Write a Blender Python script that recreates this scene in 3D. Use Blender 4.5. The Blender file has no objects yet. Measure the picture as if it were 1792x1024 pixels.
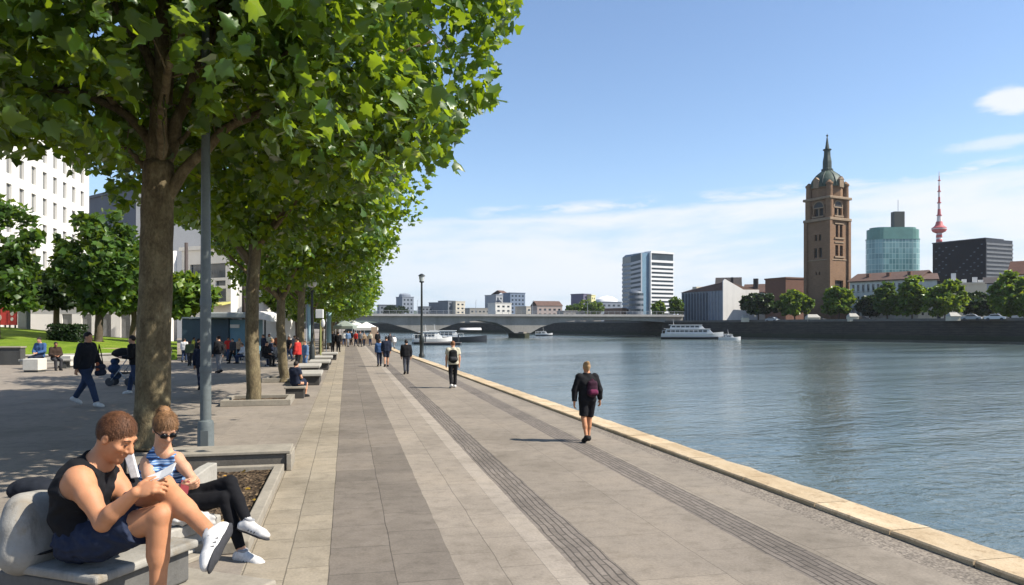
import bpy, bmesh, math, random
import numpy as np
from math import sin, cos, pi, radians, sqrt, atan2, tan
from mathutils import Vector, Matrix
random.seed(7); np.random.seed(7)
S = bpy.context.scene
C = S.collection
# ---------------------------------------------------------------- camera frame: photo pixels (1792x1024) -> metres
HC, FPX, HOR = 2.15, 1294.0, 570.0
TH = math.atan2(289.0, FPX)
FW = np.array([sin(TH), cos(TH), 0.0]); RT = np.array([cos(TH), -sin(TH), 0.0]); UP = np.array([0, 0, 1.0])
WATER = -2.0
def at(px, py, Z):                      # point seen at pixel, Z metres in front of the camera
    return np.array([0, 0, HC]) + Z * (FW + RT * (px - 896) / FPX + UP * (HOR - py) / FPX)
def gz(py, h=0.0): return FPX * (HC - h) / (py - HOR)
def gnd(px, py, h=0.0):                 # point on the level h seen at pixel
    return at(px, py, gz(py, h))
SUN_EL = radians(46); SUN_AZ = atan2(-0.40, 0.917)
SUNV = np.array([cos(SUN_EL) * cos(SUN_AZ), cos(SUN_EL) * sin(SUN_AZ), sin(SUN_EL)])
# ---------------------------------------------------------------- materials
class NT:
    def __init__(s, name):
        s.m = bpy.data.materials.new(name); s.m.use_nodes = True
        s.t = s.m.node_tree; s.t.nodes.clear()
        s.out = s.n('ShaderNodeOutputMaterial')
    def n(s, typ, **kw):
        nd = s.t.nodes.new(typ)
        for k, v in kw.items():
            if k.startswith('i_'):
                key = k[2:]
                key = int(key) if key.isdigit() else key.replace('_', ' ')
                if hasattr(v, 'is_linked') or isinstance(v, bpy.types.NodeSocket): s.t.links.new(v, nd.inputs[key])
                else: nd.inputs[key].default_value = v
            else: setattr(nd, k, v)
        return nd
    def l(s, a, b): s.t.links.new(a, b)
    def coord(s, scale=(1, 1, 1), rot=(0, 0, 0)):
        tc = s.n('ShaderNodeTexCoord'); mp = s.n('ShaderNodeMapping')
        s.l(tc.outputs['Object'], mp.inputs['Vector'])
        mp.inputs['Scale'].default_value = scale; mp.inputs['Rotation'].default_value = rot
        return mp.outputs['Vector']
    def noise(s, vec, scale, detail=4, rough=.55, dist=0):
        nd = s.n('ShaderNodeTexNoise', i_Scale=scale, i_Detail=detail, i_Roughness=rough, i_Distortion=dist)
        s.l(vec, nd.inputs['Vector']); return nd.outputs['Fac']
    def ramp(s, fac, stops):
        r = s.n('ShaderNodeValToRGB'); s.l(fac, r.inputs['Fac'])
        e = r.color_ramp.elements
        while len(e) < len(stops): e.new(.5)
        for q, (p, c) in zip(e, stops):
            q.position = p; q.color = (*c, 1) if len(c) == 3 else c
        return r.outputs['Color']
    def mix(s, fac, a, b, mode='MIX'):
        nd = s.n('ShaderNodeMix', data_type='RGBA', blend_type=mode)
        for sock, v in ((nd.inputs[0], fac), (nd.inputs[6], a), (nd.inputs[7], b)):
            if isinstance(v, bpy.types.NodeSocket): s.l(v, sock)
            elif isinstance(v, (int, float)): sock.default_value = v
            else: sock.default_value = (*v, 1)
        return nd.outputs[2]
    def math(s, op, a, b=0.0, c=None):
        nd = s.n('ShaderNodeMath', operation=op)
        for i, v in enumerate((a, b) if c is None else (a, b, c)):
            if isinstance(v, bpy.types.NodeSocket): s.l(v, nd.inputs[i])
            else: nd.inputs[i].default_value = v
        return nd.outputs[0]
    def bump(s, h, strength=.3, dist=.01):
        b = s.n('ShaderNodeBump', i_Strength=strength, i_Distance=dist); s.l(h, b.inputs['Height']); return b.outputs['Normal']
    def bsdf(s, col, rough=.7, normal=None, metal=0, spec=.4, **kw):
        b = s.n('ShaderNodeBsdfPrincipled')
        if isinstance(col, bpy.types.NodeSocket): s.l(col, b.inputs['Base Color'])
        else: b.inputs['Base Color'].default_value = (*col, 1)
        if isinstance(rough, bpy.types.NodeSocket): s.l(rough, b.inputs['Roughness'])
        else: b.inputs['Roughness'].default_value = rough
        b.inputs['Metallic'].default_value = metal; b.inputs['Specular IOR Level'].default_value = spec
        if normal: s.l(normal, b.inputs['Normal'])
        for k, v in kw.items(): b.inputs[k.replace('_', ' ')].default_value = v
        s.l(b.outputs[0], s.out.inputs['Surface']); return b
_mc = {}
ALB = .80                                # everything is a little darker than its textbook value: the photo is exposed generously
def mat(name, col, rough=.7, var=.15, scale=6, bump=.15, bscale=60, bdist=.004, metal=0, spec=.4, streak=0):
    """plain surface with mottling, fine grain and optional vertical streaks"""
    if name in _mc: return _mc[name]
    col = tuple(c * ALB for c in col)
    t = NT(name); v = t.coord()
    n1 = t.noise(v, scale, 5, .6); n2 = t.noise(v, scale * 7, 3, .6)
    lo = tuple(c * (1 - var * 1.6) for c in col); hi = tuple(min(1, c * (1 + var * 1.4)) for c in col)
    c = t.ramp(n1, [(.28, lo), (.72, hi)])
    c = t.mix(.5, c, t.ramp(n2, [(.3, tuple(x * (1 - var) for x in col)), (.7, tuple(min(1, x * (1 + var)) for x in col))]))
    if streak:
        vs = t.coord((1.5, 1.5, .12)); c = t.mix(t.math('MULTIPLY', t.ramp(t.noise(vs, scale * .8, 4), [(.5, (0, 0, 0)), (.75, (1, 1, 1))]), streak), c, tuple(x * .45 for x in col))
    nm = t.bump(t.noise(v, bscale, 4, .65), bump, bdist) if bump else None
    t.bsdf(c, rough, nm, metal, spec); _mc[name] = t.m; return t.m
# ---------------------------------------------------------------- mesh builder
def unit(v): v = np.asarray(v, float); return v / (np.linalg.norm(v) + 1e-12)
def frame(d):
    d = unit(d); h = np.array([0, 0, 1.]) if abs(d[2]) < .95 else np.array([1., 0, 0])
    u = unit(np.cross(h, d)); return u, np.cross(d, u), d
class MB:
    def __init__(s): s.v = []; s.f = []
    def add(s, vs, fs):
        o = len(s.v); s.v += [tuple(map(float, p)) for p in vs]; s.f += [tuple(i + o for i in f) for f in fs]; return s
    def box(s, c, d, rz=0, tilt=None):
        x, y, z = d[0] / 2, d[1] / 2, d[2] / 2
        P = [Vector((a * x, b * y, e * z)) for e in (-1, 1) for b in (-1, 1) for a in (-1, 1)]
        M = Matrix.Rotation(rz, 3, 'Z')
        if tilt is not None: M = M @ tilt
        P = [M @ p + Vector(c) for p in P]
        return s.add(P, [(0, 2, 3, 1), (4, 5, 7, 6), (0, 1, 5, 4), (2, 6, 7, 3), (0, 4, 6, 2), (1, 3, 7, 5)])
    def b2(s, lo, hi): return s.box([(a + b) / 2 for a, b in zip(lo, hi)], [abs(b - a) for a, b in zip(lo, hi)])
    def tube(s, pts, rs, n=10, cap=True):
        pts = [np.asarray(p, float) for p in pts]
        if not hasattr(rs, '__len__'): rs = [rs] * len(pts)
        vs = []; fs = []
        u = None
        for i, p in enumerate(pts):
            d = unit(pts[min(i + 1, len(pts) - 1)] - pts[max(i - 1, 0)])
            if u is None: u, w, _ = frame(d)
            else: u = unit(u - d * np.dot(u, d)); w = np.cross(d, u)
            for k in range(n):
                a = 2 * pi * k / n; vs.append(p + rs[i] * (cos(a) * u + sin(a) * w))
        for i in range(len(pts) - 1):
            for k in range(n):
                a = i * n + k; b = i * n + (k + 1) % n; fs.append((a, b, b + n, a + n))
        if cap: fs.append(tuple(range(n - 1, -1, -1))); fs.append(tuple(len(vs) - n + k for k in range(n)))
        return s.add(vs, fs)
    def lathe(s, prof, c=(0, 0, 0), n=20, sx=1, sy=1):
        vs = [(c[0] + r * sx * cos(2 * pi * k / n), c[1] + r * sy * sin(2 * pi * k / n), c[2] + z) for r, z in prof for k in range(n)]
        fs = []
        for i in range(len(prof) - 1):
            for k in range(n):
                a = i * n + k; b = i * n + (k + 1) % n; fs.append((a, b, b + n, a + n))
        if prof[0][0] > 1e-4: fs.append(tuple(range(n - 1, -1, -1)))
        if prof[-1][0] > 1e-4: fs.append(tuple(len(vs) - n + k for k in range(n)))
        return s.add(vs, fs)
    def prism(s, out, z0, z1):
        n = len(out); vs = [(x, y, z0) for x, y in out] + [(x, y, z1) for x, y in out]
        return s.add(vs, [tuple(range(n - 1, -1, -1)), tuple(range(n, 2 * n))] + [(i, (i + 1) % n, n + (i + 1) % n, n + i) for i in range(n)])
    def extr(s, o, a, b, depth):        # outline o (2D) in plane a,b from origin extruded along depth vector
        pass
    def sheet(s, out, z=0): return s.add([(x, y, z) for x, y in out], [tuple(range(len(out)))])
    def blob(s, c, r, n=10, m=7, M=None):
        vs = []; fs = []
        for i in range(m + 1):
            ph = -pi / 2 + pi * i / m
            for k in range(n):
                q = Vector((r[0] * cos(ph) * cos(2 * pi * k / n), r[1] * cos(ph) * sin(2 * pi * k / n), r[2] * sin(ph)))
                if M is not None: q = M @ q
                vs.append(q + Vector(c))
        for i in range(m):
            for k in range(n):
                a = i * n + k; b = i * n + (k + 1) % n; fs.append((a, b, b + n, a + n))
        return s.add(vs, fs)
    def build(s, name, m, parent=None, smooth=False, bevel=0, seg=2):
        me = bpy.data.meshes.new(name); me.from_pydata(s.v, [], s.f)
        bm = bmesh.new(); bm.from_mesh(me); bmesh.ops.recalc_face_normals(bm, faces=bm.faces); bm.to_mesh(me); bm.free()
        return link(name, me, m, parent, smooth, bevel, seg)
def link(name, me, m, parent=None, smooth=False, bevel=0, seg=2):
    o = bpy.data.objects.new(name, me); C.objects.link(o)
    if m is not None and not me.materials: me.materials.append(m)
    if smooth:
        me.polygons.foreach_set('use_smooth', [True] * len(me.polygons))
    if smooth == 'auto':
        me.set_sharp_from_angle(angle=radians(38))
    if parent is not None: o.parent = parent
    if bevel:
        b = o.modifiers.new('bevel', 'BEVEL'); b.width = bevel; b.segments = seg; b.limit_method = 'ANGLE'
    return o
def thing(name, label, cat, loc=(0, 0, 0), rz=0, group=None):
    o = bpy.data.objects.new(name, None); C.objects.link(o); o.location = [float(x) for x in loc]; o.rotation_euler = (0, 0, rz)
    o.empty_display_size = .1
    return tag(o, label, cat, group)
def tag(o, label, cat, group=None):
    o['label'] = label; o['category'] = cat
    if group: o['group'] = group
    return o
def struct(o): o['kind'] = 'structure'; return o
def copy_tree(o, parent=None):
    c = o.copy(); C.objects.link(c)
    if parent is not None: c.parent = parent
    for ch in list(o.children): copy_tree(ch, c)
    return c
def dup(o, loc, rz=0, label=None, scale=None):
    c = copy_tree(o); c.location = [float(x) for x in loc]; c.rotation_euler = (0, 0, rz)
    if label: c['label'] = label
    if scale: c.scale = (scale,) * 3
    return c
# ---------------------------------------------------------------- signed distance modelling (bodies, clothes, soft shapes)
def rc(a, b, ra, rb, k=.03): return ('c', np.asarray(a, float), np.asarray(b, float), ra, rb, k)
def fc(a, b, ra, rb, k=.02): return ('f', np.asarray(a, float), np.asarray(b, float), ra, rb, k)   # flat cut at b
def el(c, r, M=None, k=.03): return ('e', np.asarray(c, float), np.asarray(r, float), np.eye(3) if M is None else np.asarray(M, float), 0, k)
def cut(p): return ('-',) + p           # subtract that shape
def sdf_mesh(prims, vox, grow=0., clips=(), noise=0., nscale=20.):
    lo = np.full(3, 1e9); hi = np.full(3, -1e9)
    def bb(p):
        if p[0] in 'cf':
            r = max(p[3], p[4]); return np.minimum(p[1], p[2]) - r, np.maximum(p[1], p[2]) + r
        r = np.sqrt(((p[3].T * p[2][:, None]) ** 2).sum(0)) if p[3] is not None else p[2]
        r = np.sqrt(((p[3] * p[2][:, None]) ** 2).sum(0)); return p[1] - r, p[1] + r
    for p in prims:
        if p[0] == '-': continue
        a, b = bb(p); lo = np.minimum(lo, a); hi = np.maximum(hi, b)
    pad = grow + 3 * vox + .01; lo -= pad; hi += pad
    N = np.ceil((hi - lo) / vox).astype(int) + 1
    F = np.full(N, .2, np.float32)
    ax = [(lo[i] + vox * np.arange(N[i])).astype(np.float32) for i in range(3)]
    for p in prims:
        neg = p[0] == '-'
        if neg: p = p[1:]
        a, b = bb(p); mg = p[5] + .06 + grow
        i0 = np.maximum(0, np.floor((a - mg - lo) / vox).astype(int)); i1 = np.minimum(N, np.ceil((b + mg - lo) / vox).astype(int) + 1)
        if (i1 <= i0).any(): continue
        sl = tuple(slice(i0[i], i1[i]) for i in range(3))
        X = ax[0][sl[0]][:, None, None]; Y = ax[1][sl[1]][None, :, None]; Z = ax[2][sl[2]][None, None, :]
        if p[0] in 'cf':
            A, B, ra, rb = p[1], p[2], p[3], p[4]; d = B - A; L2 = max(float(d @ d), 1e-9)
            tu = ((X - A[0]) * d[0] + (Y - A[1]) * d[1] + (Z - A[2]) * d[2]) / L2; t = np.clip(tu, 0, 1)
            D = np.sqrt((X - A[0] - t * d[0]) ** 2 + (Y - A[1] - t * d[1]) ** 2 + (Z - A[2] - t * d[2]) ** 2) - (ra + (rb - ra) * t)
            if p[0] == 'f': D = np.maximum(D, (tu - 1) * sqrt(L2) + grow)
        else:
            c, r, M = p[1], p[2], p[3]
            q = [(M[j][0] * (X - c[0]) + M[j][1] * (Y - c[1]) + M[j][2] * (Z - c[2])) / r[j] for j in range(3)]
            k0 = np.sqrt(q[0] ** 2 + q[1] ** 2 + q[2] ** 2); k1 = np.sqrt((q[0] / r[0]) ** 2 + (q[1] / r[1]) ** 2 + (q[2] / r[2]) ** 2)
            D = k0 * (k0 - 1) / np.maximum(k1, 1e-6)
        f = F[sl]; k = p[5]
        if neg:
            D = -D; h = np.clip(.5 - .5 * (f - D) / k, 0, 1); F[sl] = f + (D - f) * h + k * h * (1 - h)
        else:
            h = np.clip(.5 + .5 * (f - D) / k, 0, 1); F[sl] = f + (D - f) * h - k * h * (1 - h)
    if grow: F -= grow
    if noise:
        X = ax[0][:, None, None]; Y = ax[1][None, :, None]; Z = ax[2][None, None, :]
        F += noise * (np.sin(X * nscale * 1.1 + np.sin(Z * nscale * .9 + 1) * 1.7) * np.sin(Y * nscale + np.sin(X * nscale * .7) * 1.5 + 2) * np.sin(Z * nscale * 1.3 + np.sin(Y * nscale * .8) * 1.3) )
    for fn in clips:
        X = ax[0][:, None, None]; Y = ax[1][None, :, None]; Z = ax[2][None, None, :]
        F = np.maximum(F, fn(X, Y, Z).astype(np.float32) if not callable(getattr(fn, 'sd', None)) else fn.sd(X, Y, Z))
    F[0] = F[-1] = .2; F[:, 0] = F[:, -1] = .2; F[:, :, 0] = F[:, :, -1] = .2
    return surface_nets(F, lo, vox)
def plane(p, n):                        # keeps the side the normal points away from
    p = np.asarray(p, float); n = unit(n)
    return lambda X, Y, Z: (X - p[0]) * n[0] + (Y - p[1]) * n[1] + (Z - p[2]) * n[2]
def ball(c, r): return lambda X, Y, Z: r - np.sqrt((X - c[0]) ** 2 + (Y - c[1]) ** 2 + (Z - c[2]) ** 2)
def surface_nets(F, lo, vox):
    s = F < 0; n = np.array(F.shape) - 1
    cnt = np.zeros(n, np.int8)
    for i in (0, 1):
        for j in (0, 1):
            for k in (0, 1): cnt += s[i:i + n[0], j:j + n[1], k:k + n[2]]
    act = (cnt > 0) & (cnt < 8); idx = np.full(n, -1, np.int64); I = np.argwhere(act)
    if len(I) == 0: return np.zeros((0, 3)), np.zeros((0, 4), int)
    idx[act] = np.arange(len(I))
    acc = np.zeros((len(I), 3)); num = np.zeros(len(I))
    cor = [(i, j, k) for i in (0, 1) for j in (0, 1) for k in (0, 1)]
    val = {c: F[I[:, 0] + c[0], I[:, 1] + c[1], I[:, 2] + c[2]].astype(float) for c in cor}
    for c in cor:
        for a in range(3):
            if c[a]: continue
            d = list(c); d[a] = 1; d = tuple(d); va, vb = val[c], val[d]; x = (va < 0) != (vb < 0)
            t = np.where(x, va / np.where(x, va - vb, 1), 0)
            p = np.tile(np.array(c, float), (len(I), 1)); p[:, a] += t
            acc[x] += p[x]; num[x] += 1
    V = lo + vox * (I + acc / num[:, None])
    Q = []
    for a in range(3):
        b, c = (a + 1) % 3, (a + 2) % 3
        sa = np.moveaxis(s, (a, b, c), (0, 1, 2)); ia = np.moveaxis(idx, (a, b, c), (0, 1, 2))
        x = sa[:-1, 1:-1, 1:-1] != sa[1:, 1:-1, 1:-1]
        E = np.argwhere(x); i, j, k = E[:, 0], E[:, 1], E[:, 2]
        q = np.stack([ia[i, j, k], ia[i, j + 1, k], ia[i, j + 1, k + 1], ia[i, j, k + 1]], 1)
        fl = sa[i, j + 1, k + 1]; q[~fl] = q[~fl][:, ::-1]; Q.append(q)
    return V, np.concatenate(Q)
def np_mesh(name, V, Fc):
    me = bpy.data.meshes.new(name); V = np.asarray(V, np.float32); Fc = np.asarray(Fc, np.int32)
    k = Fc.shape[1]; me.vertices.add(len(V)); me.vertices.foreach_set('co', V.ravel())
    me.loops.add(Fc.size); me.loops.foreach_set('vertex_index', Fc.ravel())
    me.polygons.add(len(Fc)); me.polygons.foreach_set('loop_start', np.arange(0, Fc.size, k, dtype=np.int32))
    me.update(calc_edges=True); return me
def soft(name, prims, vox, m, parent, origin=(0, 0, 0), **kw):
    V, Q = sdf_mesh(prims, vox, **kw)
    me = np_mesh(name, V - np.asarray(origin, float), Q)
    return link(name, me, m, parent, True)
# ================================================================ camera, light, sky
cam = bpy.data.objects.new('camera', bpy.data.cameras.new('camera')); C.objects.link(cam); S.camera = cam
cam.location = (0, 0, HC); cam.rotation_euler = (pi / 2, 0, -TH)
cam.data.sensor_width = 36; cam.data.lens = 36 * FPX / 1792; cam.data.shift_y = (HOR - 512) / 1792
cam.data.clip_start = .05; cam.data.clip_end = 6000
S.view_settings.view_transform = 'Standard'; S.view_settings.look = 'None'; S.view_settings.exposure = .80; S.view_settings.gamma = 1
S.view_settings.use_curve_mapping = False
sun = bpy.data.objects.new('sun', bpy.data.lights.new('sun', 'SUN')); C.objects.link(sun)
sun.data.energy = 5.0; sun.data.angle = radians(.5); sun.data.color = (1, .94, .84)
sun.rotation_euler = Vector(SUNV).to_track_quat('Z', 'Y').to_euler()
w = bpy.data.worlds.new('World'); S.world = w; w.use_nodes = True
t = w.node_tree; t.nodes.clear()
def wn(typ, **kw):
    nd = t.nodes.new(typ)
    for k, v in kw.items():
        if k.startswith('i_'):
            k = k[2:]; k = int(k) if k.isdigit() else k
            if isinstance(v, bpy.types.NodeSocket): t.links.new(v, nd.inputs[k])
            else: nd.inputs[k].default_value = v
        else: setattr(nd, k, v)
    return nd
def wm(op, a, b=0., c=None):
    kw = {'i_0': a, 'i_1': b}
    if c is not None: kw['i_2'] = c
    return wn('ShaderNodeMath', operation=op, **kw).outputs[0]
sky = wn('ShaderNodeTexSky', sky_type='NISHITA', sun_disc=False, sun_elevation=SUN_EL, sun_rotation=pi / 2 - SUN_AZ, altitude=50, air_density=1.0, dust_density=.3, ozone_density=1.6)
tc = wn('ShaderNodeTexCoord'); sx = wn('ShaderNodeSeparateXYZ', i_0=tc.outputs['Generated'])
az = wm('MULTIPLY', wm('ARCTAN2', sx.outputs[0], sx.outputs[1]), 57.2958)          # degrees from +Y towards +X
ele = wm('MULTIPLY', wm('ARCSINE', sx.outputs[2]), 57.2958)
def ss(v, a, b, lo=0., hi=1.):
    return wn('ShaderNodeMapRange', interpolation_type='SMOOTHSTEP', i_0=v, i_1=a, i_2=b, i_3=lo, i_4=hi).outputs[0]
skew = wm('SUBTRACT', ele, wm('MULTIPLY', az, .045))
def wnoise(sx_, sy_, scale, detail, off, rough=.6, dist=0.):
    v = wn('ShaderNodeCombineXYZ', i_0=wm('MULTIPLY', az, sx_), i_1=wm('MULTIPLY', skew, sy_), i_2=off).outputs[0]
    return wn('ShaderNodeTexNoise', **{'i_Vector': v, 'i_Scale': scale, 'i_Detail': detail, 'i_Roughness': rough, 'i_Distortion': dist}).outputs[0]
n1 = wnoise(.045, .26, 1.0, 7, 3.1, .58, .5); n2 = wnoise(.16, .6, 1.0, 6, 9.4, .6, .3)
nn = wm('ADD', wm('MULTIPLY', n1, .7), wm('MULTIPLY', n2, .3))
top = ss(wm('ADD', skew, wm('MULTIPLY', wm('SUBTRACT', nn, .5), 5.)), 7.3, 8.2, 1., 0.)         # sharp upper edge of the bank
low = ss(wm('ADD', skew, wm('MULTIPLY', wm('SUBTRACT', n1, .5), 4.)), -3., 5., .5, 1.)
side = ss(az, -20., 24., .45, 1.)
bank = wm('MULTIPLY', wm('MULTIPLY', wm('MULTIPLY', top, low), ss(nn, .33, .55, .22, 1.)), side)
wisp = wm('MULTIPLY', ss(wm('ABSOLUTE', wm('SUBTRACT', skew, 8.2)), .0, .75, 1., 0.), wm('MULTIPLY', ss(n2, .44, .62), ss(az, 8., 12.)))
dx = wm('DIVIDE', wm('SUBTRACT', az, 46.6), 1.45); dy = wm('DIVIDE', wm('SUBTRACT', ele, 14.2), .8)
rr = wm('ADD', wm('SQRT', wm('ADD', wm('MULTIPLY', dx, dx), wm('MULTIPLY', dy, dy))), wm('MULTIPLY', wm('SUBTRACT', n2, .5), 3.4))
puff = ss(rr, .35, 1.25, .95, 0.)
dx = wm('DIVIDE', wm('SUBTRACT', az, 46.5), 2.6); dy = wm('DIVIDE', wm('SUBTRACT', skew, 9.6), .4)
r2 = wm('ADD', wm('SQRT', wm('ADD', wm('MULTIPLY', dx, dx), wm('MULTIPLY', dy, dy))), wm('MULTIPLY', wm('SUBTRACT', n2, .5), 3.))
cl = wm('MINIMUM', wm('MAXIMUM', wm('MAXIMUM', bank, wm('MULTIPLY', wisp, .9)), wm('MAXIMUM', puff, ss(r2, .3, 1.3, .6, 0.))), 1.)
SKYK = .095
tint = wn('ShaderNodeMix', data_type='RGBA', blend_type='MULTIPLY', i_0=1.0, i_6=sky.outputs[0], i_7=(1.06, 1.10, 1.16, 1)).outputs[2]
tint = wn('ShaderNodeMix', data_type='RGBA', i_0=ss(ele, -1., 13., .9, 0.), i_6=tint, i_7=(.255 / SKYK, .36 / SKYK, .495 / SKYK, 1)).outputs[2]
cmix = wn('ShaderNodeMix', data_type='RGBA', i_0=cl, i_6=tint, i_7=(.53 / SKYK, .555 / SKYK, .59 / SKYK, 1)).outputs[2]
bg = wn('ShaderNodeBackground', i_Color=cmix, i_Strength=SKYK)
t.links.new(bg.outputs[0], wn('ShaderNodeOutputWorld').inputs[0])
# ================================================================ ground, paving, kerb, river
def kx(Y): return 6.15 - .029 * min(Y, 62)                # river side of the kerb
def paving(name, col, bw, bh, xo, off=.5, var=.1, mortar=.006, mdark=.55, dist=.012, grain=.25, yo=0., sq=1.):
    t = NT(name); tc = t.n('ShaderNodeTexCoord')
    mp = t.n('ShaderNodeMapping'); t.l(tc.outputs['Object'], mp.inputs['Vector'])
    mp.inputs['Rotation'].default_value = (0, 0, pi / 2); mp.inputs['Location'].default_value = (yo, -xo, 0)
    v = mp.outputs['Vector']; o = t.coord()
    nz = t.n('ShaderNodeTexNoise', i_Scale=1.7, i_Detail=3.0); t.l(o, nz.inputs['Vector'])
    w_ = t.n('ShaderNodeVectorMath', operation='MULTIPLY_ADD'); t.l(nz.outputs['Color'], w_.inputs[0]); w_.inputs[1].default_value = (dist * 2,) * 3; t.l(v, w_.inputs[2])
    w2 = t.n('ShaderNodeVectorMath', operation='SUBTRACT'); t.l(w_.outputs[0], w2.inputs[0]); w2.inputs[1].default_value = (dist,) * 3
    b = t.n('ShaderNodeTexBrick', offset=off, squash=sq, squash_frequency=3); t.l(w2.outputs[0], b.inputs['Vector'])
    for k, q in (('Scale', 1.), ('Mortar Size', mortar), ('Mortar Smooth', .35), ('Brick Width', bw), ('Row Height', bh), ('Bias', 0.)): b.inputs[k].default_value = q
    b.inputs['Color1'].default_value = (*[c * (1 - var) for c in col], 1); b.inputs['Color2'].default_value = (*[min(1, c * (1 + var)) for c in col], 1)
    b.inputs['Mortar'].default_value = (*[c * mdark for c in col], 1)
    st = t.noise(o, .55, 6, .62); fn = t.noise(o, 38, 4, .7); md = t.noise(o, 5, 5, .65)
    sp = t.n('ShaderNodeTexVoronoi', i_Scale=9.0); t.l(o, sp.inputs['Vector'])
    c = t.mix(1, b.outputs['Color'], t.ramp(st, [(.25, (.70, .69, .67)), (.5, (1, 1, 1)), (.75, (1.16, 1.14, 1.1))]), 'MULTIPLY')
    c = t.mix(1, c, t.ramp(fn, [(.25, (.78, .78, .78)), (.75, (1.18, 1.18, 1.18))]), 'MULTIPLY')
    c = t.mix(1, c, t.ramp(md, [(.28, (.76, .755, .74)), (.5, (1, 1, 1)), (.75, (1.1, 1.1, 1.1))]), 'MULTIPLY')
    c = t.mix(t.ramp(t.math('ADD', sp.outputs['Distance'], t.math('MULTIPLY', st, .10)), [(.078, (.7, .7, .7)), (.095, (0, 0, 0))]), c, tuple(x * .6 for x in col))
    h = t.math('SUBTRACT', t.math('MULTIPLY', fn, .25), b.outputs['Fac'])
    t.bsdf(c, .82, t.bump(h, grain, .012), spec=.25); return t.m
def strip(name, x0, x1, m, y0=-6., y1=118., z=0.0):
    mb = MB(); ys = [y0, 62, y1] if callable(x0) or callable(x1) else [y0, y1]
    f0 = x0 if callable(x0) else (lambda y: x0); f1 = x1 if callable(x1) else (lambda y: x1)
    for a, b in zip(ys, ys[1:]): mb.add([(f0(a), a, z), (f1(a), a, z), (f1(b), b, z), (f0(b), b, z)], [(0, 1, 2, 3)])
    return struct(mb.build(name, m))
M_plaza = paving('plaza_paving', (.222, .190, .155), 1.6, .8, 0, .5, .06, .004, .75, .03, .2)
gm = MB().sheet([(-900, -60), (-.9, -60), (-.9, 1500), (-900, 1500)], 0); struct(gm.build('plaza_ground', M_plaza))
M_tan = paving('tan_slabs', (.255, .217, .163), .62, .3625, -.88, .5, .10, .007, .5, .012)
M_drk = paving('dark_slabs', (.158, .134, .110), .78, .565, -.155, .4, .13, .006, .5, .016)
M_lgt = paving('light_slabs', (.242, .206, .166), .92, .40, .94, .5, .07, .006, .6, .016)
M_edge = paving('edge_slabs', (.29, .25, .205), 1.1, .24, 1.73, .5, .05, .005, .6, .01)
M_drain = paving('drain_setts', (.162, .138, .116), .42, .067, 0, .37, .13, .010, .48, .035, .4)
M_mid = paving('middle_slabs', (.216, .183, .146), 1.3, .84, 2.37, .5, .05, .005, .6, .02)
M_out = paving('outer_slabs', (.222, .189, .150), 1.4, .70, 4.36, .5, .05, .005, .6, .02)
strip('tan_paving', -.9, -.155, M_tan); strip('dark_paving', -.155, .94, M_drk); strip('light_paving', .94, 1.73, M_lgt)
strip('edge_paving', 1.73, 1.97, M_edge); strip('drain_strip', 1.97, 2.37, M_drain); strip('middle_paving', 2.37, 3.85, M_mid)
strip('drain_strip', 3.85, 4.30, M_drain); strip('outer_paving', 4.30, lambda y: kx(y) - 1.13 if y < 30 else max(4.31, kx(y) - 1.13), M_out)
t = NT('exposed_gravel'); v = t.coord()
vo = t.n('ShaderNodeTexVoronoi', i_Scale=42.0); t.l(v, vo.inputs['Vector'])
c = t.mix(1, t.ramp(vo.outputs['Color'], [(.2, (.17, .143, .115)), (.8, (.285, .242, .192))]), t.ramp(t.noise(v, .9, 5), [(.3, (.85, .85, .85)), (.7, (1.08, 1.08, 1.08))]), 'MULTIPLY')
c = t.mix(1, c, t.ramp(vo.outputs['Distance'], [(.35, (1, 1, 1)), (.75, (.6, .6, .6))]), 'MULTIPLY')
t.bsdf(c, .85, t.bump(vo.outputs['Distance'], -.5, .01), spec=.25); M_grav = t.m
strip('gravel_strip', lambda y: kx(y) - 1.13 if y < 30 else max(4.31, kx(y) - 1.13), lambda y: kx(y) - .545, M_grav)
# kerb: worn sandstone coping blocks, one sheet of stone with joints in its mesh
t = NT('kerb_sandstone'); v = t.coord(); vs = t.coord((1, .35, 1))
at_ = t.n('ShaderNodeAttribute', attribute_name='shade')
c = t.ramp(t.noise(vs, 3.2, 6, .65), [(.25, (.36, .265, .16)), (.5, (.47, .37, .245)), (.75, (.55, .455, .325))])
c = t.mix(1, c, t.ramp(at_.outputs['Fac'], [(0, (.86, .84, .80)), (1, (1.08, 1.06, 1.03))]), 'MULTIPLY')
c = t.mix(t.ramp(t.noise(v, 9, 5, .7), [(.54, (0, 0, 0)), (.70, (.8, .8, .8))]), c, (.25, .175, .10))
c = t.mix(1, c, t.ramp(t.noise(v, 60, 3, .7), [(.3, (.82, .82, .82)), (.7, (1.14, 1.14, 1.14))]), 'MULTIPLY')
t.bsdf(c, .85, t.bump(t.noise(v, 22, 5, .7), .5, .012), spec=.2); M_kerb = t.m
mb = MB(); sh = []; y = -6.
rk = random.Random(5)
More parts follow.
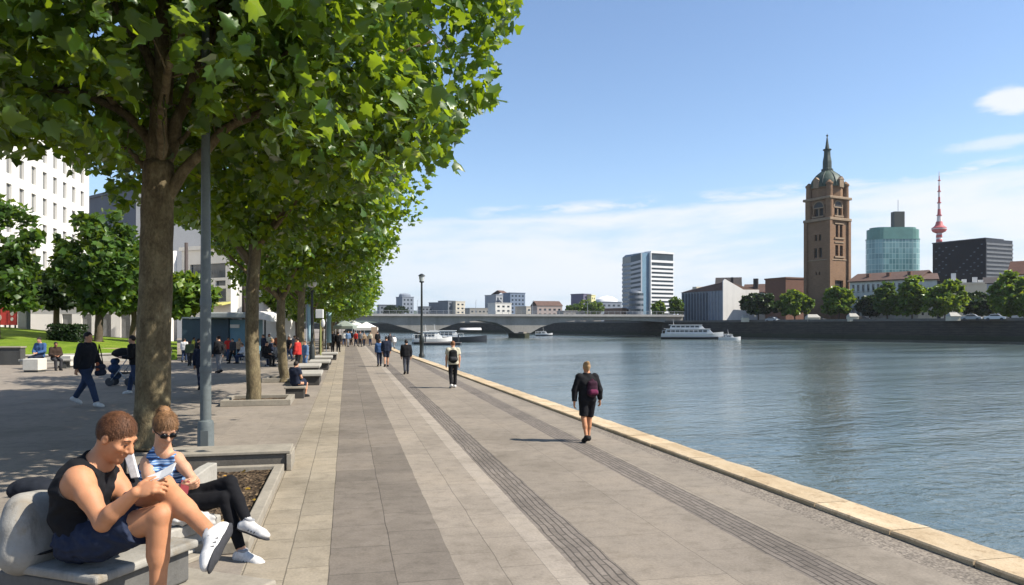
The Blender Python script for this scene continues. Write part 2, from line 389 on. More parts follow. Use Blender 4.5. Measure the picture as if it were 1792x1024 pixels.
while y < 118:
    L = rk.uniform(1.0, 1.7); a, b = y + .008, y + L - .008; s_ = rk.random(); n0 = len(mb.f); k = 5
    for i in range(k):
        ya, yb = a + (b - a) * i / k, a + (b - a) * (i + 1) / k
        if i == 0: P0 = None
        def sec(yy, seed):
            r = random.Random(round(yy * 997)); x1 = kx(yy) + r.uniform(-.03, .012); x0 = kx(yy) - .545 + r.uniform(0, .008); h = .055 + r.uniform(-.004, .004)
            return [(x0, yy, -.05), (x0, yy, h - .016), (x0 + .018, yy, h), (x1 - .05, yy, h + r.uniform(-.004, .003)), (x1 - .012, yy, h - .02), (x1, yy, h - .05), (x1, yy, -.35)]
        A, B = sec(ya, 0), sec(yb, 0); q = len(A)
        fs = [(j, j + 1, q + j + 1, q + j) for j in range(q - 1)]
        if i == 0: fs.append(tuple(range(q)))
        if i == k - 1: fs.append(tuple(range(2 * q - 1, q - 1, -1)))
        mb.add(A + B, fs)
    sh += [s_] * (len(mb.f) - n0); y += L
kerb = mb.build('kerb', M_kerb, None, False); struct(kerb)
bm = bmesh.new(); bm.from_mesh(kerb.data); bmesh.ops.remove_doubles(bm, verts=bm.verts, dist=1e-5); bm.to_mesh(kerb.data); bm.free()
a = kerb.data.attributes.new('shade', 'FLOAT', 'FACE'); 
if len(sh) == len(kerb.data.polygons): a.data.foreach_set('value', sh)
M_quay = mat('quay_stone', (.20, .18, .155), .85, .25, 1.2, .5, 8, .03, streak=.5)
qw = MB()
for a, b in ((-6, 62), (62, 118)): qw.add([(kx(a) - .03, a, -.36), (kx(b) - .03, b, -.36), (kx(b) + .10, b, -3.2), (kx(a) + .10, a, -3.2), (kx(a) - .5, a, -.36), (kx(b) - .5, b, -.36), (kx(b) - .5, b, -3.2), (kx(a) - .5, a, -3.2)], [(0, 1, 2, 3), (4, 5, 1, 0), (7, 6, 5, 4), (0, 3, 7, 4), (1, 5, 6, 2)])
tag(qw.build('quay_wall', M_quay), 'stone quay wall that carries the sandstone edge of the promenade', 'wall')
# river
t = NT('river_water'); v = t.coord((1, 1, 1), (0, 0, radians(-14)))
def wv(sx_, sy_, sc, det, dist, r=.55):
    mp = t.n('ShaderNodeMapping'); t.l(v, mp.inputs['Vector']); mp.inputs['Scale'].default_value = (sx_, sy_, 1)
    return t.noise(mp.outputs[0], sc, det, r, dist)
gust = t.ramp(wv(.30, 1.0, .045, 4, 1.6), [(.35, (.55,) * 3), (.62, (1.,) * 3)])
big = wv(.35, 1.0, .16, 4, .6); mid_ = wv(.55, 1.0, .9, 4, .8); sm = wv(.6, 1.0, 3.4, 4, .5, .6)
pat = wv(.22, 1.0, .06, 5, 1.2)
h = t.math('MULTIPLY', t.math('ADD', t.math('MULTIPLY', big, .45), t.math('ADD', t.math('MULTIPLY', mid_, .46), t.math('MULTIPLY', sm, .19))), gust)
col = t.ramp(pat, [(.3, (.066, .094, .094)), (.7, (.108, .138, .132))])
t.bsdf(col, t.ramp(pat, [(.35, (.06,) * 3), (.65, (.16,) * 3)]), t.bump(h, 1.0, .25), spec=.5, IOR=1.33); M_water = t.m
mb = MB().sheet([(-2.5, -70), (1600, -70), (1600, 2200), (-300, 2200), (-300, 118), (-2.5, 118)], WATER)
struct(mb.build('river_water', M_water))

S.cycles.max_bounces = 8; S.cycles.diffuse_bounces = 2; S.cycles.transmission_bounces = 4; S.cycles.glossy_bounces = 3
# ================================================================ trees
def leaf_mat(name, base, trans, gloss=.10, yel=.35):
    t = NT(name); at_ = t.n('ShaderNodeAttribute', attribute_name='lv')
    f = at_.outputs['Fac']
    c = t.ramp(f, [(0, tuple(x * .62 for x in base)), (.5, base), (.86, tuple(min(1, x * 1.45) for x in base)), (1, (base[0] * 1.9, base[1] * 1.5, base[2] * 1.1))])
    ct = t.ramp(f, [(0, tuple(x * .7 for x in trans)), (.85, trans), (1, (min(1, trans[0] * 1.25), trans[1] * 1.05, trans[2]))])
    d = t.n('ShaderNodeBsdfDiffuse'); t.l(c, d.inputs['Color'])
    tr = t.n('ShaderNodeBsdfTranslucent'); t.l(ct, tr.inputs['Color'])
    g = t.n('ShaderNodeBsdfGlossy', i_Roughness=.38); g.inputs['Color'].default_value = (.9, .95, .85, 1)
    m1 = t.n('ShaderNodeMixShader', i_0=.40); t.l(d.outputs[0], m1.inputs[1]); t.l(tr.outputs[0], m1.inputs[2])
    lw = t.n('ShaderNodeLayerWeight', i_Blend=.2)
    m2 = t.n('ShaderNodeMixShader'); t.l(t.math('ADD', t.math('MULTIPLY', lw.outputs['Fresnel'], .16), gloss * .3), m2.inputs[0]); t.l(m1.outputs[0], m2.inputs[1]); t.l(g.outputs[0], m2.inputs[2])
    t.l(m2.outputs[0], t.out.inputs['Surface']); return t.m
M_leaf = leaf_mat('plane_leaves', (.024, .066, .008), (.42, .58, .018))
M_leaf2 = leaf_mat('park_leaves', (.040, .085, .012), (.20, .30, .02), .06)
M_leaf3 = leaf_mat('dark_leaves', (.020, .040, .014), (.05, .09, .015), .05)
M_leafy = leaf_mat('bank_leaves', (.075, .135, .018), (.30, .40, .02), .05)
t = NT('plane_bark'); v = t.coord((1, 1, .6))
vo = t.n('ShaderNodeTexVoronoi', i_Scale=7.0); t.l(v, vo.inputs['Vector'])
n_ = t.noise(v, 4, 6, .65, .6); n2_ = t.noise(v, 26, 5, .7)
c = t.ramp(n_, [(.25, (.066, .052, .034)), (.45, (.125, .099, .060)), (.6, (.185, .152, .092)), (.76, (.30, .26, .165))])
c = t.mix(1, c, t.ramp(n2_, [(.3, (.6, .6, .58)), (.7, (1.25, 1.22, 1.15))]), 'MULTIPLY')
t.bsdf(c, .9, t.bump(t.math('ADD', n2_, t.math('MULTIPLY', vo.outputs['Distance'], .6)), .9, .02), spec=.2); M_bark = t.m
M_bark2 = mat('brown_bark', (.10, .075, .05), .9, .3, 8, .6, 30, .01)
_h = [(.15, -.08), (.33, -.01), (.31, .13), (.57, .25), (.39, .39), (.43, .60), (.22, .64)]
def _tpl(half, mid):
    pts = [(0, 0), (0, mid), (0, 1.)] + half + [(-x, y) for x, y in half]
    z = [-.32 * abs(x) - .16 * y * y for x, y in pts]
    n = len(half); fs = []
    for o in (3, 3 + n):
        ch = [0] + list(range(o, o + n)) + [2]
        for a, b in zip(ch, ch[1:]): fs.append((1, a, b) if o == 3 else (1, b, a))
    return np.array([(x, y, q) for (x, y), q in zip(pts, z)]), np.array(fs)
TPL_MAPLE = _tpl(_h, .4); TPL_MID = _tpl([(.34, .02), (.52, .34), (.24, .52)], .4); TPL_LOW = _tpl([(.45, .35)], .45)
def leaves(name, P, out, size, tpl, rng, up=.6, rnd=.8):
    N = len(P); r = rng.normal(size=(N, 3)); nrm = out * .45 + np.array([0, 0, up]) + r * rnd
    nrm /= np.linalg.norm(nrm, axis=1)[:, None] + 1e-9
    tip = out * .8 + rng.normal(size=(N, 3)) * .8 + np.array([0, 0, -.55]); tip -= nrm * (tip * nrm).sum(1)[:, None]
    tip /= np.linalg.norm(tip, axis=1)[:, None] + 1e-9; sd = np.cross(tip, nrm)
    tl_ = tpl if isinstance(tpl, list) else [tpl]; cut_ = np.linspace(0, N, len(tl_) + 1).astype(int); VV, QQ, RR, base = [], [], [], 0
    wob = .7 + .6 * rng.random((N, 1, 1)); crl = rng.uniform(.2, 2.4, (N, 1, 1)); lvr = rng.random(N).astype(np.float32)
    for (T, Fc), i0, i1 in zip(tl_, cut_, cut_[1:]):
        T = T - np.array([0, .35, 0]); g = slice(i0, i1); nv = len(T)
        V = P[g, None, :] + size[g, None, None] * (T[None, :, 0:1] * sd[g, None, :] * wob[g] + T[None, :, 1:2] * tip[g, None, :] + T[None, :, 2:3] * crl[g] * nrm[g, None, :])
        VV.append(V.reshape(-1, 3)); QQ.append((Fc[None] + (np.arange(i1 - i0) * nv)[:, None, None]).reshape(-1, 3) + base); RR.append(np.repeat(lvr[g], len(Fc))); base += (i1 - i0) * nv
    me = np_mesh(name, np.concatenate(VV), np.concatenate(QQ))
    a = me.attributes.new('lv', 'FLOAT', 'FACE'); a.data.foreach_set('value', np.concatenate(RR).astype(np.float32))
    return me
def crown_points(rng, n, R, z0, z1, cl=26, spread=.42, shape=None, shell=.55, squash=1.):
    """leaf positions in sprays spread through an uneven ellipsoid; returns positions and outward directions"""
    m = max(8, n // cl); C0 = []
    zc = z0 + (z1 - z0) * .42
    lob = [(unit(rng.normal(size=3)), rng.uniform(.12, .28)) for _ in range(14)]
    while len(C0) < m:
        d = unit(rng.normal(size=3)); rad = rng.random() ** (1 / 3) if rng.random() > shell else rng.uniform(.72, 1.0)
        f = .88
        for L, a_ in lob: f += a_ * max(0, float(d @ L) - .72) / .28 * (1 if a_ > .18 else -1)
        p = np.array([d[0] * R * rad * f, d[1] * R * rad * f, zc + (d[2] * (z1 - zc) if d[2] > 0 else d[2] * (zc - z0) * 1.02) * rad * f])
        C0.append(p)
    C0 = np.array(C0); ci = rng.integers(0, m, n); st = np.clip(rng.normal(size=(n, 3)), -1.5, 1.5) * spread * np.array([1, 1, .62])
    P = C0[ci] + st; P[:, 2] = np.maximum(P[:, 2], z0 - .25 + .3 * rng.random(n))
    out = P - np.array([0, 0, z0 + .3 * (z1 - z0)]); out /= np.linalg.norm(out, axis=1)[:, None] + 1e-9
    return P, out
def wig(pts, n, rng, amp):
    """a limb through control points, resampled and slightly crooked"""
    pts = np.array(pts, float); s = np.linspace(0, len(pts) - 1, n); o = []
    for q in s:
        i = min(int(q), len(pts) - 2); f = q - i
        p0, p1, p2, p3 = pts[max(i - 1, 0)], pts[i], pts[i + 1], pts[min(i + 2, len(pts) - 1)]
        o.append(.5 * (2 * p1 + (p2 - p0) * f + (2 * p0 - 5 * p1 + 4 * p2 - p3) * f * f + (3 * p1 - p0 - 3 * p2 + p3) * f ** 3))
    o = np.array(o); o[1:-1] += rng.normal(size=(n - 2, 3)) * amp; return o
def proj(P):
    d = P - np.array([0, 0, HC]); Z = d @ FW; Z = np.where(Z < .1, 1e-3, Z)
    return 896 + FPX * (d @ RT) / Z, HOR - FPX * (d @ UP) / Z, d @ FW
# ---- the big plane tree behind the benches
rng = np.random.default_rng(11)
ZT = 12.9; B1 = at(264, 783, ZT); B1[2] = 0
big = thing('plane_tree', 'big plane tree with thick mottled trunk and spreading limbs behind the sitting pair', 'tree', B1, 0, 'plane trees along the promenade')
L_ = lambda px, py, dz=0.: at(px, py, ZT + dz) - B1
tr = MB(); fl = wig([L_(264, 788) * [1, 1, 0], L_(266, 730), L_(270, 600), L_(273, 470), L_(276, 350), L_(278, 285)], 22, rng, .006)
rad = np.interp(np.linspace(0, 1, 22), [0, .05, .12, .5, .9, 1], [.40, .325, .295, .272, .26, .24])
tr.tube(fl, rad, 20)
tr.build('trunk', M_bark, big, True)
limbs = [([L_(277, 300), L_(281, 220), L_(286, 120), L_(282, 10), L_(290, -140, .4), L_(300, -300, .2)], .22, .06),
         ([L_(283, 360), L_(308, 318), L_(345, 274), L_(400, 225), L_(470, 195, -.3), L_(560, 150, -.6), L_(640, 115, -1), L_(760, 70, -1)], .115, .02),
         ([L_(288, 290), L_(305, 235), L_(330, 160), L_(368, 65), L_(398, -30, .3), L_(450, -200, .5)], .125, .04),
         ([L_(272, 268), L_(256, 235), L_(205, 192), L_(130, 160, .3), L_(40, 150, .6), L_(-80, 120, .8)], .105, .03),
         ([L_(284, 150), L_(262, 108), L_(238, 65), L_(200, 8), L_(150, -90, .6)], .11, .03),
         ([L_(266, 305), L_(248, 285), L_(222, 262), L_(195, 256, .5)], .07, .02),
         ([L_(318, 250), L_(340, 222), L_(372, 205), L_(420, 210, -.4)], .045, .012),
         ([L_(278, 290), L_(282, 240, -.6), L_(290, 150, -1.8), L_(330, 30, -3.2), L_(380, -90, -4.2)], .10, .03),
         ([L_(278, 290), L_(275, 230, .6), L_(262, 150, 1.9), L_(240, 40, 3.3)], .10, .03),
         ([L_(400, 225), L_(450, 160, -.6), L_(520, 70, -1.4), L_(600, -20, -1.6), L_(740, -80, -.8)], .06, .015),
         ([L_(205, 192), L_(150, 120, -.6), L_(90, 60, -1.6), L_(20, 0, -2.6)], .06, .02)]
for pts, r0, r1 in limbs:
    p = wig(pts, 16, rng, .018); mb = MB().tube(p, np.linspace(r0, r1, 16), 10)
    for k in range(5):                                              # twigs
        i = rng.integers(5, 15); d = unit(rng.normal(size=3) + np.array([0, 0, .5])); q = wig([p[i], p[i] + d * .5, p[i] + d * 1.1 + [0, 0, .1], p[i] + d * 1.7], 6, rng, .03)
        mb.tube(q, np.linspace(max(.012, r1 * .6), .006, 6), 5)
    mb.build('limb', M_bark, big, True)
sil_y = [-400, -60, 0, 60, 130, 190, 240, 300, 335, 360]; sil_x = [990, 935, 912, 892, 868, 845, 812, 785, 740, 560]
P1, O1 = crown_points(rng, 17500, 5.9, 4.75, 9.2, 24, .36, shell=.35)
P2, O2 = crown_points(rng, 12500, 5.3, 7.6, 13.0, 26, .5)
P3 = np.stack([rng.uniform(-3.2, 4.6, 4600), rng.uniform(-6.2, -1.5, 4600), rng.uniform(4.7, 7.6, 4600)], 1)      # low sprays towards the path
ctr = P3[rng.integers(0, 4600, 170)]; P3 = ctr[rng.integers(0, 170, 4600)] + np.clip(rng.normal(size=(4600, 3)), -1.5, 1.5) * [.38, .38, .26]
c4 = np.stack([rng.uniform(3.9, 6.4, 70), rng.uniform(-2.2, 1.2, 70), rng.uniform(5.4, 9.6, 70)], 1); P4 = c4[rng.integers(0, 70, 1900)] + np.clip(rng.normal(size=(1900, 3)), -1.5, 1.5) * [.36, .36, .26]      # tips of the boughs over the walk
P1 = np.concatenate([P1, P4]); O1 = np.concatenate([O1, np.tile([.7, -.3, .3], (1900, 1))])
P = np.concatenate([P1, P2, P3]); O = np.concatenate([O1, O2, unit(P3 - np.array([0, 0, 4])) * 0 + np.array([.6, -.5, .3])])
W = P + B1; px, py, Zd = proj(W)
wob = 16 * np.sin(py / 21.) + 12 * np.sin(py / 9. + 1)
keep = (px < np.interp(py, sil_y, sil_x) + wob) & (Zd > 5.0)
low = np.interp(px, [-300, 0, 120, 200, 240, 330, 420, 520, 640, 760], [330, 318, 345, 350, 300, 262, 300, 340, 352, 330]) + 14 * np.sin(px / 23.) + 9 * np.sin(px / 8.)
keep &= py < low
G = W - SUNV * (W[:, 2] / SUNV[2])[:, None]                         # where the leaf's shade falls: the benches lie in the sun
keep &= ~((G[:, 0] > -4.6) & (G[:, 1] < 10.4) & (G[:, 0] < 0))
keep &= ~((np.abs(px - 280) < 34) & (py > 90) & (Zd < ZT - .2) & (rng.random(len(P)) < .95))
def near_line(pts, w_):
    d = np.full(len(px), 1e9)
    for (x0, y0), (x1, y1) in zip(pts, pts[1:]):
        q = np.clip(((px - x0) * (x1 - x0) + (py - y0) * (y1 - y0)) / ((x1 - x0) ** 2 + (y1 - y0) ** 2), 0, 1); d = np.minimum(d, np.hypot(px - x0 - q * (x1 - x0), py - y0 - q * (y1 - y0)))
    return d < w_
for ln in (((283, 360), (308, 318), (345, 274), (400, 225), (470, 195)), ((288, 290), (305, 235), (330, 160), (368, 65), (390, 0)), ((266, 262), (205, 192), (130, 160), (50, 150)), ((286, 120), (282, 0)), ((284, 150), (238, 65), (205, 10))):
    keep &= ~(near_line(ln, 21) & (Zd < ZT + .1) & (rng.random(len(P)) < .93))
for gx, gy, gr in ((175, 320, 44), (590, 55, 0), (262, 195, 16), (165, 198, 18), (330, 245, 26), (112, 6, 16), (150, 4, 14), (240, 6, 16), (168, 58, 22), (196, 46, 16), (104, 27, 10), (80, 124, 12), (112, 122, 12), (243, 200, 20), (160, 195, 14), (330, 46, 10), (420, 120, 8), (610, 112, 14), (30, 190, 10)):      # gaps one can see the sky through
    keep &= ~(np.hypot(px - gx, (py - gy) * 1.3) < gr * (.6 + .6 * rng.random(len(P))))
keep[len(P1) + len(P2):] &= px[len(P1) + len(P2):] < 830
P, O = P[keep], O[keep]
sz = rng.uniform(.12, .27, len(P)) * rng.choice([.8, 1, 1.12], len(P)); sz[P[:, 2] > 8.6] *= 1.5
pm_ = rng.permutation(len(P)); link('crown', leaves('crown', P[pm_], O[pm_], sz[pm_], [TPL_MAPLE, TPL_MAPLE, TPL_MID], rng, .45, .9), M_leaf, big)
# ---- the row of plane trees along the promenade
def plane_tree(seed, n, R, z0, z1, tpl, ls, h, r0, label, group, lm=M_leaf, bark=M_bark, name='plane_tree', lean=.1, flat=None):
    rng = np.random.default_rng(seed); o = thing(name, label, 'tree', (0, 0, 0), 0, group)
    top = np.array([rng.normal() * lean, rng.normal() * lean, h])
    fl = wig([(0, 0, 0), top * .1, top * .5 + rng.normal(size=3) * [.05, .05, 0], top], 14, rng, .01)
    mb = MB().tube(fl, np.interp(np.linspace(0, 1, 14), [0, .08, .2, 1], [1.35 * r0, 1.1 * r0, r0, .8 * r0]), 14)
    for k in range(7):
        a = k * 2.4 + rng.random(); el_ = rng.uniform(.5, 1.1); d = np.array([cos(a) * cos(el_), sin(a) * cos(el_), sin(el_)])
        b = fl[-1 - rng.integers(0, 3)]; Lm = R * rng.uniform(.6, .85)
        mb.tube(wig([b, b + d * Lm * .35, b + d * Lm * .7 + [0, 0, .2], b + d * Lm + [0, 0, .25]], 9, rng, .03), np.linspace(r0 * .5, .025, 9), 7)
    mb.build('trunk', bark, o, True)
    P, O = crown_points(rng, n, R, z0, z1, 24, .40)
    if flat: P, O = flat(P, O)
    link('crown', leaves('crown', P, O, rng.uniform(.75, 1.3, len(P)) * ls, tpl, rng), lm, o)
    return o
def prune(px0, py0):                    # crowns are cut back on the plaza side and lean to the light over the walk
    def f(P, O):
        P[:, 0] *= np.where(P[:, 0] < 0, .62, 1.0); a, b, _ = proj(P + gnd(px0, py0) * [1, 1, 0]); k = ~((a > 285) & (a < 434) & (b > 432 + 12 * np.sin(a / 9.)))
        return P[k], O[k]
    return f
ROWG = 'plane trees along the promenade'
rowA = plane_tree(21, 12500, 4.9, 4.0, 10.5, TPL_MID, .225, 4.7, .20, 'x', ROWG, flat=prune(443, 708))
rowB = plane_tree(22, 12000, 4.7, 3.2, 9.8, TPL_MID, .225, 4.0, .19, 'x', ROWG, flat=prune(497, 669))
rowC = plane_tree(23, 6500, 4.7, 2.9, 9.2, TPL_LOW, .32, 4.0, .19, 'x', ROWG, flat=prune(562, 619))
spots = [(443, 708, 'plane tree with pale collar on its trunk, in a low box behind the grey lamp', -.1),
         (497, 669, 'plane tree with a slim forked trunk just beyond the collared plane tree', .25),
         (527, 643, 'plane tree rising beside the white globe lamp post', -.25),
         (548, 629, 'plane tree above the row of stone benches, past the globe lamp', .3),
         (562, 619, 'plane tree over the pair of dark coats near the far benches', 0.),
         (572, 611, 'plane tree next to the small white stalls far along the promenade', -.3),
         (579, 605.5, 'plane tree behind the white market tent at the far end of the promenade', .2)]
extra = [('plane tree beyond the market tent, second from the far end of the row', -.1), ('very last and smallest plane tree, where the row meets the bridge', .3)]
r_ = random.Random(3)
tl = [(gnd(px, py), lb, rz) for px, py, lb, rz in spots]
for k, (lb, rz) in enumerate(extra): tl.append((np.array([-1.6 + .3 * k, tl[6][0][1] + 11 + 12 * k, 0]), lb, rz))
for i, (p, lb, rz) in enumerate(tl):
    src = (rowA, rowB, rowC)[0 if i in (0, 2) else 1 if i in (1, 3) else 2]
    first = i in (0, 1, 4); p[2] = 0
    if first: o = src; o.location = p; o.rotation_euler = (0, 0, rz); o['label'] = lb
    else: o = dup(src, p, rz, lb)
    sc = (1, .97, 1, .95, .98, 1, .98, 1, 1)[i]; o.scale = (sc, sc, sc)
# ---- park trees on the lawn side
PG = 'park trees by the lawn'
def park(seed, px, base, top, half, Z, label, lm=M_leaf2, n=2600, trunk=.25):
    pp = FPX / Z; z0 = HC + (HOR - base[1]) / pp; z1 = HC + (HOR - top) / pp
    zg = HC + (HOR - base[0]) / pp
    o = plane_tree(seed, n, half / pp, z0 - zg, z1 - zg, TPL_LOW, .48 * Z / 60 + .08, (z0 - zg) + .25 * (z1 - z0), trunk, label, PG, lm, M_bark2, 'park_tree')
    p = at(px, 570, Z); o.location = (p[0], p[1], zg); return o
park(31, -6, (600, 535), 352, 62, 50, 'dark bushy tree at the frame edge in front of the white office block', M_leaf2, 3000)
park(32, 172, (600, 545), 378, 70, 54, 'broad round park tree standing left of the thick plane trunk', M_leaf2, 4200, .3)
park(33, 98, (590, 540), 470, 52, 60, 'low dark tree between the bushy edge tree and the round park tree', M_leaf3, 2200)
park(34, 232, (590, 545), 450, 50, 64, 'dark park tree whose thin trunk stands on the lawn beside the plane trunk', M_leaf2, 2600)
park(35, 322, (600, 550), 480, 44, 58, 'small light green tree between the plane trunk and the grey lamp post', M_leafy, 2200, .15)
park(36, 585, (600, 545), 455, 60, 115, 'hazy green tree closing the end of the plaza behind the stalls', M_leaf2, 2400)
park(37, 520, (600, 550), 430, 70, 95, 'dense tree behind the row trunks on the plaza side', M_leaf2, 2600)
# ================================================================ buildings: walls with real openings, panes set back in them
def facade(W, H, holes, depth):
    xs = sorted({0, W, *[q for h in holes for q in h[:2]]}); zs = sorted({0, H, *[q for h in holes for q in h[2:]]})
    v = []; f = []
    def quad(a, b, c, d): o = len(v); v.extend((a, b, c, d)); f.append((o, o + 1, o + 2, o + 3))
    for x0, x1 in zip(xs, xs[1:]):
        for z0, z1 in zip(zs, zs[1:]):
            cx, cz = (x0 + x1) / 2, (z0 + z1) / 2
            if not any(h[0] < cx < h[1] and h[2] < cz < h[3] for h in holes): quad((x0, 0, z0), (x1, 0, z0), (x1, 0, z1), (x0, 0, z1))
    for x0, x1, z0, z1 in holes:
        d = depth
        quad((x0, 0, z0), (x0, d, z0), (x0, d, z1), (x0, 0, z1)); quad((x1, 0, z0), (x1, 0, z1), (x1, d, z1), (x1, d, z0))
        quad((x0, 0, z0), (x1, 0, z0), (x1, d, z0), (x0, d, z0)); quad((x0, 0, z1), (x0, d, z1), (x1, d, z1), (x1, 0, z1))
    return v, f
_pane = {}
def grid(nx, nz, x0, x1, z0, z1, fx=.5, fz=.6):
    dx, dz = (x1 - x0) / nx, (z1 - z0) / nz
    return [(x0 + dx * (i + .5 - fx / 2), x0 + dx * (i + .5 + fx / 2), z0 + dz * (j + .5 - fz / 2), z0 + dz * (j + .5 + fz / 2)) for j in range(nz) for i in range(nx)]
M_glass = mat('window_glass', (.035, .045, .055), .08, .3, 3, .0, spec=.8)
M_white_r = mat('white_render', (.72, .70, .66), .8, .05, .6, .1, 20, streak=.25)
def bld(name, label, p0, p1, D, H, m, f=(), r=(), l=(), depth=.3, pane=None, roof=True, cat='building', zb=None, group=None, roofm=None, par=None, wname='window'):
    """front facade from p0 to p1 (as seen, left to right); body goes back D metres"""
    p0 = np.array(p0, float); p1 = np.array(p1, float); z = p0[2] if zb is None else zb
    W = float(np.hypot(*(p1 - p0)[:2])); yaw = atan2(p1[1] - p0[1], p1[0] - p0[0])
    o = thing(name, label, cat, (p0[0], p0[1], z), yaw, group)
    o['W'] = W; mb = MB(); Rz = lambda a: Matrix.Rotation(a, 3, 'Z')
    for holes, org, a, w_ in ((f, (0, 0, 0), 0, W), (r, (W, 0, 0), pi / 2, D), (l, (0, D, 0), -pi / 2, D), ((), (W, D, 0), pi, W)):
        v, q = facade(w_, H, list(holes), depth); M = Rz(a); mb.add([M @ Vector(x) + Vector(org) for x in v], q)
        for x0, x1, z0, z1 in holes:
            key = (round(x1 - x0, 2), round(z1 - z0, 2), (pane or M_glass).name)
            if key not in _pane:
                b = MB().b2((-key[0] / 2 - .01, -.02, -key[1] / 2 - .01), (key[0] / 2 + .01, .02, key[1] / 2 + .01)); ww = b.build(wname, pane or M_glass, o); _pane[key] = ww.data
            else: ww = link(wname, _pane[key], None, o)
            ww.location = M @ Vector(((x0 + x1) / 2, depth - .03, (z0 + z1) / 2)) + Vector(org); ww.rotation_euler = (0, 0, a)
    mb.add([(0, 0, H), (W, 0, H), (W, D, H), (0, D, H)], [(0, 1, 2, 3)])
    mb.build('wall', m, o)
    if roof: MB().b2((-.25, -.25, H + .003), (W + .25, D + .25, H + .5)).build('parapet', roofm or m, o)
    return o, W
def gable(o, W, D, H, rise, m, along='x', over=.3, name='roof'):
    """pitched roof with the ridge along x or y"""
    if along == 'x': out = [(-over, H - .15), (D / 2, H + rise), (D + over, H - .15)]; mb = MB().add([(x, y, z + e) for x in (-over, W + over) for e in (0, .3) for y, z in out], [(0, 1, 4, 3), (1, 2, 5, 4), (6, 9, 10, 7), (7, 10, 11, 8), (0, 6, 7, 1), (1, 7, 8, 2), (3, 4, 10, 9), (4, 5, 11, 10), (0, 3, 9, 6), (2, 8, 11, 5)])
    else: out = [(-over, H - .15), (W / 2, H + rise), (W + over, H - .15)]; mb = MB().add([(x, y, z + e) for y in (-over, D + over) for e in (0, .3) for x, z in out], [(0, 1, 4, 3), (1, 2, 5, 4), (6, 9, 10, 7), (7, 10, 11, 8), (0, 6, 7, 1), (1, 7, 8, 2), (3, 4, 10, 9), (4, 5, 11, 10), (0, 3, 9, 6), (2, 8, 11, 5)])
    return mb.build(name, m, o)
# ================================================================ far bank
BANK = 3.3
def onb(px, Z, z=None): p = at(px, 570, Z); p[2] = BANK if z is None else z; return p
b0, b1, b2_, b3 = onb(560, 470), onb(936, 362), onb(1160, 262), onb(1792, 164)
b4 = b3 + (b3 - b2_) * 1.2; bm1 = onb(300, 560)
line = [bm1, b0, b1, b2_, b3, b4]
M_land = mat('far_ground', (.16, .15, .12), .9, .2, .05, 0)
far = [(p[0], p[1]) for p in line] + [(1500, -120), (1800, 2000), (-700, 2000)]
struct(MB().sheet(far, BANK).build('far_bank_ground', M_land))
t = NT('embankment_stone'); v = t.coord((.45, .45, 2.2)); v1 = t.coord(); sp_ = t.n('ShaderNodeSeparateXYZ'); t.l(v1, sp_.inputs[0])
cr = t.n('ShaderNodeTexWave', wave_type='BANDS', bands_direction='Z', i_Scale=.55, i_Distortion=.4, i_Detail=2.0); t.l(v1, cr.inputs['Vector'])
c = t.ramp(t.noise(v, .9, 6, .7), [(.25, (.027, .025, .022)), (.5, (.054, .048, .040)), (.75, (.094, .082, .066))])
c = t.mix(1, c, t.ramp(cr.outputs['Fac'], [(.02, (.5, .5, .5)), (.12, (1, 1, 1))]), 'MULTIPLY')
c = t.mix(t.ramp(t.math('ADD', sp_.outputs[2], t.math('MULTIPLY', t.noise(v1, .6, 4), .8)), [(-.0, (.75, .75, .75)), (.35, (0, 0, 0))]), c, (.035, .042, .022))
c = t.mix(t.ramp(t.noise(t.coord((.7, .7, .06)), 1.1, 5, .7), [(.55, (0, 0, 0)), (.75, (.6, .6, .6))]), c, (.018, .017, .016))
t.bsdf(c, .9, t.bump(t.noise(v1, 3, 5), .5, .08), spec=.2); M_emb = t.m
def quay(pts, name, label, base=WATER - 1, cop=.35):
    o = thing(name, label, 'wall', (0, 0, 0)); mb = MB(); cp = MB(); ft = MB()
    for a, b in zip(pts, pts[1:]):
        n = unit([-(b - a)[1], (b - a)[0], 0]); n = n if n @ (a * [1, 1, 0] - 0) < 0 else -n      # towards the river
        A, B = a + n * .02, b + n * .02
        mb.add([(*(A + n * .8)[:2], base), (*(B + n * .8)[:2], base), (*B[:2], BANK), (*A[:2], BANK)], [(0, 1, 2, 3)])
        mid = (a + b) / 2; L = np.linalg.norm((b - a)[:2]); ang = atan2((b - a)[1], (b - a)[0])
        cp.box((mid[0], mid[1], BANK + .3), (L, .5, .65), ang)
        f_ = mid + n * 1.6; ft.box((f_[0], f_[1], WATER + .1), (L, 2.6, .8), ang)
    mb.build('wall_face', M_emb, o); cp.build('parapet', mat('parapet_stone', (.15, .14, .125), .9, .25, .5, .4, 6, .03), o)
    ft.build('footing', mat('wet_footing', (.13, .115, .085), .8, .4, .4, .5, 4, .05), o); return o
quay([b2_, b3, b4], 'embankment_wall', 'long dark stone embankment wall along the far bank below the tower')
quay([b1, b2_], 'embankment_wall', 'dark stone embankment wall seen under the bridge arch')
quay([bm1, b0, b1], 'embankment_wall', 'distant low embankment behind the bridge piers')
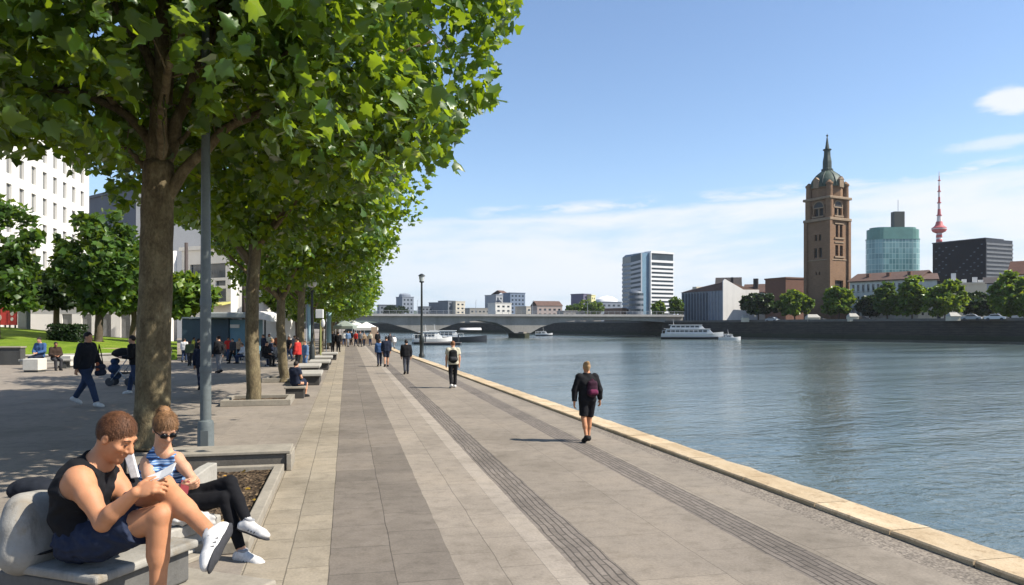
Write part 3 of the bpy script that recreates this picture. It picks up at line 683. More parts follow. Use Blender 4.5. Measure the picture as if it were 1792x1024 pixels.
# ---- brick tower with green dome
ZW = 226.; PPW = FPX / ZW; zt = lambda y: HC + (HOR - y) / PPW
def brick(name, col, sc=1., var=.3):
    t = NT(name); v = t.coord(); tcb = t.n('ShaderNodeTexBrick'); mp = t.n('ShaderNodeMapping'); t.l(v, mp.inputs[0]); mp.inputs['Rotation'].default_value = (radians(90), 0, 0)
    c = t.ramp(t.noise(v, .35, 6, .6), [(.25, tuple(x * (1 - var) for x in col)), (.75, tuple(x * (1 + var) for x in col))])
    c = t.mix(.7, c, t.ramp(t.noise(t.coord((.6, .6, 4.)), 1.4, 4, .7), [(.3, tuple(x * .7 for x in col)), (.7, tuple(x * 1.25 for x in col))]))
    t.bsdf(c, .88, t.bump(t.noise(v, 6, 5, .7), .4, .06), spec=.2); return t.m
M_brick = brick('tower_sandstone', (.205, .125, .075), 1., .42); M_brickd = brick('dark_brick', (.13, .07, .05))
M_trim = mat('tower_trim', (.30, .215, .14), .85, .25, 1, .4, 6, .05)
M_cop = mat('green_copper', (.062, .092, .066), .6, .35, .5, .2, 5, .03, streak=.4)
M_copd = mat('dark_copper', (.055, .075, .062), .6, .3, 1, .2, 5, .03)
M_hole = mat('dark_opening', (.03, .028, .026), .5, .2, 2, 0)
pc = at(1452, 570, ZW); A = 8.6
tw_yaw = -TH - radians(40)
# root at the corner nearest the camera; local x goes along the lit right face, y along the dark left face
H1 = zt(385) - BANK
def wpair(x, z, w=.85, h=2.3, gap=1.3): return [(x - gap / 2 - w / 2, x - gap / 2 + w / 2, z, z + h), (x + gap / 2 - w / 2, x + gap / 2 + w / 2, z, z + h)]
ex = np.array([cos(tw_yaw + pi / 2 - .0), sin(tw_yaw + pi / 2), 0])
p0 = np.array([pc[0], pc[1], BANK]); dirx = unit(RT * .878 + FW * .479)
p1 = p0 + dirx * A
zz = lambda y: zt(y) - BANK
fr = wpair(A / 2, zz(414), 1.25, 3.9, 1.9) + wpair(A / 2, zz(447), 1.4, 3.3, 2.1) + [(A / 2 - 1.9, A / 2 + 1.9, zz(505), zz(490))]
lf = wpair(A / 2, zz(419), .9, 1.9, 1.5) + wpair(A / 2, zz(449), 1.2, 3.0, 1.8) + wpair(A / 2, zz(480), .6, 1.0, 1.2)
tower, W = bld('clock_tower', 'tall brown brick tower with green dome and thin spire on the far bank', p0, p1, A, H1, M_brick, f=fr, l=lf, depth=.7, pane=M_hole, roof=False, cat='tower', zb=BANK)
tower.name = 'church_tower'
def corn(z, h, over, m=M_trim, nm='cornice'): return MB().b2((-over, -over, z), (A + over, A + over, z + h)).build(nm, m, tower, bevel=.15)
corn(H1 + .003, .9, .75); corn(zz(455), .4, .18, nm='string_course'); 
for xx, yy in ((-.02, -.02), (A + .02, -.02), (-.02, A + .02), (A + .02, A + .02)): MB().b2((xx - .55, yy - .55, .0), (xx + .55, yy + .55, H1 - .01)).build('corner_pier', M_brick, tower)
for z in (zz(414), zz(447)):
    MB().b2((A / 2 - 2.2, -.3, z - .55), (A / 2 + 2.2, -.003, z - .1)).build('sill', M_trim, tower)
    MB().b2((A / 2 - 2.1, -.22, z + 4.0), (A / 2 + 2.1, -.003, z + 4.35)).build('hood', M_trim, tower)
# belfry with tall openings, corner turrets, octagon, dome, lantern, spire
HB = zz(347) - H1 - .9; zb = H1 + .905
bf = MB()
for org, a in (((.35, .35), 0), ((A - .35, .35), pi / 2), ((A - .35, A - .35), pi), ((.35, A - .35), -pi / 2)):
    w_ = A - .7; v, q = facade(w_, HB, [(w_ / 2 - 1.7, w_ / 2 + 1.7, .9, HB - 2.3), (.8, 1.7, 1.4, HB - 1.6), (w_ - 1.7, w_ - .8, 1.4, HB - 1.6)], .8)
    M = Matrix.Rotation(a, 3, 'Z'); bf.add([M @ Vector(x) + Vector((*org, zb)) for x in v], q)
    for x0, x1 in ((w_ / 2 - 1.7, w_ / 2 + 1.7), (.8, 1.7), (w_ - 1.7, w_ - .8)):
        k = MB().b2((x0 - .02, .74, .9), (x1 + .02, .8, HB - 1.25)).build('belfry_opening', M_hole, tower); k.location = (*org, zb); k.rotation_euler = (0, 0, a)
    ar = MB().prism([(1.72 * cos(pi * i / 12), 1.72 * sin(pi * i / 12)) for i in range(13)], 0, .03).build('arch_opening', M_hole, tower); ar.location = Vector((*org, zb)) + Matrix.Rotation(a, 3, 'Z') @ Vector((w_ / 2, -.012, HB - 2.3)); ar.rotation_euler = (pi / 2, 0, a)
    an = MB().prism([(2.15 * cos(pi * i / 12), 2.15 * sin(pi * i / 12)) for i in range(13)] + [(1.75 * cos(pi * i / 12), 1.75 * sin(pi * i / 12)) for i in range(12, -1, -1)], 0, .12).build('arch_stone', M_trim, tower); an.location = Vector((*org, zb)) + Matrix.Rotation(a, 3, 'Z') @ Vector((w_ / 2, -.02, HB - 2.3)); an.rotation_euler = (pi / 2, 0, a)
    mu = MB().b2((w_ / 2 - .18, .1, .9), (w_ / 2 + .18, .5, HB - 1.3)); mu.b2((w_ / 2 - 1.9, -.12, HB * .55), (w_ / 2 + 1.9, .3, HB * .55 + .35)); mu.b2((w_ / 2 - 2.1, -.45, .35), (w_ / 2 + 2.1, -.004, .8))
    k = mu.build('mullion', M_trim, tower); k.location = (*org, zb); k.rotation_euler = (0, 0, a)
bf.add([(.35, .35, zb + HB), (A - .35, .35, zb + HB), (A - .35, A - .35, zb + HB), (.35, A - .35, zb + HB)], [(0, 1, 2, 3)])
bf.build('belfry', M_brick, tower)
zc_ = zb + HB; corn(zc_ + .003, .8, .8)
for sx_ in (0, 1):
    for sy_ in (0, 1):
        c = (A * sx_ + (.55 if not sx_ else -.55), A * sy_ + (.55 if not sy_ else -.55))
        MB().lathe([(1.15, zb - .9), (1.15, zc_ + .7), (.95, zc_ + .8), (.9, zz(322)), (1.15, zz(321)), (1.1, zz(318)), (.75, zz(317)), (.45, zz(314.5)), (.12, zz(313.5)), (.0, zz(312))], (*c, 0), 10).build('turret', M_brick, tower, 'auto')
cx = A / 2
zo = zc_ + .81; oc = MB().lathe([(4.8, zo), (4.8, zz(326)), (5.1, zz(325.5)), (5.1, zz(323))], (cx, cx, 0), 8); oc.build('octagon_drum', M_brick, tower)
zd = zz(324) + .003; hd = zz(291) - zd
MB().lathe([(5.0, zd), (5.1, zd + .06 * hd), (4.95, zd + .25 * hd), (4.5, zd + .45 * hd), (3.6, zd + .66 * hd), (2.45, zd + .84 * hd), (1.55, zd + .95 * hd), (1.45, zd + hd)], (cx, cx, 0), 16).build('dome', M_cop, tower, 'auto')
for k in range(8):
    a = k * pi / 4 + pi / 8; pts = [(cx + r * cos(a), cx + r * sin(a), z) for r, z in ((5.13, zd + .05 * hd), (4.98, zd + .25 * hd), (4.53, zd + .45 * hd), (3.64, zd + .66 * hd), (2.34, zd + .84 * hd), (1.5, zd + .96 * hd))]
    MB().tube(pts, .14, 5).build('dome_rib', M_copd, tower, True)
for a in (0, pi / 2, pi, -pi / 2):
    k = MB().b2((-.9, -5.3, zd - .4), (.9, -4.3, zd + 2.0)).add([(-1.1, -5.4, zd + 2.0), (1.1, -5.4, zd + 2.0), (0, -5.4, zd + 3.0), (-1.1, -4.3, zd + 2.0), (1.1, -4.3, zd + 2.0), (0, -4.3, zd + 3.0)], [(0, 1, 2), (3, 5, 4), (0, 3, 4, 1), (1, 4, 5, 2), (2, 5, 3, 0)]).build('dormer', M_trim, tower)
    k.location = (cx, cx, 0); k.rotation_euler = (0, 0, a)
zl = zz(292) + .003
MB().lathe([(1.75, zl), (1.75, zl + .5), (1.35, zl + .7), (1.3, zz(275)), (1.0, zz(265)), (.95, zz(256)), (1.3, zz(255)), (1.3, zz(253.5)), (.7, zz(253))], (cx, cx, 0), 8).build('lantern', M_copd, tower)
MB().lathe([(.68, zz(253)), (.42, zz(243)), (.2, zz(233)), (.10, zz(231)), (.34, zz(229.6)), (.34, zz(228.4)), (.08, zz(227)), (0, zz(224))], (cx, cx, 0), 8).build('spire', M_copd, tower)
# brick hall at the foot of the tower
q0 = onb(1375, 254); q1 = onb(1415, 258)
hall, W = bld('brick_hall', 'plain dark brick hall joined to the foot of the brown tower', q0, q1, 10, HC + (HOR - 488) * 256 / FPX - BANK, M_brickd, f=[(1, 2, 3, 5.5), (4.4, 5.4, 3, 5.5)], depth=.3)
# ---- white and glass tower block
Zk = 330.; zk = lambda y: HC + (HOR - y) * Zk / FPX - BANK
M_dkglass = mat('dark_facade_glass', (.03, .045, .06), .12, .35, .3, 0, spec=.7)
M_blglass = mat('blue_facade_glass', (.16, .27, .36), .12, .15, .2, 0, spec=.7)
M_panel = mat('white_panel', (.78, .78, .77), .6, .05, .5, 0); M_gpanel = mat('grey_panel', (.34, .37, .41), .6, .1, .5, 0)
q0 = onb(1140, Zk); q1 = onb(1178, Zk + 6)
blk, W = bld('tower_block', 'slim office tower with white bands and a blue glass shaft beyond the bridge end', q0, q1, 12, zk(443), M_dkglass, roof=False)
n = 12
for i in range(n):
    z0 = zk(548) + (zk(461) - zk(548)) * i / n; h_ = (zk(461) - zk(548)) / n
    MB().b2((-.35, -.35, z0), (W + .3, 12.3, z0 + h_ * .5)).build('spandrel_band', M_panel, blk)
MB().b2((-.4, -.4, zk(459)), (W + .35, 12.4, zk(455))).build('spandrel_band', M_panel, blk)
MB().b2((-.45, -.45, zk(443)), (W + .4, 12.4, zk(440))).build('roof_slab', M_panel, blk)
MB().b2((2.5, 3, zk(440)), (W - 2, 8, zk(437.5))).build('plant_room', M_panel, blk)
MB().b2((-.8, -.5, 0), (-.36, 12, zk(441))).build('fin', M_panel, blk)
MB().b2((-5.2, .8, 0), (-.82, 11, zk(443.5))).build('glass_shaft', M_blglass, blk)
MB().b2((-5.9, .0, 0), (-5.22, 11, zk(444))).build('fin', M_gpanel, blk)
MB().add([(-5.93, .1, 0), (-9.5, 2.6, 0), (-7.7, 11, 0), (-5.93, 11, 0), (-5.93, .1, zk(444)), (-9.5, 2.6, zk(449)), (-7.7, 11, zk(449)), (-5.93, 11, zk(444))], [(0, 1, 5, 4), (1, 2, 6, 5), (2, 3, 7, 6), (4, 5, 6, 7), (0, 4, 7, 3)]).build('side_wing', M_dkglass, blk)
for i in range(12):
    a0 = zk(548) + (zk(452) - zk(548)) * i / 12; b0_ = a0 + 1.05; s0 = 1 + .01 * i / 12
    MB().add([(-6.0, -.1, a0 * 1.0), (-9.7, 2.4, a0 * .955), (-7.9, 11.1, a0 * .955), (-6.0, 11.1, a0), (-6.0, -.1, b0_), (-9.7, 2.4, b0_ * .955), (-7.9, 11.1, b0_ * .955), (-6.0, 11.1, b0_)], [(0, 1, 5, 4), (1, 2, 6, 5), (4, 5, 6, 7), (0, 3, 2, 1)]).build('spandrel_band', M_gpanel, blk)
MB().lathe([(3.3, 0), (3.3, zk(516)), (3.0, zk(513)), (2.2, zk(510)), (0, zk(509))], (-7.9, 1.0, 0), 20).build('rounded_annex', mat('annex_grey', (.14, .16, .19), .6, .15, .5, 0), blk, 'auto')
for i in range(4): MB().lathe([(3.34, zk(545) + i * 2.3), (3.34, zk(545) + i * 2.3 + 1.0)], (-7.9, 1.0, 0), 20).build('window_band', M_dkglass, blk, 'auto')
# ---- green glass block with rounded ends
Zg = 430.; zg = lambda y: HC + (HOR - y) * Zg / FPX - BANK
t = NT('teal_curtain_wall'); v = t.coord((1, 1, 1)); br = t.n('ShaderNodeTexBrick', offset=0.0); mp = t.n('ShaderNodeMapping'); tc_ = t.n('ShaderNodeUVMap')
at2 = t.n('ShaderNodeAttribute', attribute_name='uvw'); t.l(at2.outputs['Vector'], br.inputs['Vector'])
for k, q in (('Scale', 1.), ('Mortar Size', .14), ('Brick Width', 1.9), ('Row Height', 3.1), ('Mortar Smooth', .2), ('Bias', -.2)): br.inputs[k].default_value = q
br.inputs['Color1'].default_value = (.09, .20, .21, 1); br.inputs['Color2'].default_value = (.20, .36, .36, 1); br.inputs['Mortar'].default_value = (.27, .40, .38, 1)
t.bsdf(br.outputs['Color'], t.ramp(br.outputs['Fac'], [(0, (.15,) * 3), (1, (.5,) * 3)]), spec=.6); M_teal = t.m
M_tealtop = mat('teal_cladding', (.12, .27, .235), .5, .15, .3, 0)
gp = onb(1562, Zg); gl = thing('glass_office_block', 'teal glass office block with rounded ends and a dark chimney on top', 'building', gp, -TH)
def stadium(hw, hd, n=10): 
    o = []
    for s_, a0 in ((1, -pi / 2), (-1, pi / 2)):
        for i in range(n + 1): a = a0 + pi * i / n; o.append((s_ * (hw - hd) + hd * cos(a), hd * sin(a)))
    return o
def teal(name, hw, hd, z0, z1, m):
    o = stadium(hw, hd); ob = MB().prism(o, z0, z1).build(name, m, gl)
    me = ob.data; a = me.attributes.new('uvw', 'FLOAT_VECTOR', 'CORNER'); per = [0]
    for p, q in zip(o, o[1:] + o[:1]): per.append(per[-1] + math.dist(p, q))
    n = len(o)
    for pl in me.polygons:
        ids = [(li, me.loops[li].vertex_index) for li in pl.loop_indices]; js = {i % n for _, i in ids}
        wrap = len(js) == 2 and js == {0, n - 1}
        for li, vi in ids:
            j = vi % n; a.data[li].vector = (per[n] if wrap and j == 0 else per[j], me.vertices[vi].co.z, 0)
    return ob
teal('wall', 15, 6.5, 0, zg(420), M_teal); teal('upper_storey', 14.6, 6.2, zg(420) + .003, zg(403), M_tealtop); teal('roof_slab', 13, 5.5, zg(403) + .003, zg(399.5), M_tealtop)
teal('cornice', 15.2, 6.7, zg(420.6), zg(419), M_tealtop)
MB().b2((0, -2, zg(399.4)), (6, 2, zg(371))).build('chimney', mat('dark_chimney', (.05, .055, .05), .6, .2, 1, 0), gl)
MB().tube([(3.2, 0, zg(371)), (3.2, 0, zg(350))], .14, 6).build('antenna', M_gpanel, gl)
# ---- dark office block
Zo = 380.; zo_ = lambda y: HC + (HOR - y) * Zo / FPX - BANK
M_navy = mat('navy_glass', (.002, .0045, .012), .5, .4, .4, 0, spec=.06); M_dkband = mat('dark_band', (.022, .028, .04), .5, .2, .5, 0); M_gband = mat('grey_band', (.15, .16, .17), .6, .15, .5, 0)
q0 = onb(1632, Zo + 18); q1 = onb(1724, Zo - 6)
dk, W = bld('dark_office_block', 'wide near-black office block with grey banded end beside the red mast', q0, q1, 16, zo_(420), M_navy, f=[h for i, h in enumerate(grid(14, 9, 1, 26.5, zo_(482), zo_(426), .55, .28)) if (i * 7) % 5 < 2 and (i % 14 < 4 or i % 3)], depth=.12, pane=mat('pale_pane', (.06, .085, .125), .2, .5, .3, 0), roofm=M_dkband)
q0 = onb(1725.5, Zo - 6); q1 = onb(1772, Zo + 3); d = q1 - q0
WW = float(np.hypot(*d[:2])); sub = MB(); 
k = sub.b2((0, 0, 0), (WW, 14, zo_(420.5))).build('end_block', M_dkband, dk); kb = []
yawk = atan2(d[1], d[0]) - dk.rotation_euler[2]; M = Matrix.Rotation(-dk.rotation_euler[2], 3, 'Z'); lp = M @ Vector((q0[0] - dk.location[0], q0[1] - dk.location[1], 0))
k.location = lp; k.rotation_euler = (0, 0, yawk)
for i in range(9):
    z0 = zo_(488) + (zo_(423) - zo_(488)) * i / 9
    g_ = MB().b2((.2, -.2, z0), (WW + .2, 13.9, z0 + 1.0)).build('grey_band', M_gband, dk); g_.location = lp; g_.rotation_euler = (0, 0, yawk)
# ---- red and white broadcast mast
Zm = 650.; zm = lambda y: HC + (HOR - y) * Zm / FPX - BANK
tv = thing('broadcast_tower', 'thin red and white broadcast tower with a red pod behind the dark office block', 'tower', onb(1643.5, Zm), 0)
M_red = mat('mast_red', (.52, .09, .09), .6, .15, .5, 0); M_wht = mat('mast_white', (.72, .66, .64), .6, .1, .5, 0)
MB().lathe([(3.0, 0), (2.4, zm(424)), (2.2, zm(408))], (0, 0, 0), 12).build('shaft', M_wht, tv, True)
for y0, y1 in ((424, 419), (416, 411)): MB().lathe([(2.5, zm(y0)), (2.4, zm(y1))], (0, 0, 0), 12).build('red_ring', M_red, tv, True)
MB().lathe([(2.7, zm(408)), (5.2, zm(405.5)), (6.0, zm(402)), (6.0, zm(399)), (4.2, zm(396.5)), (3.2, zm(394)), (2.4, zm(388))], (0, 0, 0), 20).build('pod', M_red, tv, 'auto')
MB().lathe([(6.1, zm(401.6)), (6.1, zm(400.2))], (0, 0, 0), 20).build('pod_window_band', M_wht, tv)
ys = [388, 377, 366, 355, 345, 335, 325, 316, 308, 300]; rs = [2.0, 1.5, 1.15, .95, .85, .75, .62, .45, .34, .22]
for i in range(9): MB().lathe([(rs[i], zm(ys[i])), (rs[i + 1], zm(ys[i + 1]))], (0, 0, 0), 8).build('mast_section', M_red if i % 2 else M_wht, tv)
for i in (1, 3, 5, 7): MB().lathe([(rs[i] + .7, zm(ys[i]) - .4), (rs[i] + .7, zm(ys[i]) + .4)], (0, 0, 0), 8).build('platform', M_red, tv)
# ---- houses along the far quay
M_redroof = mat('red_tile_roof', (.14, .062, .042), .85, .3, .6, .4, 6, .06); M_dkroof = mat('dark_slate_roof', (.055, .045, .042), .8, .3, .6, .3, 6, .05); M_brroof = mat('brown_roof', (.13, .075, .055), .85, .3, .6, .3, 6, .05)
M_cream = mat('cream_render', (.66, .60, .46), .85, .06, .5, .1, 10, streak=.15); M_blgrey = mat('blue_grey_facade', (.20, .235, .28), .7, .2, .5, .1, 10)
Zh = 250.; zh = lambda y, Z=Zh: HC + (HOR - y) * Z / FPX - BANK
q0 = onb(1193, 286); q1 = onb(1265, 264)
ga, W = bld('gabled_hall', 'hall with a blue-grey columned side and a bright white gable end', q0, q1, 16, zh(509, 274), M_blgrey, f=[(x, x + .85, .8, zh(513, 274)) for x in np.arange(.8, 20, 1.75) if x + 1 < 17], depth=.5, roof=False, pane=M_dkglass)
D = 16
for i in range(int(W / 1.75)): MB().b2((.35 + 1.75 * i, -.35, 0), (.6 + 1.75 * i, -.003, zh(511, 274))).build('column', M_gpanel, ga)
hp = zh(495, 274)
MB().add([(W + .02, -.2, 0), (W + .02, 16.2, 0), (W + .02, 16.2, zh(509, 274) + .2), (W + .02, 9, zh(508.5, 274)), (W + .02, .6, hp + .8), (W + .02, -.2, hp)] + [(W + .4, y, z) for y, z in ((-.2, 0), (16.2, 0), (16.2, zh(509, 274) + .2), (9, zh(508.5, 274)), (.6, hp + .8), (-.2, hp))], [(5, 4, 3, 2, 1, 0), (6, 7, 8, 9, 10, 11), (0, 1, 7, 6), (1, 2, 8, 7), (2, 3, 9, 8), (3, 4, 10, 9), (4, 5, 11, 10), (5, 0, 6, 11)]).build('gable_wall', M_white_r, ga)
MB().add([(-.3, -.4, zh(510, 274)), (W, -.4, zh(510, 274)), (W, 1.2, hp), (-.3, 5, zh(503, 274)), (-.3, 16, zh(509, 274)), (W, 16, zh(509, 274))], [(0, 1, 2, 3), (3, 2, 5, 4), (0, 3, 4), (1, 5, 2)]).build('roof', M_brroof, ga)
MB().b2((4, 2, zh(507, 274)), (6.5, 5, zh(500, 274))).build('dormer', M_cream, ga)
q0 = onb(1252, 290); q1 = onb(1296, 287)
o, W = bld('slate_house', 'tall house with dark slate roof rising behind the white gable', q0, q1, 12, zh(509, 290), M_white_r, roof=False); gable(o, W, 12, zh(509, 290), 5.2, M_dkroof)
MB().b2((W * .6, 3, zh(500, 290)), (W * .6 + 1, 4, zh(485, 290))).build('chimney', M_dkroof, o)
q0 = onb(1300, 284); q1 = onb(1342, 280)
o, W = bld('brown_roofed_house', 'low white house with brown roof and square dark chimney beside the gable hall', q0, q1, 11, zh(512, 282), M_white_r, f=grid(5, 1, .5, 8.3, 4, 8, .4, .5), roof=False); gable(o, W, 11, zh(512, 282), 3.2, M_brroof)
MB().b2((W * .4, 2, zh(505, 282)), (W * .4 + 1.7, 3.7, zh(487, 282))).build('chimney', M_dkroof, o)
q0 = onb(1338, 272); q1 = onb(1380, 266)
o, W = bld('yellow_house', 'cream yellow house with red roof left of the brick hall', q0, q1, 10, zh(512, 269), M_cream, f=grid(4, 2, .5, 8, 1, 9.5, .4, .5), roof=False); gable(o, W, 10, zh(512, 269), 3.0, M_redroof)
q0 = onb(1487, 222); q1 = onb(1606, 206)
o, W = bld('long_white_house', 'long white house with rows of dark windows and brown roof right of the tower', q0, q1, 11, zh(491, 214), M_white_r, f=grid(13, 3, .4, 20, 1.2, zh(493, 214), .5, .66), r=grid(3, 3, 1, 10, 1.2, 10, .4, .55), depth=.35, roof=False); gable(o, W, 11, zh(491, 214), 2.4, M_brroof, over=.6)
for x in (4, 10, 16): MB().b2((x, 2, zh(488, 214)), (x + .9, 3, zh(477, 214))).build('chimney', M_brickd, o)
MB().b2((-.1, -.25, zh(509, 214)), (W + .1, -.003, zh(508, 214))).build('string_course', M_white_r, o)
q0 = onb(1606.5, 205); q1 = onb(1640, 203)
o, W = bld('corner_house', 'plain white corner house with hipped brown roof at the end of the long white house', q0, q1, 11, zh(490, 205), M_white_r, f=grid(3, 3, .4, 5, 1, 10, .35, .5), roof=False); gable(o, W, 11, zh(490, 205), 1.8, M_brroof, over=.5)
q0 = onb(1655, 240); q1 = onb(1722, 236)
o, W = bld('flat_roofed_house', 'low cream house with flat roof and roof plant below the dark office block', q0, q1, 10, zh(498, 240), M_cream, f=grid(6, 2, .4, 12, 1, 10, .4, .45))
for x, h_ in ((2, 3.2), (5, 1.2), (8, 1.8), (9.6, .9)): MB().b2((x, 2, zh(498, 240) + .5), (x + 1.2, 3.4, zh(498, 240) + .5 + h_)).build('roof_plant', M_panel, o)
q0 = onb(1722, 260); q1 = onb(1768, 256)
o, W = bld('grey_house', 'grey house with slate roof between the flat roofed house and the edge trees', q0, q1, 10, zh(496, 258), M_gpanel, f=grid(4, 2, .4, 8.6, 1, 10, .4, .45), roof=False); gable(o, W, 10, zh(496, 258), 2.2, M_dkroof)
q0 = onb(1764, 214); q1 = onb(1850, 206)
o, W = bld('red_roofed_house', 'house with a steep red tiled roof at the edge of the view', q0, q1, 10, zh(480, 210), M_white_r, f=grid(6, 3, .4, 13, 1, 12, .4, .5), roof=False); gable(o, W, 10, zh(480, 210), 4.0, M_redroof)
# ---- skyline beyond the bridge
SK = [(664, 700, 534, 640, (.20, .22, .25), 'low hazy grey block at the start of the skyline over the bridge'), (704, 724, 520, 620, (.22, .25, .30), 'blue-grey tower with a rounded top standing over the bridge deck'),
      (737, 770, 537, 640, (.18, .20, .23), 'long dark low block right of the promenade lamp'), (771, 778, 530, 640, (.17, .19, .22), 'narrow dark tower right of the promenade lamp'),
      (784, 797, 527, 600, (.16, .18, .21), 'dark half of a pair of blocks over the middle of the bridge'), (797.5, 814, 528, 600, (.60, .55, .45), 'cream half of a pair of blocks over the middle of the bridge'),
      (822, 858, 540, 560, (.33, .31, .27), 'wide low grey block with a crane-like ridge'), (867, 895, 531, 520, (.72, .70, .64), 'bright white box-shaped block above the bridge deck'),
      (868, 880, 517, 580, (.33, .35, .38), 'grey tower behind the bright white box'), (881, 891, 516, 590, (.55, .56, .58), 'pale slim tower between the grey tower and the blue tower'),
      (893, 919, 513, 570, (.17, .22, .30), 'blue glass tower above the bridge deck'), (921, 938, 537, 520, (.45, .42, .36), 'small beige block right of the blue glass tower'),
      (940, 984, 536, 500, (.42, .34, .30), 'long block with brown roof left of the green trees'), (1021, 1034, 515, 540, (.14, .13, .20), 'dark violet tower behind the green trees'),
      (1035, 1042, 517, 541, (.62, .58, .30), 'yellowish slab against the dark violet tower'), (1052, 1088, 529, 470, (.22, .25, .30), 'dark glazed pavilion left of the office tower'),
      (1088, 1120, 541, 330, (.26, .16, .11), 'low brown brick building in front of the office tower'), (986, 1052, 545, 430, (.30, .28, .26), 'low grey building under the green trees')]
for i, (x0, x1, y, Z, col, lb) in enumerate(SK):
    H = HC + (HOR - y) * Z / FPX - BANK; q0 = onb(x0, Z); q1 = onb(x1, Z + 6)
    Wd = math.dist(q0[:2], q1[:2]); nx = max(2, int(Wd / 3.2)); nz = max(1, min(8, int(H / 3.4)))
    m = mat('skyline_wall', (.3, .3, .3)) if 0 else mat('skyline_wall_%s' % 'abcdefghijklmnopqrstuvwxyz'[i], col, .8, .12, .3, 0)
    o, W = bld('city_block', lb, q0, q1, 12, H, m, f=[h for k, h in enumerate(grid(nx, nz, .5, Wd - .5, 1.5, H - .6, .5, .42))][:90], depth=.25, pane=M_dkglass, group='city skyline beyond the bridge')
    if i in (12, 9): gable(o, W, 12, H + .5, 3, M_brroof)
    if i == 1: MB().lathe([(W * .5, 0), (W * .5, 1.6), (W * .42, 2.6), (0, 3.0)], (W / 2, 6, H + .5), 16, 1, .6).build('rounded_top', m, o)
    if i == 15: MB().lathe([(W * .52, 0), (W * .5, 1.5), (W * .3, 3.2), (0, 4.0)], (W / 2, 6, H + .5), 18, 1, .5).build('curved_roof', M_panel, o, 'auto')
# ---- hills
mb = MB(); pts = []
hr = random.Random(2)
for i in range(41):
    a = radians(-16 + 52 * i / 40); R_ = 1900; pts.append((R_ * sin(a), R_ * cos(a), BANK + 14 + 22 * (.5 + .5 * sin(i * .45 + 1)) * (1 if i < 22 else .55) + hr.uniform(-3, 3)))
mb.add([(x, y, z) for x, y, z in pts] + [(x * .9, y * .9, BANK - 1) for x, y, z in pts] + [(x * 1.1, y * 1.1, BANK - 1) for x, y, z in pts], [(i, i + 1, 41 + i + 1, 41 + i) for i in range(40)] + [(i, 82 + i, 82 + i + 1, i + 1) for i in range(40)])
struct(mb.build('hills', mat('hill_woods', (.05, .075, .05), .95, .3, .01, 0), None, True))
# ---- trees on the far bank
BG = 'trees along the far bank'
def btree(seed, px, half, top, Z, label, m=M_leafy, n=1500, bot=550, name='broadleaf_tree'):
    pp = FPX / Z; z1 = HC + (HOR - top) / pp - BANK; z0 = max(.8, HC + (HOR - bot) / pp - BANK)
    o = plane_tree(seed, n, half / pp * .92, z0, z1, TPL_LOW, 1.05, z0 + .3 * (z1 - z0), .22, label, BG, m, M_bark2, name); p = onb(px, Z); o.location = p; o.rotation_euler = (0, 0, seed); return o
BT = [(1151, 12, 530, 280, 'small tree at the bridge end below the office tower', M_leafy), (1183, 14, 515, 276, 'dark narrow tree against the columned hall', M_leaf2), (1327, 33, 508, 228, 'round near-black tree in front of the white gable', M_leaf3), (1391, 29, 509, 224, 'bright green round tree left of the brown tower', M_leafy),
      (1468, 25, 498, 216, 'light green tree standing before the lit face of the tower', M_leafy), (1553, 25, 500, 204, 'dark green tree before the long white house', M_leaf2), (1596, 27, 488, 198, 'tall light green tree before the end of the long white house', M_leafy),
      (1654, 37, 485, 190, 'broad bright tree below the red mast', M_leafy), (1716, 40, 516, 196, 'low dark tree between the two broad bright trees', M_leaf3), (1768, 36, 483, 176, 'broad tree in front of the red tiled roof', M_leafy), (1806, 34, 500, 170, 'bright tree cut by the edge of the view', M_leafy),
      (1010, 26, 531, 440, 'green tree behind the bridge, left one of a clump', M_leaf2), (1038, 24, 528, 436, 'green tree behind the bridge, right one of a clump', M_leafy), (690, 26, 536, 560, 'hazy tree behind the row of plane trees over the bridge', M_leaf3), (1522, 22, 520, 212, 'small dark tree in the shade of the long white house', M_leaf3)]
for i, (px, hf, top, Z, lb, m) in enumerate(BT): btree(50 + i, px, hf, top, Z, lb, m, 3400 if hf > 20 else 1500)
# ================================================================ bridge
M_conc = mat('bridge_concrete', (.34, .32, .285), .85, .2, .25, .3, 3, .05, streak=.5)
M_concd = mat('pier_concrete', (.25, .225, .19), .85, .25, .4, .3, 3, .05, streak=.5)
g0, g1 = at(560, 570, 238), at(1195, 570, 262); g0[2] = g1[2] = 0
LB = float(np.hypot(*(g1 - g0)[:2])); yb = atan2((g1 - g0)[1], (g1 - g0)[0])
br = thing('bridge', 'long flat concrete road bridge with shallow arches crossing the river', 'bridge', g0, yb)
def sb(px): return float(np.dot(at(px, 570, 238 + 24 * (px - 560) / 635.)[:2] - g0[:2], (g1 - g0)[:2] / LB))
zB = lambda y: HC + (HOR - y) * 250 / FPX
top = 5.3; und = [(560, 561), (640, 561), (680, 566), (712, 575), (735, 583), (752, 584), (775, 574), (805, 564), (838, 561), (868, 565), (888, 574), (900, 583), (928, 583), (945, 573), (970, 565), (1010, 560.5), (1080, 560), (1140, 562), (1195, 566)]
pts = [(sb(x), zB(y)) for x, y in und]
out = pts + [(pts[-1][0], top), (pts[0][0], top)]
n = len(out); mb = MB()
for a, b in zip(pts, pts[1:]):                                          # girder bay by bay
    v = [(x, y, z) for y in (0, 13) for x, z in (a, b, (b[0], top), (a[0], top))]; mb.add(v, [(0, 1, 2, 3), (7, 6, 5, 4), (0, 4, 5, 1), (3, 2, 6, 7)])
mb.build('girder', M_conc, br)
MB().b2((0, -1.1, top + .003), (LB, 14.1, top + .75)).build('deck', mat('deck_edge', (.42, .40, .37), .8, .15, .3, .2, 4), br)
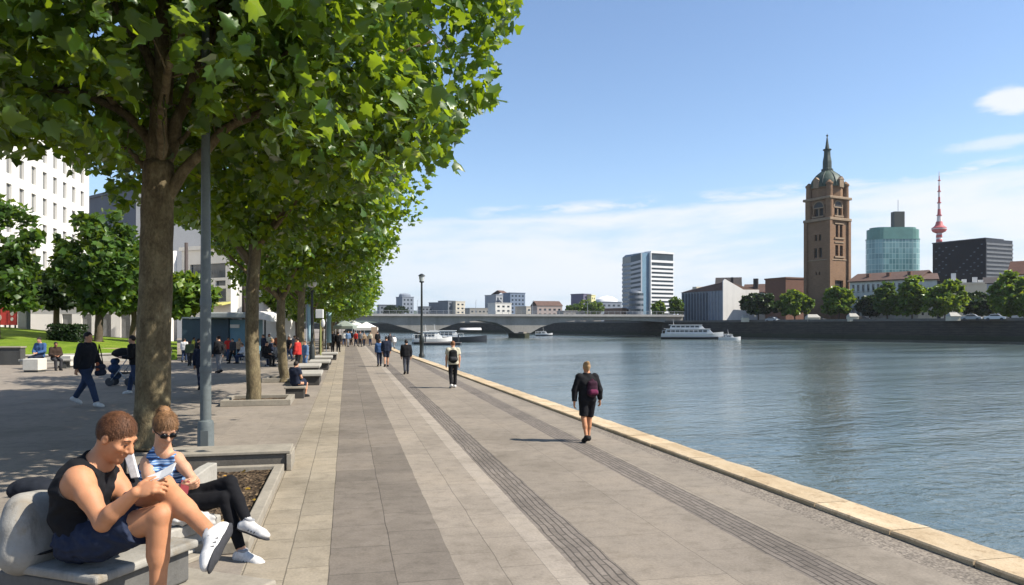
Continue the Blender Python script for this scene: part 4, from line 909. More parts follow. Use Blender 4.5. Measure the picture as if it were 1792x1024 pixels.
rl = MB().b2((0, -1.0, top + 1.75), (LB, -.9, top + 1.85)).b2((0, -1.0, top + 1.25), (LB, -.95, top + 1.3))
for i in range(int(LB / 2.2)): rl.b2((i * 2.2, -1.0, top + .75), (i * 2.2 + .1, -.9, top + 1.75))
rl.build('railing', mat('rail_grey', (.32, .33, .34), .5, .1, 2, 0), br)
for px, wd in ((743, 3.6), (914, 4.6)):
    s_ = sb(px); o = [(s_ - wd * .8, 6.5), (s_ - wd * .45, -1.5), (s_, -3.4), (s_ + wd * .45, -1.5), (s_ + wd * .8, 6.5), (s_ + wd * .45, 14.5), (s_ - wd * .45, 14.5)]
    MB().prism(o, WATER - 1, WATER + 1.5).build('pier_footing', M_emb, br)
    o2 = [(s_ + (x - s_) * .72, 6.5 + (y - 6.5) * .8) for x, y in o]; MB().prism(o2, WATER + 1.503, zB(581)).build('pier', M_concd, br)
for i in range(6):
    x = LB * (i + .6) / 6.4; MB().tube([(x, .2, top + .75), (x, .2, top + 5.2), (x + .5, .2, top + 5.5)], [.09, .06, .05], 6).build('lamp_pole', M_gpanel, br)
# ================================================================ boats
M_hullw = mat('white_hull', (.74, .74, .72), .35, .06, .6, 0, spec=.5); M_hulld = mat('dark_hull', (.035, .04, .05), .4, .2, .6, 0)
M_bglass = mat('boat_glass', (.03, .04, .055), .1, .2, 2, 0, spec=.8); M_canvas = mat('white_canvas', (.76, .74, .70), .8, .06, 2, .2, 12)
def hull(L, B, H, dr=.5, n=18):
    v = []; f = []
    for i in range(n + 1):
        u = i / n; x = -L / 2 + L * u; w_ = B / 2 * (1 - max(0, (u - .55) / .45) ** 2.2 * .97) * (.86 + .14 * min(1, u / .12)); z = H * (1 + .35 * max(0, (u - .5) / .5) ** 2)
        v += [(x, -w_, z), (x - .0, -w_ * .86, z * .35), (x, -w_ * .55, -dr), (x, w_ * .55, -dr), (x, w_ * .86, z * .35), (x, w_, z)]
    for i in range(n):
        a = i * 6
        for j in range(5): f.append((a + j, a + j + 1, a + 6 + j + 1, a + 6 + j))
        f.append((a + 5, a, a + 6, a + 11))
    f += [(0, 1, 2, 3, 4, 5), tuple(n * 6 + 5 - j for j in range(6))]
    return MB().add(v, f)
def boat(name, label, p, rz, L, B, H, tiers, hm, dark_line=True, flag=False, canopy=None, group=None):
    o = thing(name, label, 'boat', (p[0], p[1], WATER), rz, group)
    hull(L, B, H).build('hull', hm, o, 'auto')
    if dark_line: hull(L * 1.004, B * 1.01, H * .38, .4).build('waterline_band', M_hulld, o, 'auto')
    z = H * 1.02
    for x0, x1, w_, h_, kind in tiers:
        MB().add([(x0 * L, -w_ / 2, z), (x1 * L, -w_ / 2, z), (x1 * L, w_ / 2, z), (x0 * L, w_ / 2, z), (x0 * L + .4, -w_ / 2 * .94, z + h_), (x1 * L - h_ * .9, -w_ / 2 * .9, z + h_), (x1 * L - h_ * .9, w_ / 2 * .9, z + h_), (x0 * L + .4, w_ / 2 * .94, z + h_)], [(0, 1, 5, 4), (1, 2, 6, 5), (2, 3, 7, 6), (3, 0, 4, 7), (4, 5, 6, 7)]).build('cabin', M_hullw, o, bevel=.05)
        nw = max(2, int((x1 - x0) * L / 1.5)); span = (x1 - x0) * L - h_ * 1.1 - .8
        for i in range(nw):
            a = x0 * L + .6 + span * i / nw
            for s_ in (-1, 1): k = MB().b2((a, -.04, z + h_ * .35), (a + span / nw * .8, .04, z + h_ * .8)).build('window', M_bglass, o); k.location = (0, s_ * w_ / 2 * .975, 0)
        MB().b2((x0 * L - .3, -w_ / 2 - .15, z + h_ + .003), (x1 * L - h_ * .6, w_ / 2 + .15, z + h_ + .13)).build('cabin_roof', M_hullw, o, bevel=.04)
        z += h_ + .14
    r = MB(); zr = H + .05
    for s_ in (-1, 1):
        r.tube([(-L * .48, s_ * B * .42, zr + .9), (L * .1, s_ * B * .47, zr + .9)], .035, 5)
        for i in range(8): x = -L * .48 + i * L * .58 / 7; r.tube([(x, s_ * B * .43, zr - .1), (x, s_ * B * .43, zr + .9)], .03, 4)
    r.build('railing', M_hullw, o)
    MB().tube([(tiers[-1][0] * L + 1.2, 0, z), (tiers[-1][0] * L + 1.0, 0, z + 1.6)], [.06, .03], 6).build('mast', M_hullw, o)
    if canopy:
        x0, x1, zc = canopy; c = MB()
        for i in range(9):
            u = i / 8; c.add([(x0 * L, -B * .48 + B * .96 * u, zc + .5 * sin(pi * u)), (x1 * L, -B * .48 + B * .96 * u, zc + .5 * sin(pi * u))], [])
        q = len(c.v) - 18; c.f += [(q + 2 * i, q + 2 * i + 1, q + 2 * i + 3, q + 2 * i + 2) for i in range(8)]
        k = c.build('canopy', M_canvas, o, True); sm_ = k.modifiers.new('thick', 'SOLIDIFY'); sm_.thickness = .06
    return o
def onw(px, Z): p = at(px, 570, Z); p[2] = WATER; return p
cb = onw(1211, 226); ang = atan2((b3 - b2_)[1], (b3 - b2_)[0])
boat('cruise_boat', 'white two-deck cruise boat moored against the dark embankment wall', cb, -TH - .22, 18.5, 4.6, 1.7, [(-.44, .34, 3.9, 1.35, 0), (-.36, .20, 3.4, 1.1, 0)], M_hullw)
boat('dinghy', 'small white dinghy trailing at the bow of the cruise boat', onw(1277, 214), -TH - .1, 6.2, 2.0, .75, [(-.25, .18, 1.4, .55, 0)], M_hullw, False)
boat('river_boat', 'long dark-hulled river boat with white canopy moored below the bridge', onw(800, 186), -TH + .12, 15, 3.6, 1.3, [(-.45, .05, 3.0, 1.5, 0)], M_hulld, False, canopy=(.05, .4, 3.1))
boat('river_boat', 'small cream boat tied up just right of the promenade lamp', onw(757, 168), -TH + .3, 9, 3, 1.2, [(-.3, .25, 2.3, 1.5, 0)], M_canvas, True)
boat('river_boat', 'little white launch beside the bridge pier', onw(952, 300), -TH, 7, 2.2, .9, [(-.2, .2, 1.5, .8, 0)], M_hullw, True)
pp = onw(772, 158); po = thing('floating_pontoon', 'dark floating landing stage beside the tall promenade lamp', 'pontoon', (pp[0], pp[1], WATER), -TH)
MB().b2((-4.2, -1.5, -.3), (4.2, 1.5, .45)).build('float', M_hulld, po, bevel=.06); MB().b2((-4.3, -1.6, .453), (4.3, 1.6, .55)).build('deck', mat('pontoon_deck', (.17, .15, .13), .8, .2, 3), po)
for x in (-3.6, 3.6): MB().tube([(x, 1.7, -1), (x, 1.7, 2.3)], .14, 8).build('mooring_pile', M_hulld, po)
# ================================================================ lamps
M_post = mat('grey_paint', (.13, .15, .15), .45, .2, 3, .15, 40, .002, spec=.5); M_dpost = mat('dark_green_paint', (.022, .028, .028), .5, .25, 3, .1, 40, .002)
lp = gnd(360, 801); lamp = thing('lamp_post', 'thick grey tapered lamp post with wider base sleeve next to the big tree', 'lamp', lp)
zl_ = lambda y: HC + (HOR - y) * gz(801) / FPX; rr_ = gz(801) / FPX
MB().lathe([(15.5 * rr_, 0), (15.5 * rr_, .02), (14 * rr_, .05), (13.6 * rr_, zl_(742)), (12.5 * rr_, zl_(737)), (9.6 * rr_, zl_(735)), (9.4 * rr_, zl_(734))], (0, 0, 0), 24).build('base_sleeve', M_post, lamp, 'auto')
MB().lathe([(9.4 * rr_, zl_(735)), (9.2 * rr_, zl_(660)), (8.8 * rr_, zl_(530)), (7.4 * rr_, zl_(270)), (6.2 * rr_, 7.4)], (0, 0, 0), 20).build('pole', M_post, lamp, 'auto')
MB().lathe([(10.2 * rr_, zl_(652)), (10.4 * rr_, zl_(650)), (10.4 * rr_, zl_(644)), (10.2 * rr_, zl_(642))], (0, 0, 0), 20).build('collar', M_post, lamp, 'auto')
MB().lathe([(9.8 * rr_, zl_(536)), (9.7 * rr_, zl_(524)), (9.3 * rr_, zl_(522))], (0, 0, 0), 20).build('collar', M_post, lamp, 'auto')
MB().tube([(0, 0, 7.35), (.1, -.02, 7.7), (.5, -.1, 7.95), (1.1, -.2, 8.0)], [.06, .055, .05, .045], 10).build('arm', M_post, lamp, True)
MB().blob((1.45, -.27, 7.98), (.42, .17, .09), 14, 8).build('lamp_head', M_post, lamp, True)
MB().b2((.06 * 0 - .06, -15 * rr_, zl_(785)), (.06, -13.2 * rr_, zl_(752))).build('service_hatch', mat('hatch_paint', (.11, .125, .125), .5, .1, 3), lamp, bevel=.004)
MB().lathe([(.24, 0), (.24, .012)], (0, 0, 0), 20).build('base_plate', M_dpost, lamp)
def globe_lamp(p, h, label, r=.27, group=None):
    o = thing('globe_lamp', label, 'lamp', p, 0, group)
    MB().lathe([(.20, 0), (.20, .1), (.15, .16), (.14, 1.0), (.10, 1.1), (.075, 1.2), (.06, h - r - .25), (.10, h - r - .2), (.12, h - r - .06), (.07, h - r)], (0, 0, 0), 14).build('post', M_dpost, o, 'auto')
    MB().blob((0, 0, h), (r, r, r), 18, 12).build('globe', mat('opal_globe', (.70, .71, .70), .25, .03, 3, 0, spec=.5), o, True)
    MB().lathe([(.10, h + r - .03), (.09, h + r + .02), (.03, h + r + .06), (0, h + r + .1)], (0, 0, 0), 12).build('finial', M_dpost, o, True); return o
globe_lamp(gnd(546, 640), 4.45, 'dark post with one white globe lamp at the edge of the row of benches')
p = gnd(738, 626); h = (626 - 482) * gz(626) / FPX
o = thing('promenade_lamp', 'tall thin dark lamp post with small glass lantern standing at the water edge', 'lamp', p)
MB().lathe([(.20, 0), (.20, .2), (.14, .28), (.13, 1.0), (.17, 1.06), (.15, 1.4), (.09, 1.5), (.075, h * .5), (.06, h - .5), (.16, h - .46), (.16, h - .4)], (0, 0, 0), 12).build('post', M_dpost, o, 'auto')
MB().lathe([(.14, h - .398), (.19, h - .1), (.17, h - .06)], (0, 0, 0), 10).build('lantern', mat('lantern_glass', (.62, .64, .62), .2, .05, 3, 0), o)
MB().lathe([(.24, h - .055), (.20, h + .02), (.08, h + .1), (0, h + .12)], (0, 0, 0), 10).build('cap', M_dpost, o)
# ================================================================ planters and benches
M_stone = mat('bench_concrete', (.42, .395, .345), .85, .16, 4, .5, 40, .006, streak=.25); M_stoned = mat('planter_concrete', (.31, .275, .22), .88, .2, 3, .5, 30, .006, streak=.2)
t = NT('planter_soil'); v = t.coord(); vo = t.n('ShaderNodeTexVoronoi', i_Scale=22.0); t.l(v, vo.inputs['Vector'])
c = t.ramp(vo.outputs['Color'], [(.15, (.03, .021, .014)), (.5, (.075, .052, .034)), (.72, (.13, .09, .056)), (.95, (.23, .165, .10))])
t.bsdf(t.mix(1, c, t.ramp(t.noise(v, 2.2, 5), [(.3, (.55, .55, .55)), (.7, (1.2, 1.2, 1.2))]), 'MULTIPLY'), .95, t.bump(t.math('ADD', vo.outputs['Distance'], t.noise(v, 9, 5)), .9, .05), spec=.1); M_soil = t.m
def planter(name, label, x0, x1, y0, y1, h, w_=.13, soil=.05, group=None):
    o = thing(name, label, 'planter', ((x0 + x1) / 2, (y0 + y1) / 2, 0), 0, group); a, b = (x1 - x0) / 2, (y1 - y0) / 2
    for lo, hi in (((-a, -b, 0), (a, -b + w_, h)), ((-a, b - w_, 0), (a, b, h)), ((-a, -b + w_ + .003, 0), (-a + w_, b - w_ - .003, h)), ((a - w_, -b + w_ + .003, 0), (a, b - w_ - .003, h))): MB().b2(lo, hi).build('edge_stone', M_stoned, o, bevel=.012)
    m_ = MB(); nx, ny = 14, 26; rs_ = random.Random(4); g = [[(-a + w_ + (2 * a - 2 * w_) * i / nx, -b + w_ + (2 * b - 2 * w_) * j / ny, soil + rs_.uniform(-.012, .018)) for i in range(nx + 1)] for j in range(ny + 1)]
    m_.add([q for r in g for q in r], [(j * (nx + 1) + i, j * (nx + 1) + i + 1, (j + 1) * (nx + 1) + i + 1, (j + 1) * (nx + 1) + i) for j in range(ny) for i in range(nx)]); m_.build('soil', M_soil, o, True)
    return o
pl = planter('planter_bed', 'low stone-edged bed of dark soil between the sitting woman and the grey lamp post', -2.05, -.90, 7.35, 11.35, .12)
# dry leaves caught in the bed
rng = np.random.default_rng(8); P = np.stack([np.concatenate([rng.normal(-1.25, .12, 70), rng.uniform(-1.9, -1.05, 14)]), np.concatenate([rng.normal(7.65, .13, 70), rng.uniform(7.5, 11.1, 14)]), np.full(84, .075)], 1)
P[:, 0] = np.clip(P[:, 0], -1.9, -1.06); P[:, 1] = np.clip(P[:, 1], 7.52, 11.1); P[:, 2] += rng.random(84) * .03
M_dry = leaf_mat('dry_leaves', (.42, .27, .05), (.35, .22, .04), .04)
o = link('fallen_leaves', leaves('fallen_leaves', P, np.zeros((84, 3)), rng.uniform(.06, .10, 84), TPL_MID, rng, 1.2, .35), M_dry); o['kind'] = 'stuff'
# low wall at the back of the bed: shade of its front put into the block colour, slab top lighter
q = thing('low_wall', 'low concrete wall block closing the far end of the soil bed', 'wall', (-1.6, 11.75, 0))
MB().b2((-.95, -.30, 0), (.72, .32, .25)).build('block', mat('shade_toned_block', (.13, .115, .095), .9, .25, 5, .6, 40, .008), q, bevel=.01)
MB().b2((-1.0, -.33, .253), (.78, .36, .30)).build('capping', M_stoned, q, bevel=.01)
MB().b2((.723, -.34, 0), (.80, .37, .25)).build('end_stone', M_stoned, q, bevel=.01)
q = thing('stone_wedge', 'pale triangular stone wedge leaning between bench and low wall', 'stone', (-1.98, 9.5, .0), radians(68))
MB().add([(-.75, -.07, 0), (.75, -.07, 0), (.75, -.07, .38), (.55, -.07, .36), (-.75, -.07, .06), (-.75, .07, 0), (.75, .07, 0), (.75, .07, .38), (.55, .07, .36), (-.75, .07, .06)], [(0, 1, 2, 3, 4), (9, 8, 7, 6, 5), (0, 5, 6, 1), (1, 6, 7, 2), (2, 7, 8, 3), (3, 8, 9, 4), (4, 9, 5, 0)]).build('slab', M_stone, q, bevel=.015)
for i, (px, py, lb) in enumerate(((443, 706, 'low stone tree box around the collared plane tree'), (497, 667, 'low stone tree box around the slim forked plane tree'))):
    p = gnd(px, py); q = planter('tree_box', lb, p[0] - .75, p[0] + 1.05, p[1] - .75, p[1] + .9, .16, .16, .06, 'stone tree boxes in the row')
def slab_bench(p, rz, label):
    o = thing('slab_bench', label, 'bench', p, rz, 'stone slab benches along the row of trees')
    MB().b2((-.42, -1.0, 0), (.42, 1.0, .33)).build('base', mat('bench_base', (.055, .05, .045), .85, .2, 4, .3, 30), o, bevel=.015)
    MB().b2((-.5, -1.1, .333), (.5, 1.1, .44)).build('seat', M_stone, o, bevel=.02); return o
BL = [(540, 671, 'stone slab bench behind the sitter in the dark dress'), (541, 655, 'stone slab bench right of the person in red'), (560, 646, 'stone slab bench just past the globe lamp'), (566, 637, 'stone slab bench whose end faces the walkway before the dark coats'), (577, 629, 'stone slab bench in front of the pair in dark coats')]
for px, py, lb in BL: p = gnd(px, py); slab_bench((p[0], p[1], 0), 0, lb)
# ================================================================ people
def skin_mat(name, col):
    t = NT(name); v = t.coord()
    c = t.ramp(t.noise(v, 9, 4), [(.3, tuple(x * .86 for x in col)), (.7, tuple(min(1, x * 1.1) for x in col))])
    c = t.mix(1, c, t.ramp(t.noise(v, 3.5, 5, .65), [(.3, (.86, .80, .78)), (.7, (1.08, 1.06, 1.05))]), 'MULTIPLY')
    b = t.bsdf(c, .58, t.bump(t.noise(v, 120, 4, .7), .25, .003), spec=.3); b.inputs['Subsurface Weight'].default_value = .12; b.inputs['Subsurface Radius'].default_value = (.02, .008, .004); b.inputs['Subsurface Scale'].default_value = .5
    return t.m
M_skin = skin_mat('tanned_skin', (.47, .225, .115)); M_skin2 = skin_mat('fair_skin', (.50, .28, .175)); M_skin3 = skin_mat('brown_skin', (.24, .12, .07))
_cl = {}
def cloth(name, col, var=.25, rough=.9):
    if name not in _cl: _cl[name] = mat(name, col, rough, var, 7, .3, 140, .002, spec=.2)
    return _cl[name]
def hairmat(name, col):
    if name not in _cl:
        t = NT(name); v = t.coord((60, 60, 12)); c = t.ramp(t.noise(v, 1.0, 4, .7), [(.3, tuple(x * .55 for x in col)), (.7, tuple(x * 1.5 for x in col))])
        t.bsdf(c, .6, t.bump(t.noise(v, 1.5, 3), .3, .002), spec=.25); _cl[name] = t.m
    return _cl[name]
def V3(*a): return np.array(a, float)
def head_axes(F, U=None):
    F = unit(F); U = np.array([0, 0, 1.]) if U is None else np.asarray(U, float); U = unit(U - F * (U @ F)); return np.cross(F, U), F, U
def head_prims(J, s, fine=True):
    R, F, U = head_axes(J['face'], J.get('crown')); M = np.array([R, F, U]); h = J['head']; q = lambda r, f, u: h + s * (R * r + F * f + U * u)
    p = [rc(J['neck'], q(0, -.02, -.045), .060 * s, .054 * s, .03), el(q(0, -.012, .030), np.array([.077, .097, .096]) * s, M, .03),
         el(q(0, .022, -.030), np.array([.062, .074, .086]) * s, M, .025), rc(q(0, .01, -.07), q(0, .070, -.094), .040 * s, .026 * s, .025)]
    if fine:
        p += [rc(q(0, .088, .014), q(0, .112, -.022), .010 * s, .0145 * s, .012), el(q(.013, .100, -.028), np.array([.010, .011, .008]) * s, M, .006), el(q(-.013, .100, -.028), np.array([.010, .011, .008]) * s, M, .006),
              rc(q(-.034, .077, .030), q(.034, .077, .030), .0135 * s, .0135 * s, .014)]
        for e in (-1, 1):
            p += [cut(el(q(.031 * e, .096, .010), np.array([.015, .013, .010]) * s, M, .010)), el(q(.031 * e, .075, .010), np.full(3, .0130 * s), M, .004), el(q(.042 * e, .066, -.018), np.array([.022, .020, .018]) * s, M, .02),
                  el(q(.077 * e, -.004, -.004), np.array([.010, .019, .031]) * s, M, .006), cut(el(q(.088 * e, .004, -.002), np.array([.006, .010, .016]) * s, M, .005))]
        p += [el(q(0, .091, -.051), np.array([.025, .011, .0065]) * s, M, .005), el(q(0, .089, -.062), np.array([.022, .011, .0065]) * s, M, .005)]
    else: p += [rc(q(0, .088, .012), q(0, .108, -.022), .011 * s, .015 * s, .012), el(q(.077, -.004, -.004), np.array([.012, .019, .031]) * s, M, .008), el(q(-.077, -.004, -.004), np.array([.012, .019, .031]) * s, M, .008)]
    return p
def hair_prims(J, s, style='short'):
    R, F, U = head_axes(J['face'], J.get('crown')); M = np.array([R, F, U]); h = J['head']; q = lambda r, f, u: h + s * (R * r + F * f + U * u)
    p = [el(q(0, -.015, .032), np.array([.0815, .1005, .1005]) * s, M, .02)]
    pn = plane(q(0, .078, .062), -(U * .80 + F * -.62)); clips = [pn]
    if style == 'short': clips = [plane(q(0, .080, .066), -(U * .72 + F * -.70)), plane(q(0, -.05, -.055), -U)]
    if style == 'bun': p += [el(q(0, -.085, .095), np.array([.045, .045, .042]) * s, M, .015), rc(q(0, -.07, .0), q(0, -.08, -.06), .05 * s, .035 * s, .03)]
    if style == 'long': p += [rc(q(0, -.05, .0), q(0, -.075, -.20), .082 * s, .055 * s, .03), rc(q(.05, -.02, 0), q(.06, -.03, -.14), .045 * s, .03 * s, .03), rc(q(-.05, -.02, 0), q(-.06, -.03, -.14), .045 * s, .03 * s, .03)]
    if style == 'bob': p += [rc(q(.055, -.03, 0), q(.06, -.03, -.08), .045 * s, .04 * s, .03), rc(q(-.055, -.03, 0), q(-.06, -.03, -.08), .045 * s, .04 * s, .03), rc(q(0, -.06, 0), q(0, -.06, -.09), .05 * s, .04 * s, .03)]
    return p, clips
def torso_prims(J, s, g=1., bust=0.):
    p = []; pel, wa, ch = J['pelvis'], J['waist'], J['chest']; rv = unit(J['shR'] - J['shL']); hv = unit(J['hipR'] - J['hipL'])
    for e, sh, hp in ((1, 'shR', 'hipR'), (-1, 'shL', 'hipL')):
        p += [rc(pel + hv * e * .075 * s, wa + rv * e * .062 * s, .118 * s * g, .103 * s * g, .06), rc(wa + rv * e * .062 * s, ch + rv * e * .082 * s, .103 * s * g, .118 * s * g, .06),
              rc(ch + rv * e * .082 * s, J[sh] - rv * e * .02 * s, .112 * s * g, .062 * s * g, .05), rc(ch + rv * e * .05 * s + V3(0, 0, .08 * s), J['neck'], .085 * s * g, .060 * s, .05)]
        if bust: fv = unit(np.cross(np.array(J['neck'] - pel), rv)); fv = fv if fv @ J['face'] > 0 else -fv; p.append(el(ch + rv * e * .075 * s + fv * .085 * s - V3(0, 0, .01), np.full(3, .062 * s), None, .03))
    return p
def hand_prims(w_, d, n, tdir, s, curl=(.35, .6), k=.006, spread=0.):
    d = unit(d); n = unit(np.asarray(n, float) - d * (np.asarray(n, float) @ d)); tdir = np.asarray(tdir, float); tt = unit(tdir - d * (tdir @ d) - n * (tdir @ n)); M = np.array([tt, n, d])
    p = [el(w_ + d * .050 * s, np.array([.042, .017, .054]) * s, M, .012)]
    for off, L, sp in ((.031, .074, .10), (.010, .082, .02), (-.011, .076, -.05), (-.031, .060, -.12)):
        a = w_ + (d * .088 + tt * off) * s; ang = curl[0]
        for seg, fr, r0, r1 in ((0, .48, .0098, .0090), (1, .30, .0090, .0083), (2, .24, .0083, .0070)):
            dd = d * cos(ang) + n * sin(ang) + tt * (sp + spread * off * 20); b = a + unit(dd) * L * fr * s; p.append(rc(a, b, r0 * s, r1 * s, k if seg else .010)); a = b; ang += curl[1]
    a = w_ + (d * .022 + tt * .034) * s; b = a + unit(d * .72 + tt * .62 + n * .25) * .042 * s; c = b + unit(d * .93 + tt * .15 + n * .38) * .036 * s
    return p + [rc(a, b, .0155 * s, .0115 * s, .012), rc(b, c, .0115 * s, .0085 * s, .006)]
def arm_prims(J, s, g=1.):
    p = []
    for e in 'RL':
        S_, E_, W_ = J['sh' + e], J['el' + e], J['wr' + e]
        p += [rc(S_, S_ + (E_ - S_) * .45, .060 * s * g, .053 * s * g, .04), rc(S_ + (E_ - S_) * .4, E_, .052 * s * g, .042 * s * g, .03), rc(E_, E_ + (W_ - E_) * .3, .044 * s * g, .045 * s * g, .02), rc(E_ + (W_ - E_) * .3, W_, .045 * s * g, .029 * s, .02)]
    return p
def leg_prims(J, s, g=1., foot=True):
    p = []
    for e in 'RL':
        H_, K_, A_ = J['hip' + e], J['kn' + e], J['an' + e]; back = J.get('calf' + e); d = A_ - K_
        if back is None: tv = unit(J['toe' + e] - A_); back = -(tv - unit(d) * (tv @ unit(d)))
        back = unit(back)
        p += [rc(H_, H_ + (K_ - H_) * .5, .092 * s * g, .078 * s * g, .04), rc(H_ + (K_ - H_) * .5, K_, .078 * s * g, .058 * s * g, .03), rc(K_, K_ + d * .5, .055 * s * g, .048 * s * g, .02), rc(K_ + d * .12 + back * .018 * s, K_ + d * .45 + back * .018 * s, .045 * s * g, .044 * s * g, .03), rc(K_ + d * .45, A_, .046 * s * g, .036 * s, .02)]
        if foot: T = J['toe' + e]; p += [rc(A_, A_ + d / np.linalg.norm(d) * .04 * s, .036 * s, .036 * s, .02), rc(A_ + unit(d) * .035 * s, T, .036 * s, .026 * s, .02)]
    return p
def shoe(J, e, s, name_parent, m, sole_m, vox, org):
    A_, T, K_ = J['an' + e], J['toe' + e], J['kn' + e]; d = unit(T - A_); dn = A_ - K_; dn = unit(dn - d * (dn @ d) * .9); sd = unit(np.cross(d, dn)); M = np.array([sd, d, dn])
    hl = A_ - d * .035 * s + dn * .045 * s; bl = T - d * .03 * s + dn * .012 * s
    up = [rc(A_ + dn * .0 * s, hl, .046 * s, .046 * s, .02), rc(hl, bl, .045 * s, .042 * s, .03), el(bl + d * .02 * s, np.array([.046, .062, .036]) * s, M, .02), rc(A_ + d * .02 * s + dn * .01, bl, .042 * s, .034 * s, .03)]
    base = hl + dn * .030 * s
    o = soft('shoe', up, vox, m, name_parent, org, clips=[plane(base, dn)])
    sl = [el(hl + dn * .030 * s, np.array([.045, .055, .016]) * s, M, .02), el(bl + d * .01 * s + dn * .026 * s, np.array([.050, .082, .015]) * s, M, .02), rc(hl + dn * .030 * s, bl + dn * .026 * s, .014 * s, .014 * s, .03), el((hl + bl) / 2 + dn * .03 * s, np.array([.040, .10, .014]) * s, M, .02)]
    soft('sole', sl, vox, sole_m, o, org)
    if vox < .0075:
        lc = MB()
        for i in range(4):
            c_ = hl + (bl - hl) * (.42 + .15 * i) - dn * (.047 - .002 * i) * s
            lc.tube([c_ + sd * .028 * s + dn * .012 * s, c_ - dn * .004 * s, c_ - sd * .028 * s + dn * .012 * s + d * .008 * s], .0045 * s, 5)
        lc.tube([hl + (bl - hl) * .42 - dn * .05 * s, hl + (bl - hl) * .36 - dn * .058 * s + sd * .03 * s, hl + (bl - hl) * .40 - dn * .04 * s + sd * .045 * s], .004 * s, 5)
        k_ = lc.build('laces', cloth('grey_lace', (.38, .37, .36)), o, True); k_.location = [-float(x) for x in org]
        for e_ in (-1, 1):
            st_ = MB()
            for i in range(3): b_ = hl + (bl - hl) * (.45 + .16 * i) + sd * e_ * .0465 * s + dn * .012 * s; st_.tube([b_, b_ + d * .018 * s - dn * .034 * s - sd * e_ * .008 * s], .0055 * s, 5)
            k_ = st_.build('side_stripes', cloth('shoe_stripe', (.10, .10, .11)), o, True); k_.location = [-float(x) for x in org]
        soft('collar', [rc(A_ - dn * .028 * s - d * .008, A_ - dn * .026 * s + d * .01, .042 * s, .042 * s, .01)], vox, cloth('shoe_collar', (.30, .30, .31)), o, org, clips=[plane(A_ - dn * .042 * s, -dn), plane(A_ - dn * .014 * s, dn)])
    return o
def walk_pose(stride=.30, arm=.22, lean=.03, face=(0, 1, -.06), ph=1, knee=.0, carry=None, wide=0.):
    J = {}; f = V3(0, 1, 0); J['pelvis'] = V3(0, 0, .93); J['waist'] = V3(0, lean * .4, 1.10); J['chest'] = V3(0, lean, 1.28); J['neck'] = V3(0, lean * 1.2, 1.46); J['head'] = V3(0, lean * 1.2 + .03, 1.61); J['face'] = V3(*face)
    for e, s_ in (('R', 1), ('L', -1)):
        fw = stride * s_ * ph
        J['hip' + e] = V3(.088 * s_, 0, .90); J['sh' + e] = V3(.185 * s_, lean, 1.405)
        an = V3(.085 * s_ + wide * s_, fw, .085 if fw >= 0 else .085 + abs(stride) * .28); mid = (J['hip' + e] + an) / 2; J['kn' + e] = mid + V3(0, .035 + (.05 if fw < 0 else 0) + knee, .015)
        J['an' + e] = an; J['toe' + e] = an + (V3(.02 * s_, .155, -.045) if fw >= 0 else V3(.02 * s_, .135, -.095))
        J['calf' + e] = V3(0, -1, 0)
        sw = -arm * s_ * ph
        J['el' + e] = V3(.235 * s_, lean + sw * .42, 1.12); J['wr' + e] = V3(.225 * s_, lean + sw + .06, .875)
        if carry and e in carry: J['el' + e] = V3(.235 * s_, lean - .02, 1.12); J['wr' + e] = V3(.16 * s_, lean + .24, 1.10)
        J['hd' + e] = (unit(J['wr' + e] - J['el' + e]), V3(-s_, 0, 0), f)
    return J
def sit_pose(seat=.45, lean=-.05, spread=.1, knee=.0, face=(0, 1, -.2), hands='lap'):
    J = {}; z = seat + .115; J['pelvis'] = V3(0, 0, z); J['waist'] = V3(0, lean * .5, z + .17); J['chest'] = V3(0, lean, z + .35); J['neck'] = V3(0, lean + .03, z + .53); J['head'] = V3(0, lean + .08, z + .675); J['face'] = V3(*face)
    for e, s_ in (('R', 1), ('L', -1)):
        J['hip' + e] = V3(.088 * s_, .02, z - .01); J['kn' + e] = V3(spread * s_ * 1.2, .45, .50); J['an' + e] = V3(spread * s_, .42 + knee, .085); J['toe' + e] = V3(spread * s_ * 1.2, .57 + knee, .04)
        J['calf' + e] = V3(0, -1, 0)
        J['sh' + e] = V3(.185 * s_, lean + .01, z + .475); J['el' + e] = V3(.24 * s_, lean + .08, z + .20); J['wr' + e] = V3(.07 * s_, lean + .30, z + .13); J['hd' + e] = (unit(J['wr' + e] - J['el' + e]), V3(0, 0, -1), V3(-s_ * .5, 1, 0))
    return J
def scaleJ(J, s): return {k: ((v[0], v[1], v[2]) if isinstance(v, tuple) else (v if k in ('face', 'crown', 'calfR', 'calfL') else v * s)) for k, v in J.items()}
